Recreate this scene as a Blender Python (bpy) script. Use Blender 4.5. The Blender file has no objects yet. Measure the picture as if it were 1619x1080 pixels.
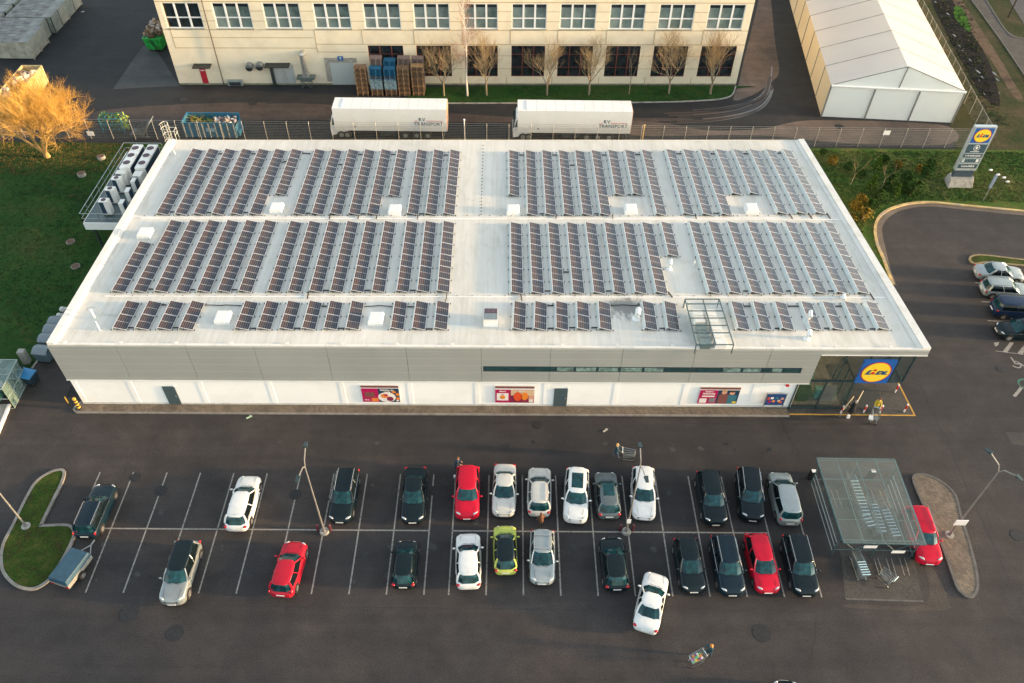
import bpy, bmesh, math, random
from mathutils import Vector, Matrix
R = math.radians
rnd = random.Random(7)
SC = bpy.context.scene
COL = SC.collection
# ------------------------------------------------------------------ camera
FPX, PITCH, YAW, ROLL = 1254.80, 0.799877, 0.0108254, 0.0165012
CAM = Vector((1.18685, -29.62979, 49.85377))
_f = Vector((math.sin(YAW) * math.cos(PITCH), math.cos(YAW) * math.cos(PITCH), -math.sin(PITCH)))
_r0 = Vector((math.cos(YAW), -math.sin(YAW), 0)); _u0 = _r0.cross(_f)
_r = _r0 * math.cos(ROLL) + _u0 * math.sin(ROLL); _u = -_r0 * math.sin(ROLL) + _u0 * math.cos(ROLL)
cd = bpy.data.cameras.new('camera'); cam = bpy.data.objects.new('camera', cd); COL.objects.link(cam)
cam.matrix_world = Matrix(((_r.x, _u.x, -_f.x, CAM.x), (_r.y, _u.y, -_f.y, CAM.y), (_r.z, _u.z, -_f.z, CAM.z), (0, 0, 0, 1)))
cd.sensor_width = 36; cd.lens = FPX / 1619 * 36; cd.clip_end = 2000; SC.camera = cam

def ray(px, py): return _f * FPX + _r * (px - 809.5) - _u * (py - 540)
def P(px, py, z=0.0):            # point of the photograph on the level z
    d = ray(px, py); return CAM + d * ((z - CAM.z) / d.z)
def PY(px, py, y):               # point on the upright plane at depth y
    d = ray(px, py); return CAM + d * ((y - CAM.y) / d.y)
RS = 1 / 29.5                    # the store roof falls to the back
def zroof(y): return 7.0 - (y - 11.4) * RS
def RF(px, py, dz=0.0):
    d = ray(px, py); n = Vector((0, RS, 1)); return CAM + d * ((7 + dz + 11.4 * RS - n.dot(CAM)) / n.dot(d))

# ------------------------------------------------------------------ mesh helper
class MB:
    def __init__(s): s.v = []; s.f = []; s.m = []
    def add(s, vs, fs, mi=0):
        o = len(s.v); s.v += [Vector(v) for v in vs]
        for f in fs: s.f.append([i + o for i in f]); s.m.append(mi)
        return s
    def poly(s, pts, mi=0): return s.add(pts, [list(range(len(pts)))], mi)
    def hexa(s, b, t, mi=0):     # bottom ring, top ring
        n = len(b); fs = [[(i + 1) % n, i, n + i, n + (i + 1) % n][::-1] for i in range(n)]
        fs = [[i, (i + 1) % n, n + (i + 1) % n, n + i] for i in range(n)]
        return s.add(list(b) + list(t), fs + [list(range(n))[::-1], list(range(n, 2 * n))], mi)
    def box(s, x0, x1, y0, y1, z0, z1, mi=0):
        b = [(x0, y0), (x1, y0), (x1, y1), (x0, y1)]
        return s.hexa([(x, y, z0) for x, y in b], [(x, y, z1) for x, y in b], mi)
    def cbox(s, c, d, mi=0, rz=0.0, M=None):
        x, y, z = d[0] / 2, d[1] / 2, d[2] / 2; M = M or Matrix.Rotation(rz, 3, 'Z'); c = Vector(c)
        b = [(-x, -y), (x, -y), (x, y), (-x, y)]
        return s.hexa([c + M @ Vector((a, e, -z)) for a, e in b], [c + M @ Vector((a, e, z)) for a, e in b], mi)
    def prism(s, pts, z0, z1, mi=0):
        return s.hexa([(p[0], p[1], z0) for p in pts], [(p[0], p[1], z1) for p in pts], mi)
    def tube(s, p, q, r, r2=None, n=6, mi=0, cap=True):
        p = Vector(p); q = Vector(q); d = q - p
        if d.length < 1e-6: return s
        d.normalize(); a = d.orthogonal().normalized(); b = d.cross(a); r2 = r if r2 is None else r2
        c = [(a * math.cos(2 * math.pi * i / n) + b * math.sin(2 * math.pi * i / n)) for i in range(n)]
        vs = [p + e * r for e in c] + [q + e * r2 for e in c]
        fs = [[i, (i + 1) % n, n + (i + 1) % n, n + i] for i in range(n)]
        if cap: fs += [list(range(n))[::-1], list(range(n, 2 * n))]
        return s.add(vs, fs, mi)
    def path(s, pts, r, n=5, mi=0):
        for a, b in zip(pts, pts[1:]): s.tube(a, b, r, n=n, mi=mi)
        return s
    def ball(s, c, r, mi=0, nu=8, nv=5, M=None):
        c = Vector(c); r = Vector(r) if hasattr(r, '__len__') else Vector((r, r, r)); M = M or Matrix.Identity(3)
        vs = [c + M @ Vector((0, 0, -r.z))]
        for j in range(1, nv):
            t = -math.pi / 2 + math.pi * j / nv
            for i in range(nu):
                a = 2 * math.pi * i / nu; vs.append(c + M @ Vector((r.x * math.cos(t) * math.cos(a), r.y * math.cos(t) * math.sin(a), r.z * math.sin(t))))
        vs.append(c + M @ Vector((0, 0, r.z))); L = len(vs) - 1
        fs = [[0, 1 + (i + 1) % nu, 1 + i] for i in range(nu)]
        for j in range(nv - 2):
            for i in range(nu):
                a = 1 + j * nu + i; b = 1 + j * nu + (i + 1) % nu; fs.append([a, b, b + nu, a + nu])
        fs += [[L, L - nu + i, L - nu + (i + 1) % nu] for i in range(nu)]
        return s.add(vs, fs, mi)
    def shear(s, k):
        for v in s.v: v.y += k * v.x
        return s
    def build(s, name, mats, parent=None, world=False, smooth=False, bevel=0, label=None):
        me = bpy.data.meshes.new(name)
        o = bpy.data.objects.new(name, me); COL.objects.link(o)
        off = Vector()
        if parent:
            o.parent = parent
            if world: off = worg(parent)
        me.from_pydata([tuple(v - off) for v in s.v], [], s.f); me.update()
        for m in (mats if isinstance(mats, (list, tuple)) else [mats]): me.materials.append(m)
        me.polygons.foreach_set('material_index', s.m)
        if smooth: me.polygons.foreach_set('use_smooth', [True] * len(s.f))
        if bevel:
            b = o.modifiers.new('bevel', 'BEVEL'); b.width = bevel; b.segments = 2; b.limit_method = 'ANGLE'
        if label: o['label'] = label
        return o
def worg(o):
    v = Vector()
    while o: v += o.location; o = o.parent
    return v
def thing(name, label, cat, loc=(0, 0, 0), rz=0.0, group=None):
    o = bpy.data.objects.new(name, None); COL.objects.link(o); o.empty_display_size = .2
    o.location = loc; o.rotation_euler = (0, 0, rz); return tag(o, label, cat, group)
def tag(o, label=None, cat=None, group=None, kind=None):
    if label: o['label'] = label
    if cat: o['category'] = cat
    if group: o['group'] = group
    if kind: o['kind'] = kind
    return o
def kids(o): return [c for c in COL.objects if c.parent == o]
def copy_tree(o, loc=None, rz=None, label=None, group=None, scale=None, _k=None):
    if _k is None:
        _k = {}
        for c in COL.objects:
            if c.parent: _k.setdefault(c.parent.name, []).append(c)
    c = o.copy(); COL.objects.link(c)
    for ch in _k.get(o.name, []):
        d = copy_tree(ch, _k=_k); d.parent = c
    if loc is not None: c.location = loc
    if rz is not None: c.rotation_euler = (0, 0, rz)
    if scale: c.scale = scale
    if label: c['label'] = label
    if group: c['group'] = group
    return c
def single(o, label, cat, group=None):     # a thing that is one mesh: move its origin to its base
    me = o.data; vs = [v.co for v in me.vertices]
    c = Vector((sum(v.x for v in vs) / len(vs), sum(v.y for v in vs) / len(vs), min(v.z for v in vs)))
    me.transform(Matrix.Translation(-c)); o.location = c
    return tag(o, label, cat, group)

# ------------------------------------------------------------------ materials
def ramp(nt, fac, stops):
    n = nt.nodes.new('ShaderNodeValToRGB'); nt.links.new(fac, n.inputs[0]); e = n.color_ramp.elements
    while len(e) < len(stops): e.new(.5)
    for k, (p, c) in enumerate(stops):
        e[k].position = p; e[k].color = (*c, 1) if len(c) == 3 else c
    return n.outputs[0]
def mix(nt, f, a, b, mode='MIX'):
    n = nt.nodes.new('ShaderNodeMix'); n.data_type = 'RGBA'; n.blend_type = mode
    for i, v in ((0, f), (6, a), (7, b)):
        if isinstance(v, (int, float)): n.inputs[i].default_value = v
        elif isinstance(v, tuple): n.inputs[i].default_value = (*v, 1)
        else: nt.links.new(v, n.inputs[i])
    return n.outputs[2]
def mth(nt, op, a, b=None, c=None):
    n = nt.nodes.new('ShaderNodeMath'); n.operation = op
    for i, v in enumerate((a, b, c)):
        if v is None: continue
        if isinstance(v, (int, float)): n.inputs[i].default_value = v
        else: nt.links.new(v, n.inputs[i])
    return n.outputs[0]
def noise(nt, co, sc, det=4, rough=.55, dist=0.0):
    n = nt.nodes.new('ShaderNodeTexNoise'); n.inputs['Scale'].default_value = sc; n.inputs['Detail'].default_value = det
    n.inputs['Roughness'].default_value = rough; n.inputs['Distortion'].default_value = dist
    if co is not None: nt.links.new(co, n.inputs['Vector'])
    return n.outputs[0]
def mapping(nt, co, scale=(1, 1, 1), rot=(0, 0, 0), loc=(0, 0, 0)):
    n = nt.nodes.new('ShaderNodeMapping'); nt.links.new(co, n.inputs[0]); n.inputs['Scale'].default_value = scale
    n.inputs['Rotation'].default_value = rot; n.inputs['Location'].default_value = loc; return n.outputs[0]
def base(name):
    m = bpy.data.materials.new(name); m.use_nodes = True; nt = m.node_tree; b = nt.nodes['Principled BSDF']
    tc = nt.nodes.new('ShaderNodeTexCoord'); return m, nt, b, tc.outputs['Object']
def bump(nt, b, h, s=.3, d=.02):
    n = nt.nodes.new('ShaderNodeBump'); n.inputs['Strength'].default_value = s; n.inputs['Distance'].default_value = d
    nt.links.new(h, n.inputs['Height']); nt.links.new(n.outputs[0], b.inputs['Normal'])
def mat(name, col, rough=.6, metal=0.0, var=.15, sc=3.0, coat=0.0, bmp=0.0, spec=None, dirt=None, dsc=.6, trans=0.0, grain=0.0):
    m, nt, b, co = base(name)
    n = noise(nt, co, sc)
    c = ramp(nt, n, [(.3, tuple(x * (1 - var) for x in col)), (.7, tuple(min(1, x * (1 + var)) for x in col))])
    if dirt:
        d = noise(nt, co, dsc, 6, .65); d = ramp(nt, d, [(.48, (0, 0, 0)), (.68, (1, 1, 1))]); c = mix(nt, d, c, dirt)
    if grain:
        g = noise(nt, co, 25, 2); c = mix(nt, grain, c, ramp(nt, g, [(.35, (.3, .3, .3)), (.65, (.7, .7, .7))]), 'OVERLAY')
    nt.links.new(c, b.inputs['Base Color'])
    b.inputs['Roughness'].default_value = rough; b.inputs['Metallic'].default_value = metal
    if coat: b.inputs['Coat Weight'].default_value = coat; b.inputs['Coat Roughness'].default_value = .05
    if spec is not None: b.inputs['Specular IOR Level'].default_value = spec
    if bmp: bump(nt, b, noise(nt, co, sc * 8), bmp)
    if trans:
        t = nt.nodes.new('ShaderNodeBsdfTransparent'); mx = nt.nodes.new('ShaderNodeMixShader'); mx.inputs[0].default_value = trans
        nt.links.new(b.outputs[0], mx.inputs[1]); nt.links.new(t.outputs[0], mx.inputs[2])
        nt.links.new(mx.outputs[0], nt.nodes['Material Output'].inputs[0])
    return m
def paint(name, col, rough=.32, metal=.0, flake=0.0):
    return mat(name, col, rough, metal, .06, 1.5, coat=.35, spec=.12, dirt=tuple(x * .9 + .002 for x in col), dsc=1.2)
def asphalt(name, a=(.040, .037, .036), b_=(.052, .047, .044), c=(.030, .031, .034), grit=.85, rough=.82):
    m, nt, b, co = base(name)
    big = noise(nt, co, .05, 6, .6, .6); mid = noise(nt, co, .45, 6, .65); fine = noise(nt, co, 14, 3, .7); strk = noise(nt, mapping(nt, co, (.05, .9, 1)), 1.3, 4)
    col = ramp(nt, big, [(.3, c), (.5, a), (.68, b_)])
    col = mix(nt, .85, col, ramp(nt, mid, [(.3, (.36, .36, .37)), (.7, (.62, .61, .6))]), 'OVERLAY')
    col = mix(nt, .45, col, ramp(nt, strk, [(.35, (.4, .4, .4)), (.65, (.58, .58, .58))]), 'OVERLAY')
    blot = ramp(nt, noise(nt, co, .16, 5, .7, 1.5), [(.5, (.5, .5, .5)), (.64, (.60, .585, .57))]); col = mix(nt, .8, col, blot, 'OVERLAY')
    vein = noise(nt, co, .35, 2, .5, 3.0); col = mix(nt, .6, col, ramp(nt, mth(nt, 'ABSOLUTE', mth(nt, 'SUBTRACT', vein, .5)), [(.0, (.36, .36, .36)), (.012, (.5, .5, .5))]), 'OVERLAY')
    col = mix(nt, grit, col, ramp(nt, fine, [(.32, (.22, .22, .22)), (.68, (.8, .8, .8))]), 'OVERLAY')
    nt.links.new(col, b.inputs['Base Color']); b.inputs['Roughness'].default_value = rough; b.inputs['Specular IOR Level'].default_value = .3
    bump(nt, b, fine, .35, .01); return m
def grassmat(name, a, b_, c, sc=.35):
    m, nt, b, co = base(name)
    big = noise(nt, co, sc * .4, 5, .6, .4); mid = noise(nt, co, sc * 4, 6, .7); fine = noise(nt, co, 12, 3, .75)
    col = ramp(nt, big, [(.3, a), (.52, b_), (.7, c)])
    pt = ramp(nt, noise(nt, co, sc * 1.7, 6, .75, .8), [(.52, (0, 0, 0)), (.66, (1, 1, 1))]); col = mix(nt, mth(nt, 'MULTIPLY', pt, .45), col, (c[0] * 1.5, c[1] * .95, c[2]))
    col = mix(nt, .7, col, ramp(nt, mid, [(.3, (.3, .3, .3)), (.7, (.68, .68, .66))]), 'OVERLAY')
    col = mix(nt, .7, col, ramp(nt, fine, [(.3, (.15, .15, .15)), (.7, (.85, .85, .85))]), 'OVERLAY')
    nt.links.new(col, b.inputs['Base Color']); b.inputs['Roughness'].default_value = .95; b.inputs['Specular IOR Level'].default_value = .1
    bump(nt, b, mix(nt, .5, mid, fine), .9, .08); return m

# ------------------------------------------------------------------ light
SUN_EL, SUN_AZ = R(7.2), R(-4.6)            # low winter sun from the right, a touch from the camera's side
world = bpy.data.worlds.new('World'); SC.world = world; world.use_nodes = True
wn = world.node_tree; bg = wn.nodes['Background']; sky = wn.nodes.new('ShaderNodeTexSky'); sky.sky_type = 'NISHITA'
sky.sun_disc = False; sky.sun_elevation = SUN_EL; sky.sun_rotation = R(90) - SUN_AZ; sky.air_density = 1.0; sky.dust_density = 1.6; sky.ozone_density = 2.0
hs = wn.nodes.new('ShaderNodeHueSaturation'); hs.inputs['Saturation'].default_value = .45; wn.links.new(sky.outputs[0], hs.inputs['Color'])
wn.links.new(mix(wn, 1.0, hs.outputs[0], (1.0, .99, .925), 'MULTIPLY'), bg.inputs[0]); bg.inputs[1].default_value = .15
sd = bpy.data.lights.new('sun', 'SUN'); sun = bpy.data.objects.new('sun', sd); COL.objects.link(sun)
sd.energy = 2.0; sd.angle = R(2.2); sd.color = (1, .64, .30)
dv = Vector((-math.cos(SUN_EL) * math.cos(SUN_AZ), -math.cos(SUN_EL) * math.sin(SUN_AZ), -math.sin(SUN_EL)))
sun.rotation_euler = dv.to_track_quat('-Z', 'Y').to_euler(); sun.location = (120, -20, 60)
vs = SC.view_settings; vs.view_transform = 'Standard'; vs.look = 'None'; vs.gamma = 1; vs.exposure = 2.3
SC.render.film_transparent = False
SC.cycles.transparent_max_bounces = 12
# ------------------------------------------------------------------ shared materials
M = {}
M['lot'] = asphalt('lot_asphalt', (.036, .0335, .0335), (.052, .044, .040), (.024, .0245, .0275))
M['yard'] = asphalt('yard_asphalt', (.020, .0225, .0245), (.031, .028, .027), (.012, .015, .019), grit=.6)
M['worn'] = asphalt('worn_brown_asphalt', (.105, .080, .066), (.16, .122, .10), (.05, .044, .042), grit=.7, rough=.9)
M['apron'] = asphalt('grey_concrete_apron', (.052, .058, .060), (.066, .070, .070), (.036, .043, .048), grit=.7)
M['grass'] = grassmat('lawn', (.012, .040, .011), (.023, .066, .014), (.050, .072, .020))
M['grass2'] = grassmat('rough_grass', (.034, .078, .012), (.055, .098, .018), (.115, .11, .035), .6)
M['strip'] = grassmat('dry_grass_strip', (.06, .065, .022), (.10, .09, .035), (.15, .12, .055), 1.2)
M['white'] = mat('white_coated_metal', (.80, .79, .76), .45, var=.04, sc=.6, dirt=(.68, .66, .60), dsc=.5)
M['offwhite'] = mat('off_white_plastic', (.78, .78, .75), .4, var=.04)
M['steel'] = mat('galvanised_steel', (.42, .44, .44), .38, .75, .12, 2)
M['dark'] = mat('dark_grey_metal', (.045, .055, .06), .4, .3, .2)
M['black'] = mat('black_rubber', (.012, .012, .013), .7, var=.3)
M['kerb'] = mat('concrete_kerb', (.22, .205, .185), .85, var=.2, sc=2, dirt=(.16, .15, .13), dsc=1.2, grain=.5)
M['dkerb'] = mat('dark_wet_kerb', (.10, .095, .088), .85, var=.25, sc=2, grain=.5)
M['conc'] = mat('concrete', (.32, .31, .28), .9, var=.15, sc=1.5, dirt=(.16, .16, .14), dsc=1.0, grain=.6)
M['wood'] = mat('weathered_wood', (.26, .155, .085), .8, var=.4, sc=4)
M['yellow'] = mat('yellow_paint', (.72, .42, .04), .6, var=.15, sc=2, dirt=(.28, .2, .08), dsc=3)
M['red'] = mat('red_paint', (.55, .02, .025), .4, var=.12)
def wornpaint(name, col, under, thr=.42):
    m, nt, b, co = base(name)
    n = noise(nt, co, 5, 6, .75); f = ramp(nt, n, [(thr - .09, (0, 0, 0)), (thr + .10, (1, 1, 1))])
    nt.links.new(mix(nt, f, under, col), b.inputs['Base Color']); b.inputs['Roughness'].default_value = .8; return m
M['line'] = wornpaint('worn_white_line', (.27, .255, .23), (.07, .065, .06))
M['yline'] = wornpaint('worn_yellow_line', (.50, .28, .04), (.09, .07, .05), .38)
M['gline'] = wornpaint('worn_green_line', (.02, .20, .12), (.045, .05, .045), .5)
def paving(name, a, b_, s=(5, 10), herring=True):
    m, nt, b, co = base(name)
    br = nt.nodes.new('ShaderNodeTexBrick'); nt.links.new(mapping(nt, co, (1, 1, 1), (0, 0, R(45) if herring else 0)), br.inputs[0])
    br.inputs['Color1'].default_value = (*a, 1); br.inputs['Color2'].default_value = (*b_, 1); br.inputs['Mortar'].default_value = (.025, .022, .02, 1)
    br.inputs['Scale'].default_value = s[0]; br.inputs['Mortar Size'].default_value = .035; br.inputs['Brick Width'].default_value = .9; br.inputs['Row Height'].default_value = .5
    c = mix(nt, .7, br.outputs[0], ramp(nt, noise(nt, co, .7, 6, .7), [(.3, (.25, .25, .25)), (.7, (.75, .74, .72))]), 'OVERLAY')
    nt.links.new(c, b.inputs['Base Color']); b.inputs['Roughness'].default_value = .85; bump(nt, b, br.outputs[1], .4, .01); return m
M['brick'] = paving('brick_paving', (.20, .155, .11), (.125, .10, .075), (4, 8))
M['cobble'] = paving('grey_cobble_paving', (.075, .068, .06), (.048, .045, .042), (6, 8))

def flat(name, pts, z, m, kind='structure'):
    o = MB().poly([(p[0], p[1], z) for p in pts]).build(name, m); return tag(o, kind=kind)
def smooth(pts, n=6, closed=True):
    out = []; L = len(pts); rng = range(L) if closed else range(L - 1)
    g = (lambda i: pts[i % L]) if closed else (lambda i: pts[max(0, min(L - 1, i))])
    for i in rng:
        a, b, c, d = (Vector(g(i + k)[:2]) for k in (-1, 0, 1, 2))
        for j in range(n):
            t = j / n
            out.append(.5 * ((2 * b) + (c - a) * t + (2 * a - 5 * b + 4 * c - d) * t * t + (3 * b - a - 3 * c + d) * t ** 3))
    if not closed: out.append(Vector(pts[-1][:2]))
    return out
def kerb(name, pts, w, h, m, closed=True, z0=0.0):
    mb = MB(); L = len(pts); n = L if closed else L - 1; inn = []; out = []
    for i in range(L):
        a = pts[(i - 1) % L] if closed or i else pts[0]; c = pts[(i + 1) % L] if closed or i < L - 1 else pts[-1]
        t = Vector((c[0] - a[0], c[1] - a[1])).normalized(); nn = Vector((-t.y, t.x)) * w / 2; p = Vector(pts[i][:2])
        inn.append(p + nn); out.append(p - nn)
    for i in range(n):
        j = (i + 1) % L
        mb.hexa([(*inn[i], z0), (*out[i], z0), (*out[j], z0), (*inn[j], z0)], [(*inn[i], h), (*out[i], h), (*out[j], h), (*inn[j], h)])
    o = mb.build(name, m); return tag(o, kind='structure')
def pp(*l): return [P(x, y)[:2] for x, y in l]

# ------------------------------------------------------------------ the ground
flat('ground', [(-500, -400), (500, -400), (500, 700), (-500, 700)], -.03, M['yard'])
flat('parking_lot', [(-120, -120), (120, -120), (120, 36.5), *pp((1619, 342), (1500, 326), (1430, 325)), (33.2, 36), (33.2, 12), (-34.5, 12), (-34.9, 19), (-120, 19)], 0, M['lot'])
flat('lawn', [*pp((-60, 560), (0, 572), (52, 583), (63, 566)), (-34.9, 19), (-32.5, 19), (-32.5, 49.9), (-120, 49.9), (-120, 14)], .02, M['grass'])
lawnR = [*pp((1412, 450), (1402, 425), (1396, 408), (1386, 384), (1384, 356), (1398, 336), (1430, 324), (1470, 320.5), (1520, 325), (1619, 334.5), (1700, 343))]
flat('verge', [(33.2, 50.4), (33.2, 28), *lawnR, (110, 50.4)], .02, M['grass2'])
kerb('verge_kerb', smooth(lawnR, 5, False), .28, .12, mat('yellow_marked_kerb', (.46, .33, .14), .85, var=.3, sc=1.2, dirt=(.26, .24, .21), dsc=.8), False)
flat('verge_gutter', smooth([*pp((1418, 452), (1408, 425), (1400, 392), (1395, 360), (1410, 340), (1436, 330), (1470, 326.5), (1520, 331), (1619, 341))], 4, False) + smooth(lawnR[:-1], 4, False)[::-1], .004, asphalt('gritty_gutter', (.13, .105, .085), (.16, .13, .10), (.09, .075, .065), .7, .9))
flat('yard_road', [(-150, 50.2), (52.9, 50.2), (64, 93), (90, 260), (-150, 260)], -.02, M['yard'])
flat('dry_grass_strip', [(-32, 42.6), (33, 42.6), (33, 50.6), *pp((1240, 231), (980, 221), (710, 219), (400, 222), (330, 222))], .012, M['strip'])
flat('grass_bed', smooth([*pp((668, 139), (1163, 136.5), (1163, 140), (1158, 150), (1145, 156), (1120, 159), (1050, 162), (900, 163.5), (700, 164), (668, 163))], 3), .06, M['grass'])
kerb('grass_bed_kerb', smooth([*pp((1163, 137), (1158, 150), (1145, 156), (1120, 159), (1050, 162), (900, 163.5), (700, 164))], 4, False), .16, .11, M['conc'], False)
flat('concrete_apron', pp((178, 141), (284, 135.5), (236, 62), (219, 82)), -.012, M['apron'])
flat('loading_apron', pp((452, 134), (670, 134), (670, 158), (420, 164)), -.012, asphalt('dark_patch', (.026, .026, .027), (.033, .031, .03), (.02, .021, .023)))
flat('worn_road', smooth(pp((1175, 100), (1195, 20), (1205, -20), (1216, -20), (1226, 70), (1232, 110), (1222, 128), (1190, 150), (1160, 158), (1168, 132)), 4), -.014, M['worn'])
flat('dirt_yard', smooth(pp((1000, 192), (1060, 196), (1120, 206), (1200, 204), (1260, 192), (1310, 190), (1400, 192), (1500, 200), (1500, 228), (1330, 226), (1200, 214), (1000, 214)), 4), -.010, M['worn'])
flat('brown_lane', smooth(pp((440, 162), (700, 178), (840, 186), (1000, 186), (1100, 188), (1000, 193), (700, 193), (500, 190), (130, 190), (200, 170)), 4), -.014, asphalt('brown_lane_asphalt', (.062, .048, .042), (.085, .064, .052), (.042, .036, .036)))
# tyre tracks
mb = MB()
for k in range(15):
    o = rnd.uniform(-1, 1); a = smooth([(p[0] + rnd.uniform(-.3, .3), p[1] + o * 1.6) for p in pp((1010, 184 + k % 5), (1110, 183), (1180, 172), (1212, 150), (1222, 110 - 8 * (k % 3)))], 8, False)
    w = rnd.uniform(.05, .16)
    i0 = rnd.randrange(0, 12); i1 = rnd.randrange(18, len(a)); a = a[i0:i1]
    for p, q in zip(a, a[1:]):
        t = (q - p).normalized(); nn = Vector((-t.y, t.x)) * w; z = -.009 + k * .0003
        mb.poly([(*(p + nn), z), (*(p - nn), z), (*(q - nn), z), (*(q + nn), z)], k % 3)
tag(mb.build('tyre_tracks', [mat('dark_tyre_mark', (.022, .02, .02), .6), mat('wet_tyre_mark', (.10, .088, .08), .3, var=.4), mat('brown_mud_mark', (.05, .036, .03), .7)]), kind='structure')
# muddy ground and path at the upper right
flat('muddy_ground', [(53.2, 50.5), (63.5, 93), (90, 200), (260, 200), (260, 50.5)], -.014, grassmat('muddy_grass', (.022, .040, .012), (.045, .048, .022), (.085, .065, .038), .8))
flat('mud_ruts', smooth(pp((1470, -10), (1500, 60), (1528, 110), (1552, 150), (1580, 168), (1575, 130), (1560, 90), (1530, 40), (1505, -10)), 4), -.006, mat('wet_mud', (.016, .014, .013), .9, spec=.1, var=.7, sc=2.5, bmp=.8))
flat('verge_clay', smooth(pp((1512, -12), (1540, 30), (1570, 75), (1600, 125), (1619, 160), (1600, 150), (1570, 100), (1535, 50), (1500, -12)), 4), -.004, grassmat('clay_earth', (.07, .05, .035), (.13, .09, .065), (.05, .055, .025), 1.4))
flat('green_patch', smooth(pp((1508, 12), (1520, 12), (1532, 35), (1534, 50), (1522, 42), (1510, 28)), 4), -.002, grassmat('fresh_grass', (.03, .10, .012), (.045, .13, .015), (.05, .09, .02), 1))
mb = MB()
for x, y, w, h in [(1479, 3, 5, 3), (1499, 22, 5, 6), (1509, 56, 4, 6), (1516, 72, 4, 6), (1522, 80, 3, 3), (1534, 95, 4, 6), (1545, 112, 5, 10), (1553, 122, 4, 5), (1572, 116, 4, 8), (1577, 126, 4, 6), (1556, 148, 3, 4), (1580, 147, 4, 2), (1548, 127, 3, 3)]:
    c = P(x, y); L = h * .075; W = w * .028
    pts = []
    for k in range(12):
        a = 2 * math.pi * k / 12; q = Vector((math.cos(a) * W * rnd.uniform(.6, 1.2), math.sin(a) * L * rnd.uniform(.7, 1.2))); q.rotate(Matrix.Rotation(R(8), 2)); pts.append((c.x + q.x, c.y + q.y, .002))
    mb.poly(pts)
tag(mb.build('puddles', mat('puddle_water', (.20, .19, .18), .08, var=.3)), kind='structure')
pa = pp((1527, -12), (1558, 30), (1588, 72), (1619, 118), (1660, 180)); pb = pp((1552, -12), (1590, 48), (1612, 60), (1660, 62))
flat('footpath', pa + [(110, 60), (110, 78)] + pb[::-1], .004, paving('path_paving', (.085, .072, .058), (.062, .053, .045), (3, 8), False))
kerb('footpath_kerb', smooth(pa, 4, False), .18, .05, M['dkerb'], False); kerb('footpath_edging', smooth(pb, 4, False), .18, .05, M['dkerb'], False)
flat('side_road', pp((1590, -12), (1600, 8), (1625, 48), (1700, 60), (1680, -20)), .006, asphalt('pale_road', (.085, .08, .077), (.10, .092, .086), (.06, .058, .055)))

# walkway in front of the store, alley kerb, entrance paving
flatwalk = [(-33.25, 10.75), (-33.0, 10.5), (24.05, 10.72), (24.05, 11.9), (-32.9, 11.9)]
tag(MB().prism(flatwalk, 0, .09).build('walkway', M['brick']), kind='structure')
kerb('walkway_kerb', [(-32.85, 11.6), (-33.33, 11.3), (-33.38, 10.7), (-33.05, 10.42), (-5, 10.53), (24.05, 10.64)], .14, .12, M['kerb'], False)
flat('entrance_paving', [(24.06, 10.9), (34.2, 10.9), (34.2, 17), (24.06, 17)], .006, M['cobble'])
kerb('lawn_edging', pp((63, 566), (51, 583)) , .14, .09, M['conc'], False)
# yellow and white markings
def strip(mb, a, b, w, z, mi=0):
    a = Vector(a[:2]); b = Vector(b[:2]); t = (b - a).normalized(); n = Vector((-t.y, t.x)) * w / 2
    mb.poly([(*(a + n), z), (*(a - n), z), (*(b - n), z), (*(b + n), z)], mi)
mb = MB(); strip(mb, (24.14, 10.87), (34.38, 10.85), .13, .012); strip(mb, (34.3, 10.92), (34.1, 15.6), .13, .0135)
tag(mb.build('yellow_zone_line', M['yline']), kind='structure')
mb = MB(); LT, LB, G = 4.78, 4.85, 1.652
for k in range(-11, 0):
    x = k * 2.5 - G
    strip(mb, (x, LT), (x, .06 if k > -11 else 3.0), .1, .004)
    if k > -11: strip(mb, (x, -.06), (x, -LB), .1, .004)
for k in range(-1, 10):
    x = k * 2.5
    if k < 9: strip(mb, (x, LT), (x, .06), .1, .004)
    strip(mb, (x, -.06 if k < 9 else .9), (x, -LB), .1, .004)
strip(mb, (-11 * 2.5 - G + 1, 0), (-2.5 - G + .05, 0), .11, .004); strip(mb, (-2.5 - .05, 0), (20.05, 0), .11, .004)
for x, y in [(1542, 447), (1552, 477), (1561, 507)]:
    c = P(x, y); strip(mb, c, c + Vector((5.2, -.35, 0)), .1, .004)
for q in [((1571, 542), (1580, 541), (1578, 546), (1574, 548)), ((1585, 556), (1592, 558), (1603, 542), (1597, 541)), ((1608, 559), (1616, 561), (1628, 544), (1621, 543)), ((1601, 626), (1606, 628), (1619, 612), (1613, 611))]:
    mb.poly([(*P(*p)[:2], .004) for p in q])
strip(mb, P(1574, 555), P(1640, 563), .06, .005)
c = P(1606, 575)                     # wheelchair mark
for i in range(10):
    a0, a1 = R(200 + i * 25), R(225 + i * 25)
    strip(mb, (c.x + .38 * math.cos(a0), c.y - .1 + .38 * math.sin(a0)), (c.x + .38 * math.cos(a1), c.y - .1 + .38 * math.sin(a1)), .12, .006 + i * .0002)
strip(mb, (c.x - .1, c.y + .75), (c.x - .05, c.y), .14, .0085); strip(mb, (c.x - .05, c.y), (c.x + .45, c.y - .05), .13, .009); strip(mb, (c.x + .45, c.y - .05), (c.x + .65, c.y - .5), .12, .0095)
tag(mb.build('white_bay_lines', M['line']), kind='structure')
mb = MB(); c = P(1622, 608)
for i in range(12):
    a0, a1 = R(i * 30), R(30 + i * 30); strip(mb, (c.x + .6 * math.cos(a0), c.y + .6 * math.sin(a0)), (c.x + .6 * math.cos(a1), c.y + .6 * math.sin(a1)), .16, .006 + i * .0002)
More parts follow.
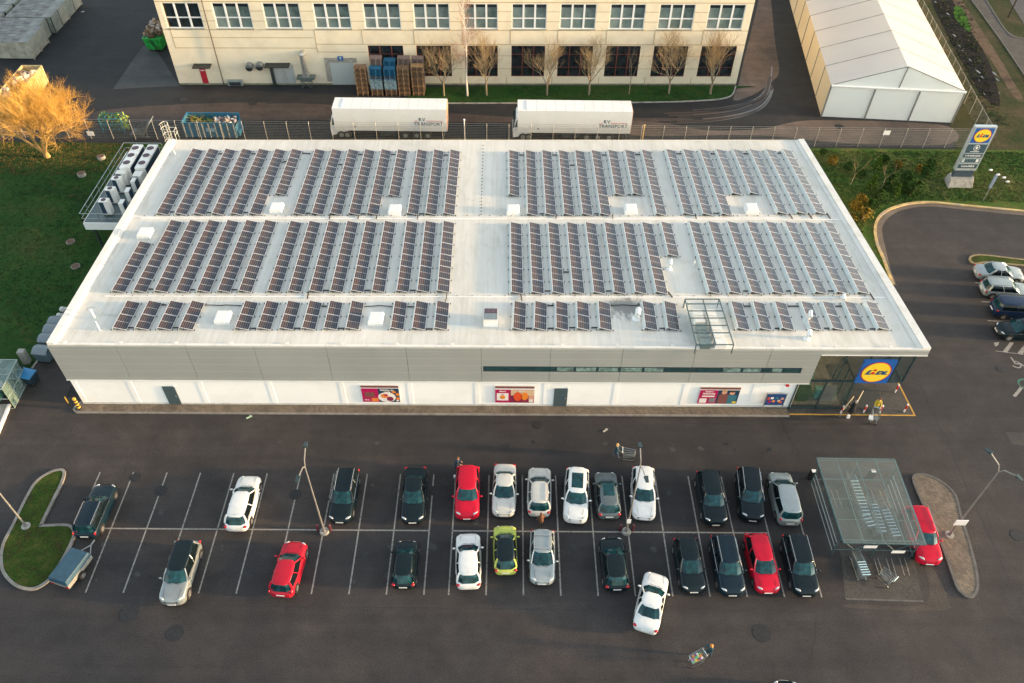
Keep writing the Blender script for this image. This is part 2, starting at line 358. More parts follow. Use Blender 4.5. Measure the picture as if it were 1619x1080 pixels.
tag(mb.build('green_bay_mark', M['gline']), kind='structure')

# islands
isl = smooth(pp((102, 747), (99, 762), (88, 785), (67, 828), (68, 832), (100, 831), (113, 834), (118, 845), (112, 862), (100, 885), (84, 912), (62, 929), (44, 932), (24, 925), (8, 908), (3, 890), (6, 862), (22, 830), (45, 783), (60, 761), (80, 748), (95, 744)), 4)
M['isg'] = grassmat('island_grass', (.034, .030, .014), (.030, .062, .010), (.075, .075, .022), 2.2)
tag(MB().prism(isl, 0, .10).build('grass_island', M['isg']), kind='structure'); kerb('grass_island_kerb', isl, .2, .13, M['kerb'])
isr = smooth(pp((1443, 757), (1456, 751), (1475, 756), (1495, 768), (1510, 785), (1518, 815), (1529, 850), (1541, 895), (1545, 925), (1541, 940), (1532, 945), (1520, 938), (1511, 925), (1495, 880), (1475, 830), (1455, 790)), 4)
tag(MB().prism(isr, 0, .10).build('paved_island', M['brick']), kind='structure'); kerb('paved_island_kerb', isr, .18, .12, M['dkerb'])
ist = smooth(pp((1533, 409), (1540, 405), (1560, 405), (1619, 412), (1700, 420), (1700, 428), (1619, 421), (1560, 416), (1542, 418), (1534, 414)), 4)
tag(MB().prism(ist, 0, .10).build('grass_strip_island', M['isg']), kind='structure'); kerb('strip_island_kerb', ist, .2, .13, mat('mossy_kerb', (.22, .17, .09), .85, var=.3))
flat('trolley_paving', pp((1284, 768), (1330, 880), (1336, 946), (1459, 951), (1441, 862), (1400, 770)), .005, M['cobble'])
kerb('trolley_paving_kerb', pp((1337, 947), (1460, 951)), .12, .03, M['dkerb'], False)
flat('dusty_patch', smooth(pp((1462, 890), (1480, 905), (1500, 950), (1490, 965), (1350, 962), (1345, 955), (1462, 955)), 4), .003, asphalt('dusty_asphalt', (.056, .048, .043), (.068, .056, .048), (.045, .04, .037)))

# repairs, seams and stains of the asphalt
sealm = mat('tar_seal', (.014, .014, .015), .5, var=.3); patchm = [asphalt('dark_repair', (.030, .029, .030), (.038, .034, .033), (.024, .024, .026)), asphalt('pale_repair', (.055, .050, .047), (.068, .058, .05), (.045, .043, .043))]
mb = MB(); q = random.Random(21)
for x0, y0, x1, y1, mi in [(41, 8, 42.4, 9.2, 1)]: mb.poly([(x0, y0, .002), (x1, y0 + q.uniform(-.1, .1), .002), (x1, y1, .002), (x0, y1 + q.uniform(-.1, .1), .002)], mi)
tag(mb.build('asphalt_repairs', patchm), kind='structure')
mb = MB()
def crack(p, ang, n, w, z):
    p = Vector(p)
    for k in range(n): ang += q.gauss(0, .25); e = p + Vector((math.cos(ang), math.sin(ang))) * q.uniform(.3, .8); strip(mb, p, e, w * q.uniform(.6, 1.3), z); p = e
for k in range(22): crack((q.uniform(-36, 44), q.choice([q.uniform(5.3, 9.8), q.uniform(-12, -5.4), q.uniform(-12, 9)])), q.choice([0, 0, 1.57, 3.1]) + q.gauss(0, .3), q.randint(6, 22), .025, .0026 + k * .00005)
strip(mb, (-60, 9.6), (35, 9.9), .05, .0028); strip(mb, (-40, -5.6), (24, -5.9), .04, .0028); strip(mb, (35.5, -20), (36.2, 30), .04, .0029)
tag(mb.build('asphalt_cracks', sealm), kind='structure')
mb = MB()
for k in range(90):
    x = (q.randint(-11, 8) + .5) * 2.5 + q.uniform(-.5, .5); y = q.choice([1.2, 3.4, -1.4, -3.6, 7.5]) + q.uniform(-.5, .5); r_ = q.uniform(.06, .3); z = .0031 + k * .00001
    mb.poly([(x + r_ * q.uniform(.6, 1.2) * math.cos(a * .628), y + r_ * q.uniform(.6, 1.2) * math.sin(a * .628), z) for a in range(10)], q.randint(0, 1))
tag(mb.build('oil_stains', [mat('oil_stain', (.016, .016, .018), .35, var=.3), mat('grey_stain', (.042, .040, .040), .8, var=.3)]), kind='structure')

# manhole covers and drains
for i, (x, y, r, lab) in enumerate([(850, 672, .42, 'dark round manhole cover in the lane in front of the store wall'),
        (205, 970, .62, 'large dark manhole cover below the left grass island'), (277, 1001, .55, 'dark manhole cover below the grey SUV on the lower left'),
        (1205, 1001, .62, 'dark manhole cover right of the shopper with the full trolley'), (254, 776, .45, 'dark manhole cover on a bay line left of the white hatchback'),
        (214, 755, .4, 'dark manhole cover near the top of the second bay line from the left'), (467, 782, .45, 'dark manhole cover under the leaning lamp post heads'),
        (684, 776, .42, 'dark manhole cover in the walking gap left of the red car'), (701, 763, .4, 'faint manhole cover in the walking gap behind the person in dark clothes'),
        (1609, 846, .5, 'worn manhole cover near the right edge below the lamp post'), (1583, 583, .42, 'manhole cover beside the wheelchair mark'),
        (291, 157, .5, 'round manhole cover in the yard before the red factory door'), (400, 163, .5, 'rusty manhole cover in the yard road beside a pale patch'),
        (1327, 200, .55, 'manhole cover in the dirt before the white tent')]):
    c = P(x, y); z = .002 if y > 600 or y > 560 else -.008
    mb = MB(); n = 20
    mb.prism([(r * math.cos(2 * math.pi * k / n), r * math.sin(2 * math.pi * k / n)) for k in range(n)], 0, .012, 0)
    o = mb.build('manhole_cover', M['cov'] if 'cov' in M else M.setdefault('cov', mat('cast_iron_cover', (.022, .022, .023), .6, .3, .4, 5))); o.location = (c.x, c.y, z); tag(o, lab, 'manhole cover', 'manhole covers')
for x, y, lab in [(161, 251, 'pale concrete well ring in the grass nearest the orange tree'), (130, 278, 'concrete well ring in the grass left of the rooftop air units'), (112, 383, 'low concrete well ring in the dark grass, the upper of two beside the roof'), (120, 422, 'low concrete well ring in the dark grass, the one nearest the roof corner')]:
    c = P(x, y); h = .35 if y < 300 else .12
    o = MB().tube((0, 0, 0), (0, 0, h), .42, .42, 18).build('well_ring', M['conc']); lid = MB().tube((0, 0, h), (0, 0, h + .03), .36, .36, 16).build('lid', mat('rusty_lid', (.12, .07, .045), .8), o)
    o.location = (c.x, c.y, .02); tag(o, lab, 'well ring', 'concrete well rings in the lawn')
# ------------------------------------------------------------------ the store
FK = .0041                                    # its front runs a hair off the X axis
store = thing('supermarket', 'long supermarket with pale flat roof full of solar panels and grey cladding over white wall', 'supermarket', (0, 26, 0))
FL, FR, BR, BL = RF(75, 545), RF(1471, 553), RF(1270, 222), RF(268, 222)
m, nt, b, co = base('roof_membrane')
c = ramp(nt, noise(nt, co, .12, 5, .6), [(.35, (.52, .515, .475)), (.65, (.625, .60, .545))])
st = noise(nt, mapping(nt, co, (3.2, .12, 1)), 1.0, 4, .7); c = mix(nt, .6, c, ramp(nt, st, [(.3, (.38, .38, .38)), (.7, (.60, .59, .57))]), 'OVERLAY')
c = mix(nt, .6, c, ramp(nt, noise(nt, mapping(nt, co, (.5, .25, 1)), 1.1, 6, .7, 1.2), [(.33, (.40, .40, .39)), (.5, (.53, .53, .53))]), 'OVERLAY')
wv = nt.nodes.new('ShaderNodeTexWave'); wv.bands_direction = 'X'; wv.inputs['Scale'].default_value = .157; nt.links.new(co, wv.inputs[0])
c = mix(nt, ramp(nt, wv.outputs[1], [(.988, (0, 0, 0)), (.997, (.25, .25, .25))]), c, (.5, .52, .52))
def spot(cx, cy, rx, ry):                      # soft tone patch: soot round the flue, blue-grey patches by frame and hatch
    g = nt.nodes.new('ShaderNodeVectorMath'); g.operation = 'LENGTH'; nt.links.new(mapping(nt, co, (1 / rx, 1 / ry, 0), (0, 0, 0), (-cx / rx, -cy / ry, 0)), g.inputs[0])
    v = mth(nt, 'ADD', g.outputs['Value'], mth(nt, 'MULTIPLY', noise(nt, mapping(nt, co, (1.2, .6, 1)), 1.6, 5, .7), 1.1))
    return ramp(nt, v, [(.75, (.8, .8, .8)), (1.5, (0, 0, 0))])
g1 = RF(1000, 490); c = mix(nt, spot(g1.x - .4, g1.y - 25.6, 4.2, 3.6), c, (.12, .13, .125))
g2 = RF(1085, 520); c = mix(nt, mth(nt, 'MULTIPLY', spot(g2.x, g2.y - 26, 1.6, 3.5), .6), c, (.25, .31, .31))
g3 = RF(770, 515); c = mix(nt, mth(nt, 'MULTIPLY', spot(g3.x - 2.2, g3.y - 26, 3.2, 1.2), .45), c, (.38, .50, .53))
nt.links.new(c, b.inputs['Base Color']); b.inputs['Roughness'].default_value = .75; bump(nt, b, st, .15, .01); M['roof'] = m
mb = MB()
inn = .55
mb.hexa([v - Vector((0, 0, .35)) for v in (FL, FR, BR, BL)], [v - Vector((0, 0, .03)) for v in (FL, FR, BR, BL)])
# welded seams and fixings of the membrane
def rstrip(p, q, w, h, mi):
    p = Vector(p); q = Vector(q); t = (q - p).normalized(); n = Vector((-t.y, t.x, 0)).normalized() * w / 2; e = Vector((0, 0, h)); z = Vector((0, 0, .028))
    mb.hexa([p + n - z, p - n - z, q - n - z, q + n - z], [p + n + e - z, p - n + e - z, q - n + e - z, q + n + e - z], mi)
rstrip(RF(222, 345), RF(1345, 347), .12, .06, 1); rstrip(RF(165, 468), RF(1400, 470), .1, .03, 1); rstrip(RF(212, 342), RF(1338, 344), .05, .02, 1)
for x in [230 + 17 * k for k in range(64)]:
    p = RF(x + rnd.uniform(-3, 3), 341 + rnd.uniform(-.5, .5)); mb.tube(p - Vector((0, 0, .03)), p + Vector((0, 0, .03)), .05, .05, 5, 2)
for x in [180 + 27 * k for k in range(45)]:
    p = RF(x + rnd.uniform(-3, 3), 467.5); mb.tube(p - Vector((0, 0, .03)), p + Vector((0, 0, .02)), .05, .04, 5, 2)
for y in [230 + 5.2 * k for k in range(22)]:
    p = RF(764 - (y - 230) * .03, y); mb.tube(p - Vector((0, 0, .03)), p + Vector((0, 0, .04)), .055, .055, 5, 2)
roof = mb.build('roof', [M['roof'], M['white'], mat('roof_fixing', (.10, .09, .085), .6)], store, True)
# raised edges
cap = mat('parapet_cap', (.70, .675, .62), .4, var=.03, sc=.5, dirt=(.58, .55, .49), dsc=.7)
def lerp(a, b, t): return a + (b - a) * t
def parap(a, b, w0, w1, h, sgn, name):
    d = (b - a).normalized(); n = Vector((d.y, -d.x, 0)).normalized() * sgn
    mb = MB(); N = 8
    for k in range(N):
        p, q = lerp(a, b, k / N), lerp(a, b, (k + 1) / N - .0006); z = Vector((0, 0, h)); dn = Vector((0, 0, .02))
        mb.hexa([p - dn, p + n * w0 - dn, q + n * w0 - dn, q - dn], [p + z, p + n * w0 * .96 + z * .92, q + n * w0 * .96 + z * .92, q + z])
    mb.hexa([a + n * w0 - dn, a + n * (w0 + w1) - dn, b + n * (w0 + w1) - dn, b + n * w0 - dn], [a + n * w0 + z * .5, a + n * (w0 + w1), b + n * (w0 + w1), b + n * w0 + z * .5], 0)
    return mb.build(name, cap, store, True)
parap(FL, BL, .55, .22, .22, 1, 'parapet'); parap(FR, BR, .62, .3, .2, -1, 'parapet'); 
mb = MB()
for k in range(16):
    p, q = lerp(FL, FR, k / 16), lerp(FL, FR, (k + 1) / 16 - .0004); y = Vector((0, .16, 0)); z = Vector((0, 0, .07)); dn = Vector((0, 0, .03)); f = Vector((0, -.04, 0))
    mb.hexa([p + f - dn, q + f - dn, q + y - dn, p + y - dn], [p + f + z, q + f + z, q + y + z, p + y + z])
    e = Vector((.12, 0, 0)); p = p + Vector((1.2, .1, .04)); mb.hexa([p - e, p + e, p + e + y * 1.4, p - e + y * 1.4], [p - e + z * .8, p + e + z * .8, p + e + y * 1.4 + z * .8, p - e + y * 1.4 + z * .8])
dn = Vector((0, 0, .03)); y = Vector((0, -.14, 0)); z = Vector((0, 0, .06)); mb.hexa([BL - dn, BR - dn, BR + y * -.1 - dn, BL + y * -.1 - dn], [BL + z, BR + z, BR + y * -1 * .1 + z, BL + y * -.1 + z])
mb.build('roof_edge', cap, store, True)
# walls below; the front corner right of x=24.1 is glass
wallm = mat('white_render', (.88, .875, .85), .7, var=.02, sc=.4, dirt=(.80, .79, .75), dsc=.25, grain=.15)
mb = MB(); GX = 24.05
mb.box(-32.75, GX, 11.47, 11.75, 0, 3.30); mb.box(-32.75, GX, 11.44, 11.47, 0, .28, 1)
mb.shear(FK)
bk = Vector((BL.x + .3, BL.y - .25, 0)); bk2 = Vector((BR.x - .9, BR.y - .25, 0))
mb.hexa([(-32.75, 11.62, 0), (-32.45, 11.62, 0), (bk.x + .3, bk.y, 0), (bk.x, bk.y, 0)], [(-32.75, 11.62, 6.62), (-32.45, 11.62, 6.62), (bk.x + .3, bk.y, 5.62), (bk.x, bk.y, 5.62)])
mb.hexa([(bk.x, bk.y, 0), (bk2.x, bk2.y, 0), (bk2.x, bk2.y + .2, 0), (bk.x, bk.y + .2, 0)], [(bk.x, bk.y, 5.6), (bk2.x, bk2.y, 5.6), (bk2.x, bk2.y + .2, 5.6), (bk.x, bk.y + .2, 5.6)])
mb.hexa([(31.9, 17.2, 0), (32.2, 17.2, 0), (bk2.x, bk2.y, 0), (bk2.x - .3, bk2.y, 0)], [(31.9, 17.2, 6.42), (32.2, 17.2, 6.42), (bk2.x, bk2.y, 5.6), (bk2.x - .3, bk2.y, 5.6)])
mb.build('wall', [wallm, mat('grey_plinth', (.55, .55, .52), .8)], store, True)
for px in (117, 222, 329, 436, 546, 651, 755, 862, 971, 1079, 1187, 1249):    # pilaster feet
    p = P(px, 640)
    if px == 117: x = -32.62
    else: x = PY(px, 639, 11.4).x
    mb = MB(); mb.box(x - .19, x + .19, 11.45, 11.469, 0, 3.2).shear(FK); mb.build('pilaster', wallm, store, True)
# cladding with horizontal ribs
m, nt, b, co = base('grey_cladding')
sx = nt.nodes.new('ShaderNodeSeparateXYZ'); nt.links.new(co, sx.inputs[0])
rib = mth(nt, 'FRACT', mth(nt, 'MULTIPLY', sx.outputs[2], 1 / .16)); maj = mth(nt, 'FRACT', mth(nt, 'DIVIDE', mth(nt, 'SUBTRACT', sx.outputs[2], 3.5), .78))
c = ramp(nt, noise(nt, co, .3, 4), [(.3, (.375, .39, .365)), (.7, (.42, .435, .405))])
c = mix(nt, ramp(nt, rib, [(.0, (.35, .35, .35)), (.14, (.0, .0, .0))]), c, (.2, .21, .2)); c = mix(nt, ramp(nt, maj, [(.03, (.7, .7, .7)), (.06, (0, 0, 0))]), c, (.55, .56, .52))
nt.links.new(c, b.inputs['Base Color']); b.inputs['Roughness'].default_value = .45; b.inputs['Metallic'].default_value = .25; bump(nt, b, rib, .5, .02)
mb = MB(); CX = 24.98
WX0, WX1 = -.55, 23.95                        # window band
segs = [-32.87] + [PY(px, 572, 11.2).x for px in (195, 303, 408, 520, 644, 761, 870, 983, 1097, 1216)] + [CX]
for k, (a, e) in enumerate(zip(segs, segs[1:])):
    g = .015
    for z0, z1 in ((3.24, 4.42), (4.42, 5.06), (5.06, 6.95)):
        if z0 == 4.42:
            if a < WX0: mb.box(a + g, min(e - g, WX0), 11.24, 11.46, z0, z1)
            if e > WX1 and a > 20: mb.box(max(a + g, WX1), e - g, 11.24, 11.46, z0, z1)
        else: mb.box(a + g, e - g, 11.24, 11.46, z0, z1)
mb.box(-32.85, CX - .03, 11.27, 11.455, 3.26, 4.42, 1); mb.box(-32.85, CX - .03, 11.27, 11.455, 5.06, 6.94, 1)
mb.box(CX, 33.0, 11.24, 11.5, 6.52, 6.95, 0); mb.box(CX, 33.02, 11.2, 11.5, 6.46, 6.52, 2); mb.box(32.75, 33.0, 11.5, 17.5, 6.4, 6.7, 0)
mb.box(-32.87, CX, 11.2, 11.47, 3.19, 3.238, 2)
mb.shear(FK)
mb.build('cladding', [m, mat('panel_joint', (.14, .15, .14), .7), M['white']], store, True)
mb = MB(); mb.hexa([(-32.92, 11.25, 3.2), (-32.8, 11.25, 3.2), (BL.x + .2, BL.y, 3.2), (BL.x + .08, BL.y, 3.2)], [(-32.86, 11.25, 6.93), (-32.8, 11.25, 6.93), (BL.x + .2, BL.y, 5.9), (BL.x + .1, BL.y, 5.9)])
mb.hexa([(32.25, 17.5, 3.2), (32.4, 17.5, 3.2), (BR.x - .5, BR.y, 3.2), (BR.x - .65, BR.y, 3.2)], [(32.25, 17.5, 6.7), (32.4, 17.5, 6.7), (BR.x - .5, BR.y, 5.85), (BR.x - .65, BR.y, 5.85)])
mb.build('side_cladding', m, store, True)
# window band
glassd = mat('dark_teal_glass', (.022, .055, .06), .06, var=.25, sc=1.5); M['glass'] = glassd
lit = mat('pale_interior_glass', (.16, .24, .22), .1, var=.6, sc=2.5); frm = mat('petrol_grey_frame', (.035, .062, .07), .4, .2, .1)
mb = MB().box(WX0, WX1, 11.27, 11.46, 4.42, 5.06).shear(FK); wb = mb.build('window_band', frm, store, True)
xs = [PY(px, 582, 11.22).x for px in (766, 841, 879, 909, 945, 980, 1018, 1052, 1093, 1102, 1143, 1175, 1207, 1221, 1241, 1268)]
for i, (a, e) in enumerate(zip(xs, xs[1:])):
    if e - a < .6: continue
    mb = MB().box(a + .1, e - .1, 11.25, 11.268, 4.52, 4.93).shear(FK); mb.build('pane', lit if i in (2, 3, 4, 5, 6, 8, 10, 11, 13) else glassd, wb, True)
# steel doors
for px0, px1 in ((269, 288), (875, 896)):
    a, e = PY(px0, 638, 11.4).x, PY(px1, 638, 11.4).x
    d = MB().box(a, e, 11.40, 11.468, .1, 2.25).shear(FK).build('door', mat('slate_door', (.055, .085, .095), .5, var=.08) if px0 < 300 else bpy.data.materials['slate_door'], store, True)
    MB().box(e - .2, e - .12, 11.36, 11.398, 1.05, 1.2).shear(FK).build('handle', M['steel'], d, True)
    MB().cbox((e + .05, 11.42, 2.33), (.16, .1, .1)).shear(FK).build('door_lamp', M['white'], store, True)
# glazed corner
gl = mat('entrance_glass', (.05, .085, .075), .03, var=.2, trans=.84)
yF = 11.40 + FK * 28
mb = MB(); mb.box(GX + .25, 28.6, yF, yF + .03, .12, 3.3).box(CX, 32.3, yF, yF + .03, 3.42, 6.46).box(32.27, 32.3, yF + .04, 16.8, 3.42, 6.4).box(28.6, 28.63, yF + .04, 16, .12, 3.4)
mb.build('entrance_glazing', gl, store, True)
mb = MB()
for x in (25.0, 27.05, 28.95, 31.2, 32.3): mb.box(x - .05, x + .05, yF - .06, yF + .08, 3.36, 6.46)
for x in (24.2, 26.4, 28.6): mb.box(x - .05, x + .05, yF - .05, yF + .08, .02, 3.36)
mb.box(24.1, 28.7, yF - .05, yF + .08, .02, .13).box(24.9, 32.36, yF - .07, yF + .1, 3.3, 3.42).box(32.24, 32.36, yF + .1, 17, 3.3, 3.42).box(28.56, 28.66, yF + .1, 16.2, 3.3, 3.36)
for y in (13, 15, 16.8): mb.box(32.25, 32.33, y - .04, y + .04, 3.42, 6.4)
for y in (13, 14.6, 16): mb.box(28.58, 28.66, y - .04, y + .04, .02, 3.3)
mb.build('mullion', frm, store, True)
# inside the lobby, seen through the glass
mb = MB(); mb.box(24.3, 32.2, 17.0, 17.2, 0, 6.4, 0).box(24.3, 24.5, 11.9, 17, 0, 6.4, 0).box(24.5, 28.5, 11.9, 17, .01, .03, 1).box(28.66, 32.2, 11.7, 17, 3.24, 3.30, 2).box(24.5, 28.55, 13.4, 17, 3.24, 3.3, 1)
mb.build('lobby', [mat('lobby_wall', (.62, .64, .42), .8, var=.3, sc=.8), mat('lobby_floor', (.16, .15, .13), .4, var=.3), mat('soffit', (.10, .10, .095), .7)], store, True)
mb = MB(); mb.box(25.0, 25.9, 12.2, 12.7, .03, 1.5, 0).box(26.5, 28.1, 12.5, 13.0, .03, 1.1, 1).box(26.9, 27.9, 12.3, 12.45, .03, 1.9, 2).box(25.4, 26.4, 13.6, 14, .03, 1.8, 1)
mb.build('lobby_counter', [mat('plant_green', (.02, .06, .02), .8, var=.5, sc=6), mat('counter_teal', (.12, .30, .26), .5, var=.3), M['steel']], store, True)
mb = MB()
for x, y in ((25.9, 13.0), (30.0, 12.8)): mb.tube((x, y, 5.9), (x, y, 6.0), .42, .42, 16); mb.tube((x, y, 6.0), (x, y, 6.3), .05, .05, 5)
mb.build('ceiling_lamp', M['offwhite'], store, True)
# roof skylights (white domes)
for px, py in ((437, 327), (624, 330), (811, 330), (997, 329), (1188, 328), (229, 367), (352, 500), (594, 502)):
    c = RF(px, py, .35); w = .58; mb = MB(); h0 = -.42
    b4 = [(-w, -w), (w, -w), (w, w), (-w, w)]
    mb.hexa([c + Vector((x, y, h0)) for x, y in b4], [c + Vector((x, y, 0)) for x, y in b4], 1)
    mb.hexa([c + Vector((x * 1.02, y * 1.02, .0)) for x, y in b4], [c + Vector((x * .82, y * .82, .16)) for x, y in b4], 0)
    mb.build('skylight', [mat('opal_dome', (.70, .70, .68), .25, var=.02), M['white']] if 'opal' not in M else M['opal'], roof, True, bevel=.06); M['opal'] = [bpy.data.materials['opal_dome'], M['white']]
# hatch block near the middle
c = RF(776, 512); mb = MB(); mb.box(c.x - .55, c.x + .55, c.y - .35, c.y + .9, c.z - .1, c.z + .75, 0).box(c.x - .52, c.x + .52, c.y - .3, c.y + .35, c.z + .751, c.z + .8, 1).box(c.x - .5, c.x + .5, c.y + .36, c.y + .86, c.z + .751, c.z + .82, 2)
mb.build('roof_hatch', [M['white'], mat('hatch_grey', (.18, .22, .24), .5), mat('hatch_louvre', (.09, .06, .075), .4, var=.5, sc=9)], roof, True)
# flues and vent pipes with bent tops
vp = mat('vent_pipe', (.74, .75, .73), .35, .2, .06)
for px, py, h, r in ((150, 503, .9, .08), (1058, 425, .9, .14), (1097, 420, .5, .06), (1276, 508, 1.0, .15), (1276, 535, .8, .15), (1007, 503, .9, .2), (158, 522, .9, .05), (277, 245, .5, .07), (1086, 492, .9, .05), (1082, 486, .7, .05), (1333, 470, .25, .12)):
    c = RF(px, py); mb = MB(); mb.tube(c - Vector((0, 0, .05)), c + Vector((0, 0, h)), r, r, 10)
    if r > .1: mb.ball(c + Vector((0, 0, h)), r * 1.15).tube(c + Vector((0, 0, h)), c + Vector((-.1, -.45, h - .1)), r, r * 1.1, 10); mb.tube(c - Vector((0, 0, .03)), c + Vector((0, 0, .12)), r * 2, r * 1.2, 12)
    mb.build('vent_pipe', vp, roof, True, smooth=False)
mb = MB(); c = RF(150, 496); pts = [c + Vector((.5 * math.cos(a) - .0, 0, .3 + .4 * math.sin(a))) for a in (R(180), R(140), R(100), R(60), R(20), R(-20))] + [RF(166, 497, .05), RF(187, 497, .05)]
mb.path(pts, .035); mb.build('conduit', M['steel'], roof, True)
# glazed frame over the ventilation plant at the front edge
A, B, C_, D = RF(1083, 473, .9), RF(1137, 473, .9), RF(1160, 545, .9), RF(1101, 545, .9)
fr = thing('roof_glass_frame', 'steel and glass frame over ventilation boxes at the front roof edge', 'glass frame', ((A + C_) / 2 - Vector((0, 0, .9))).to_tuple())
mb = MB(); r = .035
def bar(mb, p, q, r=.045, mi=0): mb.tube(p, q, r, r, 4, mi)
for k in range(7):
    t = (0, .11, .27, .43, .59, .75, 1)[k]; bar(mb, lerp(A, D, t), lerp(B, C_, t))
for t in (0, .52, 1): bar(mb, lerp(A, B, t), lerp(D, C_, t), .055)
for p in (A, B, C_, D): bar(mb, p, p - Vector((0, 0, .95)))
mb.build('frame', mat('teal_grey_steel', (.10, .15, .155), .4, .5), fr, True)
MB().poly([p + Vector((0, 0, -.05)) for p in (A, B, C_, D)]).build('glass', mat('thin_clear_glass', (.6, .68, .66), .05, trans=.86), fr, True)
dz = Vector((0, 0, 1))
for s in (0, 1):
    for k in range(5):
        t0, t1 = .16 + .16 * k, .28 + .16 * k; s0, s1 = (.18, .46) if s == 0 else (.58, .88)
        if s == 1 and k < 2: s0, s1 = .56, .84
        q = [lerp(lerp(A, B, a), lerp(D, C_, a), e) for a, e in ((s0, t0), (s1, t0), (s1, t1), (s0, t1))]
        MB().hexa([v - dz * .88 for v in q][::-1], [v - dz * .35 for v in q][::-1]).build('fan_unit' if s == 0 and k > 1 else 'air_box', mat('fan_grille', (.10, .15, .155), .5, var=.3, sc=12) if (s == 0 and k > 1 and 'fg' not in M) else (M['fg'] if s == 0 and k > 1 else M['offwhite']), fr, True); 
        if s == 0 and k > 1: M['fg'] = bpy.data.materials['fan_grille']

# ------------------------------------------------------------------ solar rows
m, nt, b, co = base('solar_cells')
sx = nt.nodes.new('ShaderNodeSeparateXYZ'); nt.links.new(co, sx.inputs[0])
W_, L_ = 1.0, 1.57
def lines(src, pitch, w):
    f = mth(nt, 'FRACT', mth(nt, 'DIVIDE', src, pitch)); return mth(nt, 'ADD', mth(nt, 'LESS_THAN', f, w), mth(nt, 'GREATER_THAN', f, 1 - w))
lx = lines(mth(nt, 'SUBTRACT', sx.outputs[0], .03), (W_ - .06) / 6, .05); ly = lines(mth(nt, 'SUBTRACT', sx.outputs[1], .03), (L_ - .06) / 10, .03)
bus = lines(mth(nt, 'SUBTRACT', sx.outputs[0], .03), (W_ - .06) / 12, .06)
oi = nt.nodes.new('ShaderNodeObjectInfo')
cc = nt.nodes.new('ShaderNodeVectorMath'); cc.operation = 'SNAP'; nt.links.new(co, cc.inputs[0]); cc.inputs[1].default_value = ((W_ - .06) / 6, L_ / 2, 9)
nn = nt.nodes.new('ShaderNodeTexNoise'); nn.noise_dimensions = '4D'; nt.links.new(cc.outputs[0], nn.inputs['Vector']); nt.links.new(mth(nt, 'MULTIPLY', oi.outputs['Random'], 20), nn.inputs['W']); nn.inputs['Scale'].default_value = 2.2
tone = ramp(nt, mth(nt, 'ADD', mth(nt, 'DIVIDE', sx.outputs[0], W_), mth(nt, 'MULTIPLY', mth(nt, 'SUBTRACT', nn.outputs[0], .5), 1.6)), [(.22, (.040, .017, .014)), (.50, (.005, .009, .022))])  # reddish-to-navy reflection across each module painted into the cell colour, with noise
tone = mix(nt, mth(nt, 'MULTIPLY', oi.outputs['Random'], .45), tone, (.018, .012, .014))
c = mix(nt, mth(nt, 'MULTIPLY', bus, .25), tone, (.10, .075, .07)); c = mix(nt, mth(nt, 'ADD', mth(nt, 'MULTIPLY', lx, .45), mth(nt, 'MULTIPLY', ly, .08)), c, (.48, .46, .45))
mid = mth(nt, 'COMPARE', sx.outputs[1], L_ / 2, .014); c = mix(nt, mid, c, (.5, .5, .5))
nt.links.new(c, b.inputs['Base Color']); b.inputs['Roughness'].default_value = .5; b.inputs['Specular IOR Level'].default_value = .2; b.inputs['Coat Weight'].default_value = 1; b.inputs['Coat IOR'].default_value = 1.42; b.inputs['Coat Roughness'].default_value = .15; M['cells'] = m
alu = mat('aluminium_frame', (.66, .66, .66), .35, .5, .05)
backm = mat('pale_wind_sheet', (.62, .68, .67), .35, .35, .06)
TILT = math.atan2(.26, .97)
def module_mesh():
    mb = MB(); t = .035
    mb.box(.0, W_, 0, .028, -t, 0, 1).box(0, W_, L_ - .028, L_, -t, 0, 1).box(0, .028, .028, L_ - .028, -t, 0, 1).box(W_ - .028, W_, .028, L_ - .028, -t, 0, 1)
    mb.box(.028, W_ - .028, .028, L_ - .028, -t * .6, -.004, 0); return mb
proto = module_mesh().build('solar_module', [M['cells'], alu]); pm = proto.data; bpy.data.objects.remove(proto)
rail_b = {}
def sheet(n, full=True):
    key = n
    if key in rail_b: return rail_b[key]
    L = n * (L_ + .02); mb = MB()
    mb.hexa([(-.17, 0, -.33), (-.15, 0, -.33), (-.15, L, -.33), (-.17, L, -.33)], [(-.03, 0, -.01), (-.005, 0, -.01), (-.005, L, -.01), (-.03, L, -.01)])
    me = mb.build('wind_sheet', backm); a = me.data; bpy.data.objects.remove(me)
    mb = MB()
    for k in range(n + 1):
        y = min(max(k * (L_ + .02), .06), L - .06)
        mb.box(-.22, 1.06, y - .015, y + .015, -.345, -.33, 1)
        for x in (-.22, 1.05): mb.box(x - .03, x + .03, y - .045, y + .045, -.35, -.28, 0)
    for x in (.2, .7): mb.box(x - .02, x + .02, .01, L - .01, -.335, -.305, 0)
    me = mb.build('base_rail', [M['dark'], backm]); c_ = me.data; bpy.data.objects.remove(me)
    rail_b[key] = (a, c_); return rail_b[key]
def one(name, data, parent, loc=(0, 0, 0), rot=(0, 0, 0)):
    o = bpy.data.objects.new(name, data); COL.objects.link(o); o.parent = parent; o.location = loc; o.rotation_euler = rot; return o
ORD = ['first', 'second', 'third', 'fourth', 'fifth', 'sixth', 'seventh', 'eighth', 'ninth', 'tenth', 'eleventh', 'twelfth', 'thirteenth', 'fourteenth', 'fifteenth', 'sixteenth', 'seventeenth', 'eighteenth', 'nineteenth']
NUM = {2: 'two', 3: 'three', 4: 'four', 5: 'five', 6: 'six', 7: 'seven'}
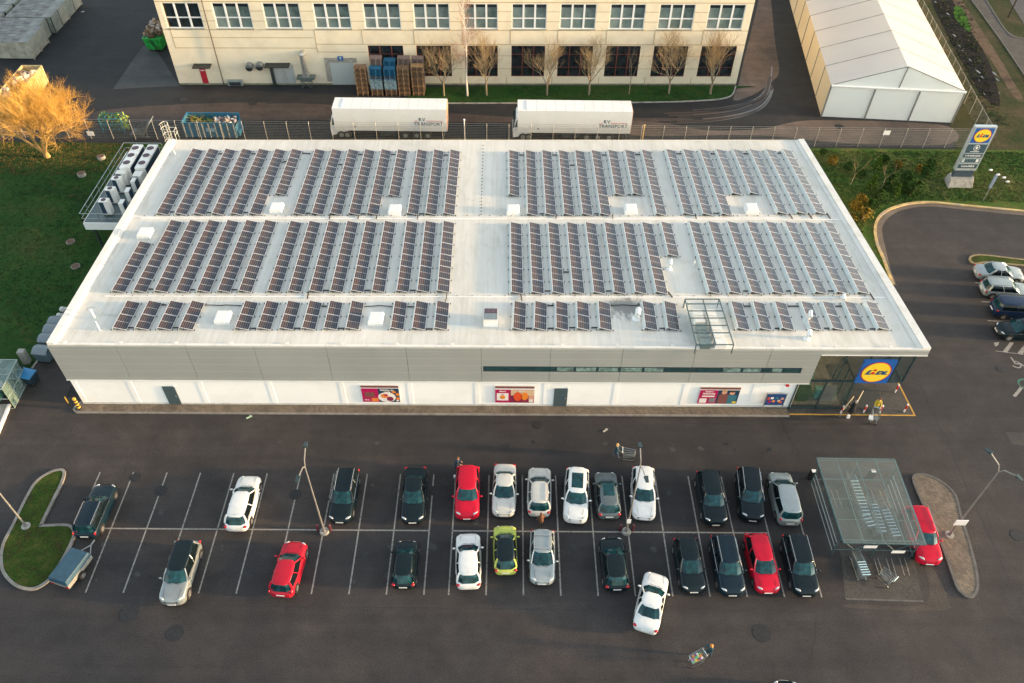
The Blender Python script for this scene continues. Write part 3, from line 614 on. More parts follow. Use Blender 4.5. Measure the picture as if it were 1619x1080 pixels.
def rows(top, bot, yt, yb, cnt, block, side):
    n = len(top)
    for i in range(n):
        xt = top[i]; xb, y_b = bot[i] if isinstance(bot[i], tuple) else (bot[i], yb)
        ya = yt[i] if isinstance(yt, list) else yt
        A = RF(xb, y_b, .34); k = cnt[i]; B = RF(xt, ya, .34)
        yaw = math.atan2(-(B.x - A.x), B.y - A.y)
        lab = 'solar panel row, %s from the left in the %s block, %s roof half, %s panels' % (ORD[i], block, side, NUM[k])
        r = thing('solar_panel_row', lab, 'solar panels', A.to_tuple(), 0, 'rows of solar panels on the store roof')
        r.rotation_euler = Matrix.Rotation(yaw, 4, 'Z').to_euler(); r.rotation_euler = (Matrix.Rotation(yaw, 3, 'Z') @ Matrix.Rotation(-math.atan(RS), 3, 'X')).to_euler()
        L = (B - A).length / k; s = L / (L_ + .02)
        for j in range(k):
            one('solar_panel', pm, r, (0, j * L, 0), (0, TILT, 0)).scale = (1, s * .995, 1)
        a, c_ = sheet(k); one('wind_sheet', a, r).scale = (1, s, 1); one('base_rail', c_, r).scale = (1, s, 1)
rows([304.8, 330.4, 356.8, 383.1, 409.4, 435.7, 461.6, 498.4, 524.9, 551.2, 577.1, 603.1, 629, 660, 686.1, 712],
     [247.4, 276.8, 306, 335.2, 364.5, 394.2, (435.4, 304.8), 463.7, 492.8, 522.1, 551.5, 580.8, (614.7, 307), 644.2, 673.1, 701.6], [234 + .1 * i for i in range(16)], 336, [7] * 6 + [5] + [7] * 5 + [5] + [7] * 3, 'back', 'left')
rows([804.7, 831, 856.9, 883, 909, 934.9, 961.2, 987.7, 1014.3, 1053, 1079.8, 1105.7, 1131.7, 1158.5, 1184.4, 1210.4, 1237],
     [(805.2, 306.3), 834.1, 863, 892, 920.9, 950, (972.8, 305.4), (1001.3, 305), 1038.2, (1081.5, 336.2), 1111.8, 1142.4, (1158.5, 304.5), (1187, 304), (1230.6, 334.8), (1261.4, 334.8), (1290.8, 334.8)],
     [236.4] * 6 + [235.8] * 3 + [234.7] * 8, 337, [5, 7, 7, 7, 7, 7, 5, 5, 7, 7, 7, 7, 5, 5, 7, 7, 7], 'back', 'right')
rows([221, 270.3, 300.6, 330, 359.7, 389.6, 419.4, 459.4, 489.1, 519.3, 549, 578.6, 608.2, 643.2, 672.5, 701.1],
     [176.6, 210.6, 244, 277.6, 311, 343.8, 377.2, 422.8, 455.9, 489.1, 522.1, 555.3, 588.3, 627, 659.6, 691.1], [380.6] + [346.9] * 6 + [348.3] * 9, 458.4, [4] + [6] * 15, 'middle', 'left')
rows([807.2, 836.7, 866.3, 896, 925.6, 955.3, 984.9, 1014.6, 1044.8, 1089, 1118.9, 1148.9, 1179.7, 1210, 1240.2, 1270.8, 1301.3],
     [808.5, 841.5, 873.8, 905.8, 938.8, 971.2, 1004.6, 1037.9, (1056.8, 401.7), 1121.4, 1155, 1188.8, 1222.9, 1256.5, 1290.7, 1324.8, 1358], [350.2] * 8 + [349.5] + [348.6] * 8, 460.8, [6] * 8 + [3] + [6] * 8, 'middle', 'right')
rows([201.2, 235.3, 269.7, 303.5, 387.9, 421.5, 455.4, 489.4, 522, 556, 624.4, 658, 691], [178, 213.4, 248.6, 283.2, 371.5, 406.7, 442, 477.2, 511.7, 546.7, 617.5, 651.5, 686.7], 474.4, 517.5, [2] * 13, 'front', 'left')
rows([813, 846, 878.7, 911.7, 945.7, 1015, 1049.7, 1155.4, 1190, 1224.6, 1266, 1299.2, 1333.8, 1367.9], [810.9, 844.5, 879.2, 913.2, 948.5, 1020.9, 1056, 1167.3, 1202.3, 1237.6, 1281.4, 1317.1, 1353.2, 1390], 474.8, 518, [2] * 14, 'front', 'right')
# cables between rows
cab = []
for x0, y0, x1, y1 in [(345, 243, 352, 243), (397, 243, 404, 243), (444, 257, 453, 255), (478, 242, 491, 243), (534, 260, 541, 260), (565, 244, 573, 244), (617, 244, 625, 244), (700, 245, 708, 245), (820, 245, 829, 245), (873, 245, 881, 245), (900, 261, 909, 261), (951, 245, 960, 245), (1004, 244, 1012, 244), (1068, 243, 1078, 243), (1123, 243, 1132, 243), (1175, 243, 1184, 243), (1229, 242, 1238, 242),
        (268, 335, 276, 335), (326, 336, 334, 336), (384, 336, 392, 336), (483, 337, 491, 337), (570, 338, 578, 338), (663, 338, 671, 338), (853, 338, 862, 338), (940, 338, 949, 338), (1128, 337, 1140, 337), (992, 308, 1001, 308), (233, 457, 242, 457), (299, 458, 308, 458), (366, 458, 375, 458), (510, 459, 520, 459), (576, 459, 587, 459), (648, 459, 658, 459), (861, 460, 872, 460), (958, 460, 968, 460), (890, 430, 901, 430), (1175, 460, 1186, 460), (1243, 460, 1254, 460), (1309, 460, 1321, 460),
        (201, 518, 211, 518), (271, 518, 282, 518), (395, 519, 405, 519), (463, 519, 475, 519), (534, 519, 545, 519), (673, 520, 684, 520), (831, 519, 843, 519), (866, 519, 878, 519), (900, 518, 912, 518), (935, 518, 946, 518), (1043, 519, 1054, 519), (1225, 519, 1236, 519), (1303, 519, 1315, 519), (1375, 520, 1388, 520), (254, 482, 263, 482), (507, 484, 517, 484), (643, 485, 655, 485), (865, 483, 877, 483), (1175, 484, 1187, 484), (1245, 484, 1264, 484), (1321, 484, 1333, 484)]:
    cab.append([(x0, y0), (x1, y1)])
cab += [[(322, 482.5), (335, 482.2), (345, 483), (358, 482.2), (370, 482.8), (382, 483.4)], [(574, 484.5), (590, 484), (600, 483), (612, 484), (622, 485)], [(965, 483), (985, 482), (1000, 483), (1012, 482)], [(488, 460), (486, 472)], [(707, 461), (706, 470), (704, 478)], [(823, 462), (825, 475)], [(1056, 461), (1063, 470)], [(1375, 463), (1382, 474)], [(522, 338), (521, 346)], [(567, 338), (566, 346)], [(596, 338), (595, 346)], [(661, 340), (660, 346)], [(880, 338), (879, 346)], [(969, 338), (969, 346)], [(1099, 338), (1101, 346)], [(1248, 338), (1253, 346)], [(1278, 337), (1284, 346)], [(1307, 337), (1313, 346)]]
for pts in cab:
    o = MB().path([RF(x, y, .05) for x, y in pts], .035 if len(pts) > 2 or pts[0][0] == pts[-1][0] else .05, 4).build('solar_cable', M['black'])
    x = (pts[0][0] + pts[-1][0]) / 2; y = (pts[0][1] + pts[-1][1]) / 2
    wh = 'back' if y < 330 else ('between the back and middle blocks' if y < 350 else ('middle' if y < 462 else 'front'))
    single(o, 'short black cable joining panel rows %s' % ('at the back block' if y < 330 else 'at the seam behind the middle block' if y < 350 else 'at the front end of the middle block' if y < 470 else 'in the front block'), 'cable', 'short black cables between panel rows, ' + ('back' if y < 330 else 'seam' if y < 350 else 'middle' if y < 470 else 'front'))
# ------------------------------------------------------------------ plant deck on the left side of the store
ZD = 4.0
deck = MB().box(-38.3, -33.05, 29.9, 41.95, ZD - .1, ZD, 0).box(-38.36, -33.05, 29.8, 29.9, ZD - .75, ZD + .03, 1).box(-38.36, -38.3, 29.9, 41.95, ZD - .75, ZD + .03, 1)
for x, y in ((-37.9, 30.4), (-37.9, 36), (-37.9, 41.5), (-35.2, 30.4), (-35.2, 41.5)): deck.box(x - .1, x + .1, y - .1, y + .1, .02, ZD - .1, 2)
deck.build('plant_deck', [mat('deck_grating', (.10, .14, .145), .5, .4, .3, 6), M['offwhite'], M['dark']], store, True)
mb = MB(); ring = [(-33.3, 29.85), (-38.33, 29.85), (-38.33, 41.9), (-34.5, 41.9)]
for a, b_ in zip(ring, ring[1:]):
    a = Vector(a); b_ = Vector(b_); n = max(2, round((b_ - a).length / 1.5))
    for z in (.5, 1.05): mb.tube((*a, ZD + z), (*b_, ZD + z), .025 if z < 1 else .035, n=4)
    for k in range(n + 1): p = lerp(a, b_, k / n); mb.tube((*p, ZD), (*p, ZD + 1.05), .028, n=4)
mb.build('deck_railing', M['steel'], store, True)
mb = MB()
for x in (-34.0, -33.45): mb.tube((x, 42.0, ZD - .6), (x, 42.0, 7.1), .03, n=4)
for k in range(11): mb.tube((-34.0, 42, ZD - .4 + k * .3), (-33.45, 42, ZD - .4 + k * .3), .02, n=4)
for z in (5.2, 5.9, 6.6, 7.1):
    pts = [(-33.72 + .4 * math.cos(a), 42.0 + .75 * math.sin(a), z) for a in [R(18 * k) for k in range(11)]]; mb.path(pts, .028, 4)
for a in (40, 70, 110, 140): mb.tube((-33.72 + .4 * math.cos(R(a)), 42 + .75 * math.sin(R(a)), 5.2), (-33.72 + .4 * math.cos(R(a)), 42 + .75 * math.sin(R(a)), 7.1), .022, n=4)
for z in (6.6, 7.1): mb.path([(-33.2, 41.6, z), (-32.3, 41.6, z), (-32.3, 40.9, z)], .028, 4)
mb.path([(-32.3, 40.9, 6), (-32.3, 40.9, 7.1)], .03, 4); mb.path([(-32.3, 41.6, 6), (-32.3, 41.6, 7.1)], .03, 4)
mb.build('caged_ladder', mat('cream_railing', (.62, .60, .52), .5, .3), store, True)
acw = mat('cream_unit_casing', (.76, .75, .70), .45, var=.05, dirt=(.62, .58, .5), dsc=1.5); fand = mat('fan_disc', (.06, .03, .045), .5, var=.5, sc=8); louv = mat('navy_louvre', (.02, .045, .075), .4, var=.3, sc=8)
def unit(px, py, z, w, d, h, lab, fan=False, side=None):
    c = P(px, py, z); t = thing('air_unit', lab, 'air conditioner', (c.x, c.y, ZD), 0, 'ventilation units on the side deck')
    MB().box(-w / 2, w / 2, -d / 2, d / 2, .12, z - ZD).build('casing', acw, t, bevel=.03)
    MB().box(-w / 2 + .05, w / 2 - .05, -d / 2 + .05, d / 2 - .05, 0, .11).build('foot', M['dark'], t)
    if fan: f = MB().tube((0, 0, z - ZD + .003), (0, 0, z - ZD + .03), min(w, d) * .36, min(w, d) * .36, 16).build('fan', fand, t)
    MB().box(-w / 2 + .04, w * .02, -d / 2 - .012, -d / 2 - .002, .2, z - ZD - .1).build('louvre', louv, t) if side != 'r' else MB().box(w / 2 + .003, w / 2 + .013, -d / 2 + .05, d / 2 - .05, .2, z - ZD - .08).build('louvre', louv, t)
for i, (x, y) in enumerate([(163.3, 315.8), (173.5, 297.5), (183.7, 280.8)]):
    unit(x, y, 5.65, .88, .62, 0, 'slim cream air unit with round top fan, %s from the front' % ORD[i], True)
unit(191, 271.5, 5.5, .95, .6, 0, 'plain cream air unit with blank top, just before the outer three-fan chiller')
for i, (x, y) in enumerate([(191.8, 318.5), (201.2, 299.5), (210.6, 284)]):
    unit(x, y, 5.35, .42, .75, 0, 'thin white air unit with dark blue side, %s from the front' % ORD[i], False, 'r')
unit(217.8, 274, 5.5, .85, .85, 0, 'square cream air unit with rusty top before the inner three-fan chiller')
for i, (n, f) in enumerate((((198.6, 263.5), (216, 229.7)), ((222.2, 264), (240.3, 229.9)))):
    a = P(*n, 5.75); b_ = P(*f, 5.75); c = (a + b_) / 2; L = (b_ - a).length + .35
    t = thing('chiller', ('outer' if i == 0 else 'inner') + ' white three-fan chiller at the far end of the side deck', 'chiller', (c.x, c.y, ZD), 0, 'three-fan chillers on the side deck')
    MB().box(-.5, .5, -L / 2, L / 2, .5, 1.75).build('casing', acw, t, bevel=.02); 
    for s in (-1, 1): MB().box(s * .503 - .006, s * .503 + .006, -L / 2 + .1, L / 2 - .1, .6, 1.6).build('louvre', louv, t)
    for k in (-1, 0, 1):
        y = k * L * .31; g = MB().tube((0, y, 1.75), (0, y, 1.83), .42, .40, 18).build('fan_ring', acw, t); MB().tube((0, y, 1.832), (0, y, 1.845), .35, .35, 16).build('fan_blades', fand, g)
    for x in (-.45, .45):
        for y in (-L / 2 + .1, L / 2 - .1): MB().box(x - .05, x + .05, y - .06, y + .06, 0, .5).build('leg', acw, t)
for i, (x, y) in enumerate([(246, 247), (241, 256)]):
    c = P(x, y, 4.6); t = thing('pump_unit', 'low dark pump between the inner chiller and the roof edge, the %s one' % ('rear' if i == 0 else 'front'), 'pump', (c.x, c.y, ZD), 0, 'dark pumps on the side deck')
    MB().box(-.35, .35, -.35, .35, 0, .6).build('casing', M['dark'], t, bevel=.04); MB().tube((0, 0, .6), (0, 0, .66), .27, .27, 14).build('fan', louv, t)

# ------------------------------------------------------------------ left of the store
grey_bin = mat('grey_blue_bin', (.085, .13, .155), .5, var=.15); binlid = mat('bin_lid_grey', (.16, .20, .22), .45, var=.1)
def wheelie(name, x, y, rz, w, d, h, lab, cat, body, lidm, grp=None, dome=True):
    t = thing(name, lab, cat, (x, y, .0), rz, grp); mb = MB()
    mb.hexa([(-w * .42, -d * .4, .18), (w * .42, -d * .4, .18), (w * .42, d * .4, .18), (-w * .42, d * .4, .18)], [(-w / 2, -d / 2, h), (w / 2, -d / 2, h), (w / 2, d / 2, h), (-w / 2, d / 2, h)])
    mb.build('body', body, t, bevel=.03)
    mb = MB(); n = 6; pr = []
    for k in range(n + 1):
        u = k / n; pr.append((-d / 2 + u * d, h + .02 + (.26 * math.sin(math.pi * u) if dome else .12 * u)))
    for (y0, z0), (y1, z1) in zip(pr, pr[1:]): mb.hexa([(-w / 2 - .03, y0, z0), (w / 2 + .03, y0, z0), (w / 2 + .03, y1, z1), (-w / 2 - .03, y1, z1)], [(-w / 2 - .03, y0, z0 + .04), (w / 2 + .03, y0, z0 + .04), (w / 2 + .03, y1, z1 + .04), (-w / 2 - .03, y1, z1 + .04)])
    mb.build('lid', lidm, t)
    for sx in (-1, 1):
        for sy in (-1, 1): MB().tube((sx * w * .38 - .03, sy * d * .33, .1), (sx * w * .38 + .03, sy * d * .33, .1), .1, .1, 10).build('wheel', M['black'], t)
    return t
for i, (x, y) in enumerate([(66, 553), (75, 534), (83, 519), (90, 507)]):
    c = P(x, y, 1.2); wheelie('waste_container', c.x, c.y, R(-6), 1.25, 1.15, 1.15, 'domed grey-blue waste container beside the store wall, %s from the front' % ORD[i], 'waste container', grey_bin, binlid, 'waste containers along the side wall')
for i, (x, y) in enumerate([(93, 497), (98, 487), (96, 502)]):
    c = P(x, y, .5); o = MB().ball((0, 0, .3), (.3, .25, .3), nu=7).ball((.2, .15, .2), (.2, .2, .22), nu=6).build('rubbish_bag', mat('white_bag', (.6, .6, .58), .5, var=.3) if i == 0 else bpy.data.materials['white_bag'])
    o.location = (c.x, c.y, .02); tag(o, 'pale rubbish bag on the grass behind the waste containers, %s from the front' % ORD[2 - i if i < 2 else 0], 'rubbish bag', 'pale rubbish bags')
c = P(42, 592, 1.0); wheelie('wheeled_bin', c.x, c.y, R(-14), 1.2, 1.0, 1.0, 'dark wheeled bin with bright blue lid beside the glass shelter', 'wheeled bin', mat('navy_bin', (.015, .03, .045), .5), mat('blue_lid', (.03, .20, .42), .45), None, False)
c = P(44, 573); o = MB().hexa([(-.28, -.25, 0), (.28, -.25, 0), (.28, .25, 0), (-.28, .25, 0)], [(-.28, -.25, 1.45), (.28, -.25, 1.45), (.28, .25, 1.45), (-.28, .25, 1.45)]).build('concrete_pillar', M['conc'], bevel=.03); o.location = (c.x, c.y, .0); tag(o, 'short square concrete pillar on the grass by the waste containers', 'pillar')
# glass shelter at the left edge
t = thing('glass_shelter', 'low teal glass shelter cut by the left edge of the photo, over a lit ramp', 'glass shelter', (-40.4, 12.6, 0))
A0, A1, H = (-38.3, 10.2), (-38.75, 14.2), 2.35
A0 = tuple(P(2, 616, H)[:2]); A1 = tuple(P(27, 569, H)[:2]); mb = MB(); gp = MB(); x0 = -43.2
cs = [A0, A1, (x0, A1[1]), (x0, A0[1])]
for (ax, ay), (bx, by) in zip(cs, cs[1:] + cs[:1]):
    for z in (.05, 1.2, H): mb.tube((ax, ay, z), (bx, by, z), .045, n=4)
    n = 3 if abs(ax - bx) < 2 else 4
    for k in range(n + 1): mb.tube((lerp(ax, bx, k / n), lerp(ay, by, k / n), 0), (lerp(ax, bx, k / n), lerp(ay, by, k / n), H), .035, n=4)
for k in range(1, 4): mb.tube((lerp(A1[0], x0, k / 4), A1[1], H), (lerp(A0[0], x0, k / 4), A0[1], H), .035, n=4)
mb.tube((lerp(A0[0], A1[0], .5), (A0[1] + A1[1]) / 2, H), (x0, (A0[1] + A1[1]) / 2, H), .035, n=4)
mb.build('frame', mat('pale_teal_frame', (.30, .36, .34), .4, .3), t, True)
for (ax, ay), (bx, by) in zip(cs[:2], cs[1:3]): gp.poly([(ax, ay, .1), (bx, by, .1), (bx, by, H), (ax, ay, H)])
gp.poly([(p[0], p[1], H + .01) for p in cs]); gp.build('glass', mat('sage_glass', (.16, .24, .22), .1, var=.25, sc=1, trans=.35), t, True)
MB().box(-42.6, -39.6, A0[1] + .5, A1[1] - .5, .02, .8).build('stored_goods', mat('dark_goods', (.03, .11, .10), .6, var=.6, sc=3), t, True)
MB().ball((-39.9, A1[1] - 1.4, 1.0), (.5, .4, .3)).build('white_sack', M['offwhite'], t, True)
tag(MB().prism([tuple(P(-30, 640)[:2]), tuple(P(16, 640)[:2]), tuple(P(-10, 700)[:2]), tuple(P(-60, 700)[:2])], -.0, .09).build('delivery_ramp', mat('ramp_concrete', (.34, .30, .25), .8, var=.2, grain=.4)), kind='structure')
kerb('ramp_kerb', pp((16, 641), (-4, 690)), .2, .2, M['offwhite'], False)
# black and yellow bollard with its guard rail
c = P(126, 646, .1); t = thing('striped_bollard', 'black and yellow striped bollard at the left front corner of the store', 'bollard', (c.x, c.y, .09))
for k in range(8): MB().tube((0, 0, k * .16), (0, 0, (k + 1) * .16 - .001), .13, .13, 14).build('band', M['yellow'] if k % 2 else mat('black_band', (.015, .015, .015), .5) if k == 0 else bpy.data.materials['black_band'], t)
t2 = thing('guard_post', 'thin yellow guard post behind the striped bollard', 'guard post', (P(108, 637)[0], P(108, 637)[1], 0)); MB().tube((0, 0, 0), (0, 0, .75), .05, .05, 8).build('post', M['yellow'], t2)

# ------------------------------------------------------------------ factory behind
K2 = .021; Y0 = 64.41
fac = thing('factory_building', 'large cream factory block with two rows of tall windows behind the supermarket', 'factory', (-5, Y0, 0))
def fx(px, py): return PY(px, py, Y0).x
cream = mat('cream_render', (.78, .68, .50), .85, var=.06, sc=.5, dirt=(.70, .60, .44), dsc=.35, grain=.25); ochre = mat('ochre_joint', (.42, .29, .13), .9, var=.2)
FX0, FX1 = -40.35, 30.4; ZT = 13.5
up = [(270.7, 327.5), (347.2, 404.1), (424.3, 480.7), (501.7, 557.2), (578.5, 635), (656, 711.5), (733.7, 786.9), (809, 863.5), (884.7, 941), (962.5, 1018), (1039.7, 1095.5), (1117, 1174.5)]
UP = [(PY(a, 45.5, Y0 + K2 * 0).x, PY(b_, 45.5, Y0).x) for a, b_ in up]
Z1, Z2 = 7.3, 10.35; L1, L2 = 1.15, 5.2
lo = UP[4:]
mb = MB()
def wallrow(z0, z1, holes):
    x = FX0
    for a, b_ in holes + [(FX1, None)]:
        if a > x: mb.box(x, a, Y0, Y0 + .45, z0, z1)
        if b_: x = b_
    for a, b_ in holes: mb.box(a, b_, Y0 + .3, Y0 + .45, z0, z1, 0)
wallrow(0, L1, []); wallrow(L1, L2, lo); wallrow(L2, Z1, []); wallrow(Z1, Z2, UP); wallrow(Z2, ZT, [])
mb.box(FX0, FX0 + .4, Y0 + .45, Y0 + 22, 0, ZT); mb.box(FX1 - .4, FX1, Y0 + .45, Y0 + 22, 0, ZT); mb.box(FX0 + .4, FX1 - .4, Y0 + 21.6, Y0 + 22, 0, ZT)
def jt(x0, x1, z, w=.07): mb.box(x0, x1, Y0 - .012, Y0, z - w / 2, z + w / 2, 1)
def jv(x, z0, z1, w=.07): mb.box(x - w / 2, x + w / 2, Y0 - .016, Y0, z0, z1, 1)
for z in (7.12, 10.5): jt(FX0, FX1, z)
jt(FX0 + .9, -22.5, 6.15); jt(FX0 + .9, -22.3, 4.85); jt(-22.3, FX1, 5.35); jt(-22.3, -16.2, 4.35); jv(FX0 + .9, 4.85, Z2); jv(-22.3, 4.35, 7.1)
for i, (a, b_) in enumerate(UP[:-1]):
    c = UP[i + 1][0]; jt(b_, c, 8.2, .06); jt(b_, c, 9.4, .06)
    if i >= 3: jv(c - .15 if i > 3 else -16.6, 5.4, 7.08); jt(b_ if i > 3 else b_, c, 3.9, .05) if i > 3 else None; jt(b_, c, 2.2, .05) if i > 3 else None; jv(c - .6, .1, 1.1)
mb.shear(K2); mb.build('wall', [cream, ochre], fac, True)
MB().box(FX0 - .1, FX1 + .1, Y0 - .1, Y0 + 22.1, ZT, ZT + .3).shear(K2).build('roof', mat('factory_roof', (.10, .10, .10), .9), fac, True)
MB().box(FX0, FX1, Y0 - .05, Y0 - .013, 0, .22).shear(K2).build('plinth', mat('mossy_plinth', (.20, .20, .13), .9, var=.3, sc=2), fac, True)
whitef = mat('white_window_frame', (.74, .75, .74), .5, var=.05); brownf = mat('red_brown_frame', (.12, .035, .026), .7, var=.35, sc=3)
curt = mat('grey_blind_glass', (.15, .195, .18), .12, var=.25, sc=.9); curt2 = mat('pale_blind_glass', (.22, .26, .235), .15, var=.3, sc=.7); curt3 = mat('dim_blind_glass', (.09, .125, .12), .08, var=.4, sc=1.1); gd = mat('dark_factory_glass', (.018, .024, .028), .08, var=.6, sc=1.3); sill = mat('zinc_sill', (.30, .36, .37), .5, .5)
for i, (a, b_) in enumerate(UP):
    w = MB(); t = .09; y0, y1 = Y0 + .06, Y0 + .16
    w.box(a, b_, y0, y1, Z1, Z1 + t).box(a, b_, y0, y1, Z2 - t, Z2).box(a, a + t, y0, y1, Z1 + t, Z2 - t).box(b_ - t, b_, y0, y1, Z1 + t, Z2 - t)
    W = b_ - a
    for k in (1, 2): x = a + W * k / 3; w.box(x - .11, x + .11, y0, y1, Z1 + t, Z2 - t)
    w.box(a + t, b_ - t, y0 - .01, y1 - .02, 8.52, 8.64); w.shear(K2); fw = w.build('window', whitef, fac, True)
    for k in range(3):
        for z0, z1 in ((Z1 + t, 8.52), (8.64, 9.85)): MB().box(a + W * k / 3 + .1, a + W * (k + 1) / 3 - .1, Y0 + .17, Y0 + .2, z0, z1).shear(K2).build('pane', gd if i == 0 else (curt, curt, curt2, curt, curt3)[(i * 5 + k * 3 + int(z0)) % 5], fw, True)
        MB().box(a + W * k / 3 + .1, a + W * (k + 1) / 3 - .1, Y0 + .17, Y0 + .2, 9.86, Z2 - t).shear(K2).build('pane', gd, fw, True)
    MB().box(a - .05, b_ + .05, Y0 - .1, Y0 + .06, Z1 - .08, Z1 - .003).shear(K2).build('sill', sill, fw, True)
for i, (a, b_) in enumerate(lo):
    w = MB(); t = .07; y0, y1 = Y0 + .08, Y0 + .16; W = b_ - a
    w.box(a, b_, y0, y1, L1, L1 + t).box(a, b_, y0, y1, L2 - t, L2).box(a, a + t, y0, y1, L1 + t, L2 - t).box(b_ - t, b_, y0, y1, L1 + t, L2 - t)
    for k in (1, 2): x = a + W * k / 3; w.box(x - .08, x + .05, y0, y1, L1 + t, L2 - t)
    for z in (2.35, 4.05): w.box(a + t, b_ - t, y0 + .01, y1 - .01, z - .03, z + .03)
    w.shear(K2); fw = w.build('window', brownf, fac, True)
    MB().box(a + t, b_ - t, Y0 + .165, Y0 + .2, L1 + t, L2 - t).shear(K2).build('pane', gd, fw, True)
# things fixed to the lower left wall
def FZ(px, py): p = PY(px, py, Y0 - .7); return p
dc = (fx(326, 133), fx(334, 133))
d = MB().box(fx(325.5, 132), fx(334.5, 132), Y0 - .04, Y0 - .014, .05, 2.35).shear(K2).build('door', mat('crimson_door', (.42, .018, .035), .5, var=.12), fac, True)
MB().box(dc[0] + .1, dc[0] + .6, Y0 - .08, Y0 - .045, 1.9, 2.0).shear(K2).build('door_plate', M['offwhite'], d, True)
awn = mat('mossy_awning', (.035, .035, .028), .9, var=.4, sc=3)
for x0, x1, z in ((fx(318, 104) - .5, fx(345, 104) - .45, 2.75), (fx(427, 103) - .3, fx(465, 103) - .3, 2.85)):
    MB().hexa([(x0, Y0 - 1.0, z - .12), (x1, Y0 - 1.0, z - .12), (x1, Y0 - .02, z), (x0, Y0 - .02, z)], [(x0, Y0 - 1.0, z - .02), (x1, Y0 - 1.0, z - .02), (x1, Y0 - .02, z + .1), (x0, Y0 - .02, z + .1)]).shear(K2).build('awning', awn, fac, True)
ductm = mat('galvanised_duct', (.50, .50, .48), .3, .7, .15, 3)
for px, py in ((396, 103), (412, 102)):
    p = PY(px, py, Y0 - .5); MB().tube((p.x, Y0 - .02 + K2 * p.x, p.z + .1), (p.x, Y0 - .7 + K2 * p.x, p.z), .42, .46, 16).build('vent_duct', mat('vent_grey', (.2, .22, .22), .5, .3) if px == 396 else bpy.data.materials['vent_grey'], fac, True)
    MB().tube((p.x, Y0 - .702 + K2 * p.x, p.z), (p.x, Y0 - .71 + K2 * p.x, p.z), .40, .40, 16).build('vent_opening', M['black'], fac, True)
p = PY(376, 128, Y0); MB().box(p.x - .9, p.x + .9, Y0 - .5, Y0 - .02, .1, .75).shear(K2).build('vent_box', mat('grey_vent_box', (.22, .26, .25), .5, var=.2), fac, True)
MB().box(p.x - .7, p.x + .7, Y0 - .52, Y0 - .503, .15, .6).shear(K2).build('grille', M['dark'], fac, True)
a, b_ = fx(440, 134), fx(471, 134); gd2 = mat('pale_grey_door', (.42, .44, .42), .6, var=.08)
d = MB().box(a, b_, Y0 - .05, Y0 - .014, .15, 2.6).shear(K2).build('double_door', gd2, fac, True)
MB().box(a - .35, a, Y0 - .4, Y0 - .014, .05, 2.6).shear(K2).build('door_jamb', M['dark'], fac, True)
c = (a + b_) / 2; q = MB().box(c - .35, c + .35, Y0 - .065, Y0 - .052, .3, 1.9).shear(K2).build('wicket_door', mat('wicket_grey', (.36, .38, .36), .6), d, True)
p = PY(487, 120, Y0); mb = MB(); x = p.x; y = Y0 - .55 + K2 * x
mb.box(x - 1.1, x + 1.1, y - .45, y + .45, 1.2, 1.45).box(x - .7, x + .7, y - .4, y + .4, .9, 1.2)
for s in (-1, 1): mb.tube((x + s * .6, y - .3, 0), (x + s * .6, y - .3, 1.0), .04, n=5); mb.tube((x + s * .6, y + .3, 0), (x + s * .6, y + .3, 1.0), .04, n=5); mb.tube((x - s * .6, y - .3, 0), (x + s * .6, y - .3, 1.0), .03, n=5)
mb.build('duct_frame', mat('duct_base_grey', (.13, .17, .16), .5, .3), fac, True)
MB().hexa([(x - .45, y - .35, 1.45), (x + .45, y - .35, 1.45), (x + .45, y + .35, 1.45), (x - .45, y + .35, 1.45)], [(x - .3, y - .3, 2.0), (x + .3, y - .3, 2.0), (x + .3, y + .3, 2.0), (x - .3, y + .3, 2.0)]).tube((x, y, 2.0), (x, y, 4.2), .32, .32, 14).ball((x, y, 4.2), .36).tube((x, y, 4.2), (x + .15, y + .6, 4.35), .34, .34, 14).build('exhaust_duct', ductm, fac, True, smooth=False)
a, b_ = fx(527, 128), fx(563, 128)
MB().box(a, b_, Y0 - .06, Y0 - .014, .08, 3.0).shear(K2).build('roller_door', mat('pale_roller_door', (.46, .50, .47), .5, var=.06, sc=4), fac, True)
MB().box(a - .6, b_ + .5, Y0 - .09, Y0 - .014, 3.05, 3.6).box(a - .6, a - .05, Y0 - .09, Y0 - .014, .5, 3.04).shear(K2).build('door_surround', mat('cracked_grey_surround', (.34, .31, .26), .9, var=.35, sc=2), fac, True)
p = PY(539, 88.5, Y0)
sg = MB().box(p.x - .35, p.x + .35, Y0 - .13, Y0 - .095, 3.3, 3.85).shear(K2).build('number_sign', mat('blue_sign', (.02, .12, .30), .5)); 
def text(body, size, name, m, parent, loc, rot=(R(90), 0, 0), ext=.004, off=0.0, shear=0.0, sp=1.0, align='CENTER', sx=1.0, word=True):
    cu = bpy.data.curves.new(name, 'FONT'); cu.body = body; cu.size = size; cu.extrude = ext; cu.offset = off; cu.shear = shear; cu.space_character = sp; cu.align_x = align; cu.align_y = 'CENTER'; cu.resolution_u = 2
    tmp = bpy.data.objects.new('tmp', cu); COL.objects.link(tmp); dg = bpy.context.evaluated_depsgraph_get(); me = bpy.data.meshes.new_from_object(tmp.evaluated_get(dg)); bpy.data.objects.remove(tmp); bpy.data.curves.remove(cu)
    for v in me.vertices: v.co.x *= sx
    me.materials.clear(); me.materials.append(m); o = bpy.data.objects.new(name, me); COL.objects.link(o); o.rotation_euler = rot
    if parent: o.parent = parent; o.location = Vector(loc) - (worg(parent) if word else Vector())
    else: o.location = loc
    return o
single(sg, 'small blue sign with white number 9 above the factory roller door', 'sign')
text('9', .5, 'number', M['white'], sg, (p.x, Y0 - .136 + K2 * p.x, 3.57))
x1, z1 = PY(322.4, 0, Y0 - .15).x, 10.8
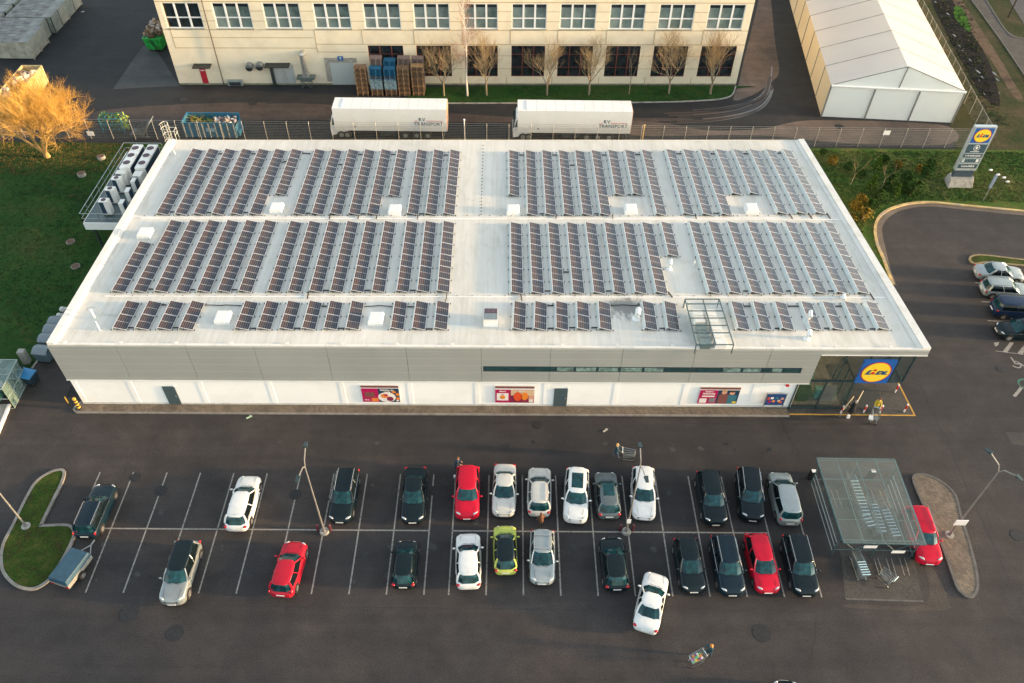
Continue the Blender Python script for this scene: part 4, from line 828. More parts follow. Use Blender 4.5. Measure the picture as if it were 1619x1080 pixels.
MB().tube((fx(358.5, 134), Y0 - .12 - .8, 0), (fx(358.5, 134), Y0 - .12 - .8, ZT), .06, n=6).build('downpipe', mat('dark_downpipe', (.06, .05, .04), .6), fac, True)
# ------------------------------------------------------------------ pallets beside the roller door
pw = [mat('brown_pallet', (.20, .12, .07), .85, var=.45, sc=5), mat('sandy_pallet', (.42, .25, .11), .85, var=.35, sc=5), mat('mauve_grey_pallet', (.23, .165, .145), .85, var=.35, sc=5), mat('blue_pallet', (.015, .12, .22), .7, var=.5, sc=5)]
def pallet():
    mb = MB(); w, d = 1.42, .95
    for k in range(5): y = -d / 2 + .07 + k * (d - .14) / 4; mb.box(-w / 2, w / 2, y - .07, y + .07, .125, .15)
    for x in (-w / 2 + .07, 0, w / 2 - .07):
        mb.box(x - .06, x + .06, -d / 2, d / 2, .0, .022)
        for y in (-d / 2 + .07, 0, d / 2 - .07): mb.box(x - .06, x + .06, y - .06, y + .06, .022, .123)
    o = mb.build('p', pw[0]); me = o.data; bpy.data.objects.remove(o); return me
pmes = []
for m in pw: me = pallet(); me.materials.clear(); me.materials.append(m); pmes.append(me)
# (px left, px right, material by level, height, label)
ST = [(574, 0, 3.75, 'bb', 'in the leftmost front stack', 0), (597, 0, 3.6, 'mix', 'in the second front stack, blue-topped', 3), (619, 0, 3.65, 'mix', 'in the third front stack, blue-topped', 3), (640, 0, 3.85, 'bs', 'in the fourth front stack', 0), (662, 0, 3.9, 'ss', 'in the rightmost front stack, sandy on top', 1),
      (597, 1, 4.4, 'mm', 'in the rear stack behind the second front stack', 2), (618, 1, 4.1, 'ub', 'in the rear stack behind the third front stack', 3), (640, 1, 4.4, 'mm', 'in the rear stack behind the fourth front stack', 2), (662, 1, 4.4, 'mm', 'in the rear stack behind the rightmost front stack', 2)]
for px, row, H, kind, wh, topm in ST:
    c = P(px, 153); x = c.x; y = 61.75 if row == 0 else 62.9; n = int(H / .155)
    for k in range(n):
        if row and k < n - 9: continue
        if kind == 'mix': mi = 3 if (k > 4 and k % 5) or k > n - 6 else 0
        elif kind == 'ub': mi = 3
        elif kind == 'mm': mi = 2
        elif kind == 'ss': mi = 1 if k == n - 1 or k % 6 == 2 else 0
        else: mi = 1 if k % 4 == 2 else 0
        if row and k == n - 9:
            # a solid base keeps the rear stack standing where nothing of it shows
            pass
        nm = ['brown', 'sandy', 'mauve-grey', 'blue'][mi]
        o = bpy.data.objects.new('pallet', pmes[mi]); COL.objects.link(o); o.location = (x + rnd.uniform(-.03, .03), y + rnd.uniform(-.03, .03), k * .155 if not row else k * .155 + .0); o.rotation_euler = (0, 0, rnd.uniform(-.02, .02))
        tag(o, '%s wooden pallet %s by the factory' % (nm, wh), 'pallet', '%s pallets %s' % (nm, wh))
    if row:
        for k in range(0, n - 9):
            o = bpy.data.objects.new('pallet', pmes[mi]); COL.objects.link(o); o.location = (x, y, k * .155); tag(o, '%s wooden pallet %s by the factory' % (['brown', 'sandy', 'mauve-grey', 'blue'][mi], wh), 'pallet', '%s pallets %s' % (['brown', 'sandy', 'mauve-grey', 'blue'][mi], wh))
# plastic wrap on the blue stacks
wrapm = mat('plastic_wrap', (.35, .50, .55), .25, trans=.55, var=.4, sc=3)
for px, i in ((597, 'second'), (619, 'third')):
    c = P(px, 153); o = MB().box(-.75, .75, -.52, .52, 0, 1.3).build('plastic_wrap', wrapm); o.location = (c.x, 61.75, .9); tag(o, 'cloudy plastic wrap round the %s front stack of pallets' % i, 'wrap', 'plastic wrap on the blue stacks')

# ------------------------------------------------------------------ lorries
tw = mat('trailer_white', (.80, .80, .77), .4, var=.03, sc=.6, dirt=(.72, .72, .68), dsc=.4); txt = mat('navy_lettering', (.01, .025, .035), .5); redl = mat('red_lettering', (.50, .05, .06), .5)
def lorry(X0, X1, Y0_, Y1_, lab, cabx):
    t = thing('lorry', lab, 'lorry', (X0, (Y0_ + Y1_) / 2, 0))
    mb = MB().box(X0, X1, Y0_, Y1_, 1.12, 3.9, 0)
    for k in range(1, 12): x = lerp(X0, X1, k / 12); mb.box(x - .012, x + .012, Y0_ + .04, Y1_ - .04, 3.9, 3.907, 1)
    body = mb.build('trailer_box', [tw, mat('roof_seam', (.5, .5, .5), .6) if 'rs' not in M else M['rs']], t, True); M['rs'] = bpy.data.materials['roof_seam']
    MB().box(X1, X1 + .05, Y0_ + .03, Y1_ - .03, 1.15, 3.88).build('rear_frame', mat('rusty_rear_frame', (.5, .3, .2), .6, var=.3) if X0 < 0 else bpy.data.materials['rusty_rear_frame'], t, True)
    MB().box(X0 + .2, X1 - .3, Y0_ + .5, Y1_ - .5, .75, 1.11).box(X0 + 5.2, X0 + 7.2, Y0_ + .15, Y0_ + .7, .45, 1.05).build('chassis', M['dark'], t, True)
    MB().box(X1 - .4, X1 - .3, Y0_ + .1, Y1_ - .1, .45, .6).build('underrun_bar', M['steel'], t, True)
    wx = [X0 + L for L in (1.3, 8.0, 9.3, 10.6)]
    for x in [cabx + .2] + wx:
        for y in (Y0_ + .16, Y1_ - .16):
            w = MB().tube((x, y - .15, .5), (x, y + .15, .5), .5, .5, 20).build('wheel', M['black'], t, True); s = -1 if y < 53 - .6 or y == Y0_ + .16 else 1
            MB().tube((x, y + s * .151, .5), (x, y + s * .17, .5), .27, .2, 14).build('rim', M['steel'], w, True)
    cx = cabx; z0 = .45; mb = MB(); y0, y1 = Y0_ + .03, Y1_ - .03     # cab, nose towards -X
    prof = [(cx - .95, .4), (cx - 1.0, 1.3), (cx - .92, 1.75), (cx - .62, 2.9), (cx - .4, 3.1), (cx + .95, 3.15), (cx + 1.0, .9), (cx + .6, .75)]
    n = len(prof); vs = [(x, y0, z) for x, z in prof] + [(x, y1, z) for x, z in prof]
    mb.add(vs, [list(range(n))] + [list(range(n, 2 * n))[::-1]] + [[(i + 1) % n, i, n + i, n + (i + 1) % n] for i in range(n)])
    cab = mb.build('cab', tw, t, True, bevel=.07)
    f = [(cx - .3, y0 + .25, 3.1), (cx + .6, y0 + .1, 3.15), (cx + .6, y1 - .1, 3.15), (cx - .3, y1 - .25, 3.1)]; g = [(cx + .25, y0 + .3, 3.85), (cx + .65, y0 + .15, 3.98), (cx + .65, y1 - .15, 3.98), (cx + .25, y1 - .3, 3.85)]
    MB().hexa(f, g).build('roof_fairing', tw, cab, True, bevel=.06)
    MB().hexa([(cx - .94, y0 + .12, 1.8), (cx - .89, y0 + .12, 1.8), (cx - .89, y1 - .12, 1.8), (cx - .94, y1 - .12, 1.8)], [(cx - .66, y0 + .15, 2.82), (cx - .6, y0 + .15, 2.82), (cx - .6, y1 - .15, 2.82), (cx - .66, y1 - .15, 2.82)]).build('windscreen', M['glass'], cab, True)
    for y in (y0 - .015, y1 + .005): MB().hexa([(cx - .75, y, 1.8), (cx + .2, y, 1.8), (cx + .2, y + .01, 1.8), (cx - .75, y + .01, 1.8)], [(cx - .52, y, 2.7), (cx + .2, y, 2.7), (cx + .2, y + .01, 2.7), (cx - .52, y + .01, 2.7)]).build('side_window', M['glass'], cab, True)
    for y in (y0 - .2, y1 + .02): MB().box(cx - .95, cx - .8, y, y + .18, 1.8, 2.6).build('mirror', M['dark'], cab, True)
    MB().tube((X0 + .6, y0 - .02, .9), (X0 + .2, y0 - .02, .9), .01).build('hose', M['dark'], t, True)
    a = PY(X0, 0, 0) if False else None
    xs = X1 - 2.05; zc = 2.25; yl = Y0_ - .004
    text('RV', .62, 'lettering', txt, body, (xs - .75, yl, zc + .33), sp=1.1)
    text('TRANSPORT', .62, 'lettering', txt, body, (xs, yl, zc - .22), sx=.93, sp=1.02)
    MB().box(xs - .35, xs + 1.6, yl - .004, yl + .003, zc + .14, zc + .20).box(xs - 1.6, xs - 1.2, yl - .004, yl + .003, zc + .14, zc + .20).build('red_stripe', redl, body, True)
    MB().box(X0 + 2.3, X0 + 2.45, yl - .002, yl + .003, 1.55, 1.7).build('side_mark', M['dark'], body, True)
lorry(-18.65, -5.8, 51.3, 53.75, 'white lorry trailer nearer the pallet stacks, lettered on its side, cab almost hidden', -18.2)
a = PY(818.6, 176.4, 51.3); b_ = PY(1000.8, 175.8, 51.3); lorry(a.x, b_.x, 51.25, 53.7, 'white lorry with its cab and roof fairing in view, right of the other lorry', a.x + .45)

# ------------------------------------------------------------------ skips, racks
blue = mat('worn_blue_steel', (.02, .16, .27), .6, .1, .25, 2, dirt=(.10, .17, .17), dsc=1.5)
t = thing('blue_skip', 'long blue skip heaped with branches and white rubbish behind the mesh fence', 'skip', (-33, 52.1, 0))
x0, x1, y0, y1, h = -36.0, -30.0, 51.1, 53.35, 1.95
mb = MB(); th = .06
mb.box(x0, x1, y0, y0 + th, .15, h).box(x0, x1, y1 - th, y1, .15, h).box(x0, x0 + th, y0 + th, y1 - th, .15, h).box(x1 - th, x1, y0 + th, y1 - th, .15, h - .5).box(x0 + th, x1 - th, y0 + th, y1 - th, .15, .25); mb.build('shell', blue, t, True)
MB().box(x0 - .05, x1 + .05, y0 - .05, y0 + .07, h, h + .08).box(x0 - .05, x1 + .05, y1 - .07, y1 + .05, h, h + .08).box(x0 - .05, x0 + .07, y0 + .07, y1 - .07, h, h + .08).build('rim', blue, t, True)
for k in range(9): x = lerp(x0 + .15, x1 - .15, k / 8); MB().box(x - .05, x + .05, y0 - .09, y0 - .002, .15, h).build('rib', mat('pale_rib', (.42, .40, .34), .7, var=.4) if k == 0 else bpy.data.materials['pale_rib'], t, True)
MB().box(-33.4, -32.4, y0 - .02, y0 - .003, .9, 1.35).build('faded_label', mat('faded_label', (.35, .48, .52), .7, var=.3, sc=6), t, True)
MB().box(x1, x1 + .25, y0 + .2, y1 - .2, .2, .8).build('hook_frame', blue, t, True)
def heap(name, x0, x1, y0, y1, z, hh, m, n=60, s=.3, parent=None, kind='stuff'):
    mb = MB(); q = random.Random(int(abs(x0) * 10))
    for k in range(n):
        c = Vector((q.uniform(x0, x1), q.uniform(y0, y1), z + q.uniform(0, hh))); d = [q.uniform(.3, 1) * s for _ in range(3)]
        Mx = Matrix.Rotation(q.uniform(0, 6), 3, Vector((q.random(), q.random(), q.random() + .1)).normalized()); mb.cbox(c, d, q.randrange(len(m)) if isinstance(m, list) else 0, M=Mx)
    return tag(mb.build(name, m, parent, bool(parent)), kind=kind)
o = heap('rubbish_heap', -32.6, -30.3, 51.4, 53.1, 1.3, .55, [mat('rubbish_white', (.62, .60, .58), .7, var=.3), mat('rubbish_tan', (.35, .28, .22), .8, var=.3), mat('rubbish_dark', (.12, .10, .11), .8)], 110, .32); tag(o, 'heap of white and tan rubbish in the right end of the blue skip', 'rubbish')
mb = MB()
for k in range(150):
    a = Vector((rnd.uniform(-35.7, -32.7), rnd.uniform(51.3, 53.1), rnd.uniform(1.1, 1.6))); d = Vector((rnd.uniform(-1, 1), rnd.uniform(-.8, .8), rnd.uniform(-.1, .5))).normalized() * rnd.uniform(.3, 1.1); b2 = a + d
    b2.x = min(max(b2.x, -35.8), -32.2); b2.y = min(max(b2.y, 51.25), 53.2); mb.tube(a, b2, .03, .02, 4, k % 3)
mb.box(-35.9, -32.6, 51.2, 53.25, .9, 1.2, 1)
tag(mb.build('branch_heap', [mat('lime_stalk', (.22, .33, .03), .8), mat('dark_leaf', (.03, .07, .02), .9, var=.5, sc=8), mat('ochre_stalk', (.38, .24, .05), .8)]), 'heap of green and yellow cut stalks in the left part of the blue skip', 'garden waste', kind='stuff')
t = thing('plant_rack', 'teal wire rack holding green plants behind the fence near the orange tree', 'plant rack', (*P(184, 206)[:2], 0))
mb = MB(); w, d, h = 1.25, .6, 1.9
for x in (-w, w):
    for y in (-d, d): mb.box(x - .04, x + .04, y - .04, y + .04, 0, h)
for z in (.4, 1.1, 1.85): 
    for y in (-d, d): mb.tube((-w, y, z), (w, y, z), .04, n=4)
    for k in range(5): x = lerp(-w, w, k / 4); mb.tube((x, -d, z), (x, d, z), .025, n=4)
mb.build('rack_frame', mat('teal_steel', (.02, .20, .26), .5), t)
mb = MB()
for k in range(260):
    c = Vector((rnd.uniform(-w, w * 1.5), rnd.uniform(-d, d), rnd.uniform(.3, 2.1))); a = Vector((rnd.gauss(0, 1), rnd.gauss(0, 1), rnd.gauss(0, 1))).normalized() * .16; e = a.orthogonal().normalized() * .07; mb.poly([c - a - e * .2, c + e, c + a, c - e], 0 if c.x < w * .7 else 1)
mb.build('foliage', [mat('mid_green_leaf', (.06, .16, .03), .8, var=.4), mat('lime_leaf', (.30, .36, .05), .8, var=.3)], t)
t = thing('tipping_skip', 'grey tipping skip with a raised flap behind the fence left of the blue skip', 'tipping skip', (*P(226, 212)[:2], 0))
gs = mat('dull_grey_steel', (.13, .14, .14), .6, .3, .3, 2)
mb = MB(); y0, y1 = -.75, .75; pr = [(-1.2, .3), (.4, .2), (1.1, 1.5), (1.0, 1.55), (.35, .28), (-1.15, .38)]
n = 6; mb.add([(x, y0, z) for x, z in pr] + [(x, y1, z) for x, z in pr], [list(range(n)), list(range(n, 2 * n))[::-1]] + [[(i + 1) % n, i, n + i, n + (i + 1) % n] for i in range(n)])
for y in (-.76, .74): mb.add([(-1.2, y, .35), (.4, y, .25), (1.1, y, 1.5), (-1.2, y + .02, .35), (.4, y + .02, .25), (1.1, y + .02, 1.5)], [[0, 1, 2], [5, 4, 3], [0, 3, 4, 1], [1, 4, 5, 2], [2, 5, 3, 0]])
mb.build('tray', gs, t); mb = MB().tube((-1.1, -.6, 0), (1, -.6, 0), .06, n=5).tube((-1.1, .6, 0), (1, .6, 0), .06, n=5).tube((-1.0, -.6, 0), (-1.0, -.6, .35), .05, n=5).tube((-1, .6, 0), (-1, .6, .35), .05, n=5).tube((.7, -.6, 0), (.9, -.6, 1.2), .05, n=5).tube((.7, .6, 0), (.9, .6, 1.2), .05, n=5)
mb.build('skid_frame', gs, t)
MB().hexa([(1.0, -.8, 1.2), (1.06, -.8, 1.2), (1.06, .8, 1.2), (1.0, .8, 1.2)], [(1.5, -.8, 1.9), (1.56, -.8, 1.9), (1.56, .8, 1.9), (1.5, .8, 1.9)]).build('flap', mat('pale_flap', (.42, .44, .42), .5), t)
gm = mat('bright_green_steel', (.02, .36, .06), .5, .0, .25, 2, dirt=(.04, .12, .04), dsc=2.5)
c = P(247, 81); t = thing('green_skip', 'bright green skip piled with brown waste beside the factory corner', 'skip', (c.x, c.y + 2.2, 0), R(-2))
mb = MB(); b4 = [(-.95, -2.2), (.95, -2.2), (.95, 2.2), (-.95, 2.2)]; t4 = [(-1.15, -2.45), (1.15, -2.45), (1.15, 2.4), (-1.15, 2.4)]
mb.hexa([(*p, .2) for p in b4], [(*p, 1.75) for p in t4]); mb.build('shell', gm, t)
for x in (-.75, 0, .75): MB().hexa([(x - .05, -2.27, .2), (x + .05, -2.27, .2), (x + .05, -2.2, .2), (x - .05, -2.2, .2)], [(x - .05, -2.53, 1.75), (x + .05, -2.53, 1.75), (x + .05, -2.45, 1.75), (x - .05, -2.45, 1.75)]).build('rib', gm, t)
MB().box(-1.2, 1.2, -2.5, -2.38, 1.76, 1.86).box(-1.2, -1.1, -2.37, 2.4, 1.76, 1.86).box(1.1, 1.2, -2.37, 2.4, 1.76, 1.86).build('rim', gm, t)
MB().tube((-.3, -2.58, 1.6), (.35, -2.4, .4), .06, n=5).tube((.1, -2.58, 1.6), (.2, -2.35, .3), .05, n=5).build('chain', M['dark'], t)
heap('waste_heap', c.x - 1, c.x + 1, c.y + .1, c.y + 4.4, 1.7, .9, [mat('brown_waste', (.12, .075, .045), .9, var=.4), mat('tan_waste', (.30, .22, .15), .9, var=.3), mat('pale_waste', (.42, .38, .34), .9)], 120, .65)['label'] = 'heap of brown and pale waste in the green skip'
[o for o in COL.objects if o.name == 'waste_heap'][0]['category'] = 'waste'

# ------------------------------------------------------------------ shipping containers, upper left
cm = [mat('grey_green_container', (.26, .28, .24), .7, .1, .25, 1.2, dirt=(.10, .08, .07), dsc=.7), mat('pale_container', (.36, .36, .30), .7, .1, .25, 1.2, dirt=(.20, .14, .10), dsc=.8)]
ctop = mat('stained_container_roof', (.20, .21, .20), .7, .1, .4, .8, dirt=(.06, .045, .05), dsc=.5)
def container(x, y, rz, lab, mi, L=6.1, grp='shipping containers in the yard'):
    t = thing('shipping_container', lab, 'container', (x, y, 0), rz, grp); w, h = 2.34, 2.3; mb = MB()
    # door end at x=0, body to -L
    mb.box(-L, 0, -w / 2, w / 2, .1, h)
    for k in range(int(L / .28)):
        xx = -.15 - k * .28
        for y in (-w / 2 - .03, w / 2): mb.box(xx - .08, xx + .04, y, y + .03, .25, h - .12)
    mb.build('body', cm[mi], t)
    mb = MB().box(-L, 0, -w / 2, w / 2, h + .002, h + .03)
    for k in range(int(L / .5)): mb.box(-.3 - k * .5, -.15 - k * .5, -w / 2 + .1, w / 2 - .1, h + .03, h + .045)
    mb.build('roof', ctop, t)
    for s in (-1, 1):
        d = MB().box(.002, .05, min(0, s * w / 2) + .02, max(0, s * w / 2) - .02, .2, h - .08)
        for k in range(4): yy = s * (.2 + k * .27); d.box(.05, .065, yy - .07, yy + .05, .3, h - .2)
        dd = d.build('door', cm[mi], t)
        for yy in (.18, .62, .95): MB().tube((.08, s * yy, .15), (.08, s * yy, h - .1), .02, n=5).build('lock_rod', M['steel'], dd)
    for sy in (-1, 1): MB().box(-.02, .07, sy * w / 2 - .07, sy * w / 2 + .07, .0, h + .05).build('corner_post', M['dark'] if mi == 0 else cm[1], t)
cx0 = -61.25
for i in range(7):
    container(cx0 - (.55 if i in (2, ) else 0) - .04 * i, 71.05 + 2.42 * i + (.25 if i > 2 else 0), 0, 'grey shipping container in the upper left row, %s from the front' % ORD[i], (1, 1, 0, 0, 1, 0, 1)[i])
for i in range(3): container(-68.2, 77.5 + 2.6 * i, 0, 'green-grey container behind the front row at the far left, %s from the front' % ORD[i], 0)
# open wooden-sided trailer bed in the sun
A, B = P(66, 103, 2.3), P(40, 134, 2.3); d = (A - B); d.z = 0; L = d.length + 3.2; rz = math.atan2(d.y, d.x)
t = thing('open_container', 'open sunlit container with pale junk inside behind the orange tree', 'open container', (A.x, A.y, 0), rz); w = 2.5
oy = mat('sunlit_cream_steel', (.52, .42, .22), .7, .1, .25, 2, dirt=(.30, .16, .06), dsc=1); mb = MB()
mb.box(-L, 0, 0, .08, .1, 2.3).box(-L, 0, w - .08, w, .1, 2.3).box(-.08, 0, .08, w - .08, .1, 2.3).box(-L, -L + .08, .08, w - .08, .1, 2.3).box(-L + .08, -.08, .08, w - .08, .1, .2).build('shell', oy, t)
for k in range(14): MB().box(-.4 - k * L / 15, -.3 - k * L / 15, -.06, -.002, .15, 2.3).build('rib', oy, t)
q = heap('junk_heap', -L + .5, -.5, .3, w - .3, 1.2, .9, [mat('junk_pale', (.5, .44, .38), .8, var=.3), mat('junk_brown', (.16, .10, .07), .9)], 50, .8); q.location = (A.x, A.y, 0); q.rotation_euler = (0, 0, rz); tag(q, 'pale and brown junk inside the open sunlit container', 'junk')

# ------------------------------------------------------------------ white tent hall
def fabric(name, col, tr):
    m, nt, b, co = base(name); c = ramp(nt, noise(nt, co, .3, 4), [(.3, tuple(x * .95 for x in col)), (.7, col)]); nt.links.new(c, b.inputs['Base Color']); b.inputs['Roughness'].default_value = .55
    t = nt.nodes.new('ShaderNodeBsdfTranslucent'); nt.links.new(c, t.inputs[0]); mx = nt.nodes.new('ShaderNodeMixShader'); mx.inputs[0].default_value = tr
    nt.links.new(b.outputs[0], mx.inputs[1]); nt.links.new(t.outputs[0], mx.inputs[2]); nt.links.new(mx.outputs[0], nt.nodes['Material Output'].inputs[0]); bump(nt, b, noise(nt, co, .8, 3), .35, .1); return m
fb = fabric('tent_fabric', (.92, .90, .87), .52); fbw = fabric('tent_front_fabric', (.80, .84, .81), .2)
tf = P(1298, 184); tr_ = P(1504, 194); d0 = (P(1248, 0) - tf).normalized(); TL_ = 48
tent = thing('tent_hall', 'long white gabled tent hall at the upper right, beyond the fence', 'tent', tuple(tf))
zl = 4.1; ap = (tf + tr_) / 2; ap = Vector((47.35, 57.0, 6.75)); el = Vector((tf.x + .05, tf.y, zl)); er = Vector((tr_.x + .05, tr_.y, zl - .05))
mb = MB(); nb = 10
def sag(a, b_, k, s=.0): return a + d0 * (TL_ * k / nb)
up_ = Vector((0, 0, .06))
for k in range(nb):
    for (p, q) in ((el, ap), (ap, er)):
        p0, p1, q0, q1 = p + d0 * TL_ * k / nb, p + d0 * TL_ * (k + 1) / nb, q + d0 * TL_ * k / nb, q + d0 * TL_ * (k + 1) / nb; N = 4; S = 5
        g = []
        for i in range(N + 1):
            for j in range(S + 1):
                u, v = i / N, j / S; a = lerp(lerp(p0, q0, v), lerp(p1, q1, v), u); a = a - Vector((0, 0, .16 * math.sin(math.pi * u) * math.sin(math.pi * min(1, v * 1.0 + .0)) )); g.append(a)
        mb.add(g, [[i * (S + 1) + j, (i + 1) * (S + 1) + j, (i + 1) * (S + 1) + j + 1, i * (S + 1) + j + 1] for i in range(N) for j in range(S)])
mb.build('roof', fb, tent, True, smooth=True)
mb = MB()
for k in range(nb):
    a, b_ = tf + d0 * TL_ * k / nb, tf + d0 * (TL_ * (k + 1) / nb); mb.poly([a, b_, Vector((b_.x + .05, b_.y, zl)), Vector((a.x + .05, a.y, zl))])
mb.build('side_wall', fabric('tent_side_fabric', (.78, .68, .48), .55), tent, True)  # gold of sunlight through the wall is put into this fabric colour
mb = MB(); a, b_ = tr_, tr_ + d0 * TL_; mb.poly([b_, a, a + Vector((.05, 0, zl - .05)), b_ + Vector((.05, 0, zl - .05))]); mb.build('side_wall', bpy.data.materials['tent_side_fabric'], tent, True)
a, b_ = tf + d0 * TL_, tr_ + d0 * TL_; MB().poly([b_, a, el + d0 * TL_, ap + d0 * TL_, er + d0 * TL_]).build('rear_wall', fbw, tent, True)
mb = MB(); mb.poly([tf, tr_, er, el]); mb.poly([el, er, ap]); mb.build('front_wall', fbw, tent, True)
gp = mat('tent_grey_post', (.22, .23, .23), .5, .3)
fy = Vector((0, -.06, 0))
for k in range(4): a = lerp(tf, tr_, k / 3) + fy; b_ = lerp(el, er, k / 3) + fy; MB().tube(a, b_, .11, .11, 4).build('front_post', gp, tent, True)
MB().tube(lerp(el, er, .5) + fy, ap + fy, .07, .07, 4).build('gable_post', gp, tent, True)
MB().tube(el + fy * 2, er + fy * 2, .16, .16, 6).build('eave_beam', M['offwhite'], tent, True)
mb = MB()
for k in range(1, nb + 1):
    a = el + d0 * TL_ * k / nb; c_ = ap + d0 * TL_ * k / nb; e = er + d0 * TL_ * k / nb
    MB().path([a + up_ * .5, c_ + up_ * .5], .035, 4).path([c_ + up_ * .5, e + up_ * .5], .02, 4).build('roof_beam', M['conc'], tent, True)
    bpt = tf + d0 * TL_ * k / nb; MB().tube(bpt + Vector((-.05, 0, 0)), a + Vector((-.05, 0, 0)), .05, .05, 4).build('wall_post', gp, tent, True)
MB().tube(el + up_ + fy, ap + up_ + fy, .05, n=4).tube(ap + up_ + fy, er + up_ + fy, .05, n=4).build('gable_edge', gp, tent, True)

# ------------------------------------------------------------------ fences
def meshmat(name, col, dx=.1, dz=.2, w=.09, a0=.0):
    m, nt, b, co = base(name); sx = nt.nodes.new('ShaderNodeSeparateXYZ'); nt.links.new(co, sx.inputs[0])
    f1 = mth(nt, 'LESS_THAN', mth(nt, 'FRACT', mth(nt, 'DIVIDE', mth(nt, 'ADD', sx.outputs[0], mth(nt, 'MULTIPLY', sx.outputs[1], .0)), dx)), w); f2 = mth(nt, 'LESS_THAN', mth(nt, 'FRACT', mth(nt, 'DIVIDE', sx.outputs[2], dz)), w)
    f = mth(nt, 'MAXIMUM', f1, f2); b.inputs['Base Color'].default_value = (*col, 1); b.inputs['Roughness'].default_value = .5; b.inputs['Metallic'].default_value = .3
    t = nt.nodes.new('ShaderNodeBsdfTransparent'); mx = nt.nodes.new('ShaderNodeMixShader'); nt.links.new(f, mx.inputs[0]); nt.links.new(t.outputs[0], mx.inputs[1]); nt.links.new(b.outputs[0], mx.inputs[2]); nt.links.new(mx.outputs[0], nt.nodes['Material Output'].inputs[0]); return m
wire = meshmat('welded_wire_mesh', (.30, .31, .30)); postm = mat('fence_post_steel', (.40, .39, .36), .5, .3, .15)
def fence(name, a, b_, n, h, lab):
    a = Vector(a); b_ = Vector(b_); rz = math.atan2(b_.y - a.y, b_.x - a.x); t = thing(name, lab, 'fence', (a.x, a.y, 0), rz); L = (b_ - a).length; s = L / n
    for k in range(n + 1): MB().tube((k * s, 0, 0), (k * s, 0, h - .35), .03, n=6).tube((k * s, 0, h - .35), (k * s, .12, h), .03, n=6).build('post', postm, t)
    for k in range(n): MB().poly([(k * s + .05, 0, .08), ((k + 1) * s - .05, 0, .08), ((k + 1) * s - .05, 0, h - .35), (k * s + .05, 0, h - .35)]).build('mesh_panel', wire, t); MB().tube((k * s + .05, .12, h - .03), ((k + 1) * s - .05, .12, h - .03), .012, n=4).tube((k * s + .05, .04, h - .22), ((k + 1) * s - .05, .04, h - .22), .012, n=4).build('top_wire', postm, t)
fence('mesh_fence', (-64.4, 50.75), (56.9, 50.75), 48, 2.45, 'long steel mesh fence with thin posts between the supermarket and the factory yard')
a = P(1530, 200); b_ = P(1519, 167) ; dd = d0; c = P(1545, 197)
fence('mesh_fence', (56.9, 51.0), (56.9 + d0.x * 45, 51.0 + d0.y * 45), 18, 2.45, 'mesh fence running back beside the right wall of the white tent')
for px, py, lab in ((1402, 210, 'small white board hung on the mesh fence before the tent'), (143, 211, 'white board hung on the mesh fence beside the orange tree')):
    p = PY(px, py, 50.7); o = MB().box(p.x - .38, p.x + .38, 50.66, 50.69, p.z - .28, p.z + .28).build('notice_board', M['white']); single(o, lab, 'notice board')
for px, lab in ((735, 'thin pale marker post at the fence right of the first lorry'), (1015, 'thin yellowish marker post at the fence right of the second lorry')):
    c = P(px, 225); o = MB().tube((0, 0, 0), (0, 0, 2.9 if px < 800 else 2.2), .06, n=6).ball((0, 0, 2.9 if px < 800 else 2.2), .12).build('marker_post', M['offwhite'] if px < 800 else mat('straw_post', (.55, .42, .15), .6)); o.location = (c.x, c.y, 0); tag(o, lab, 'marker post')
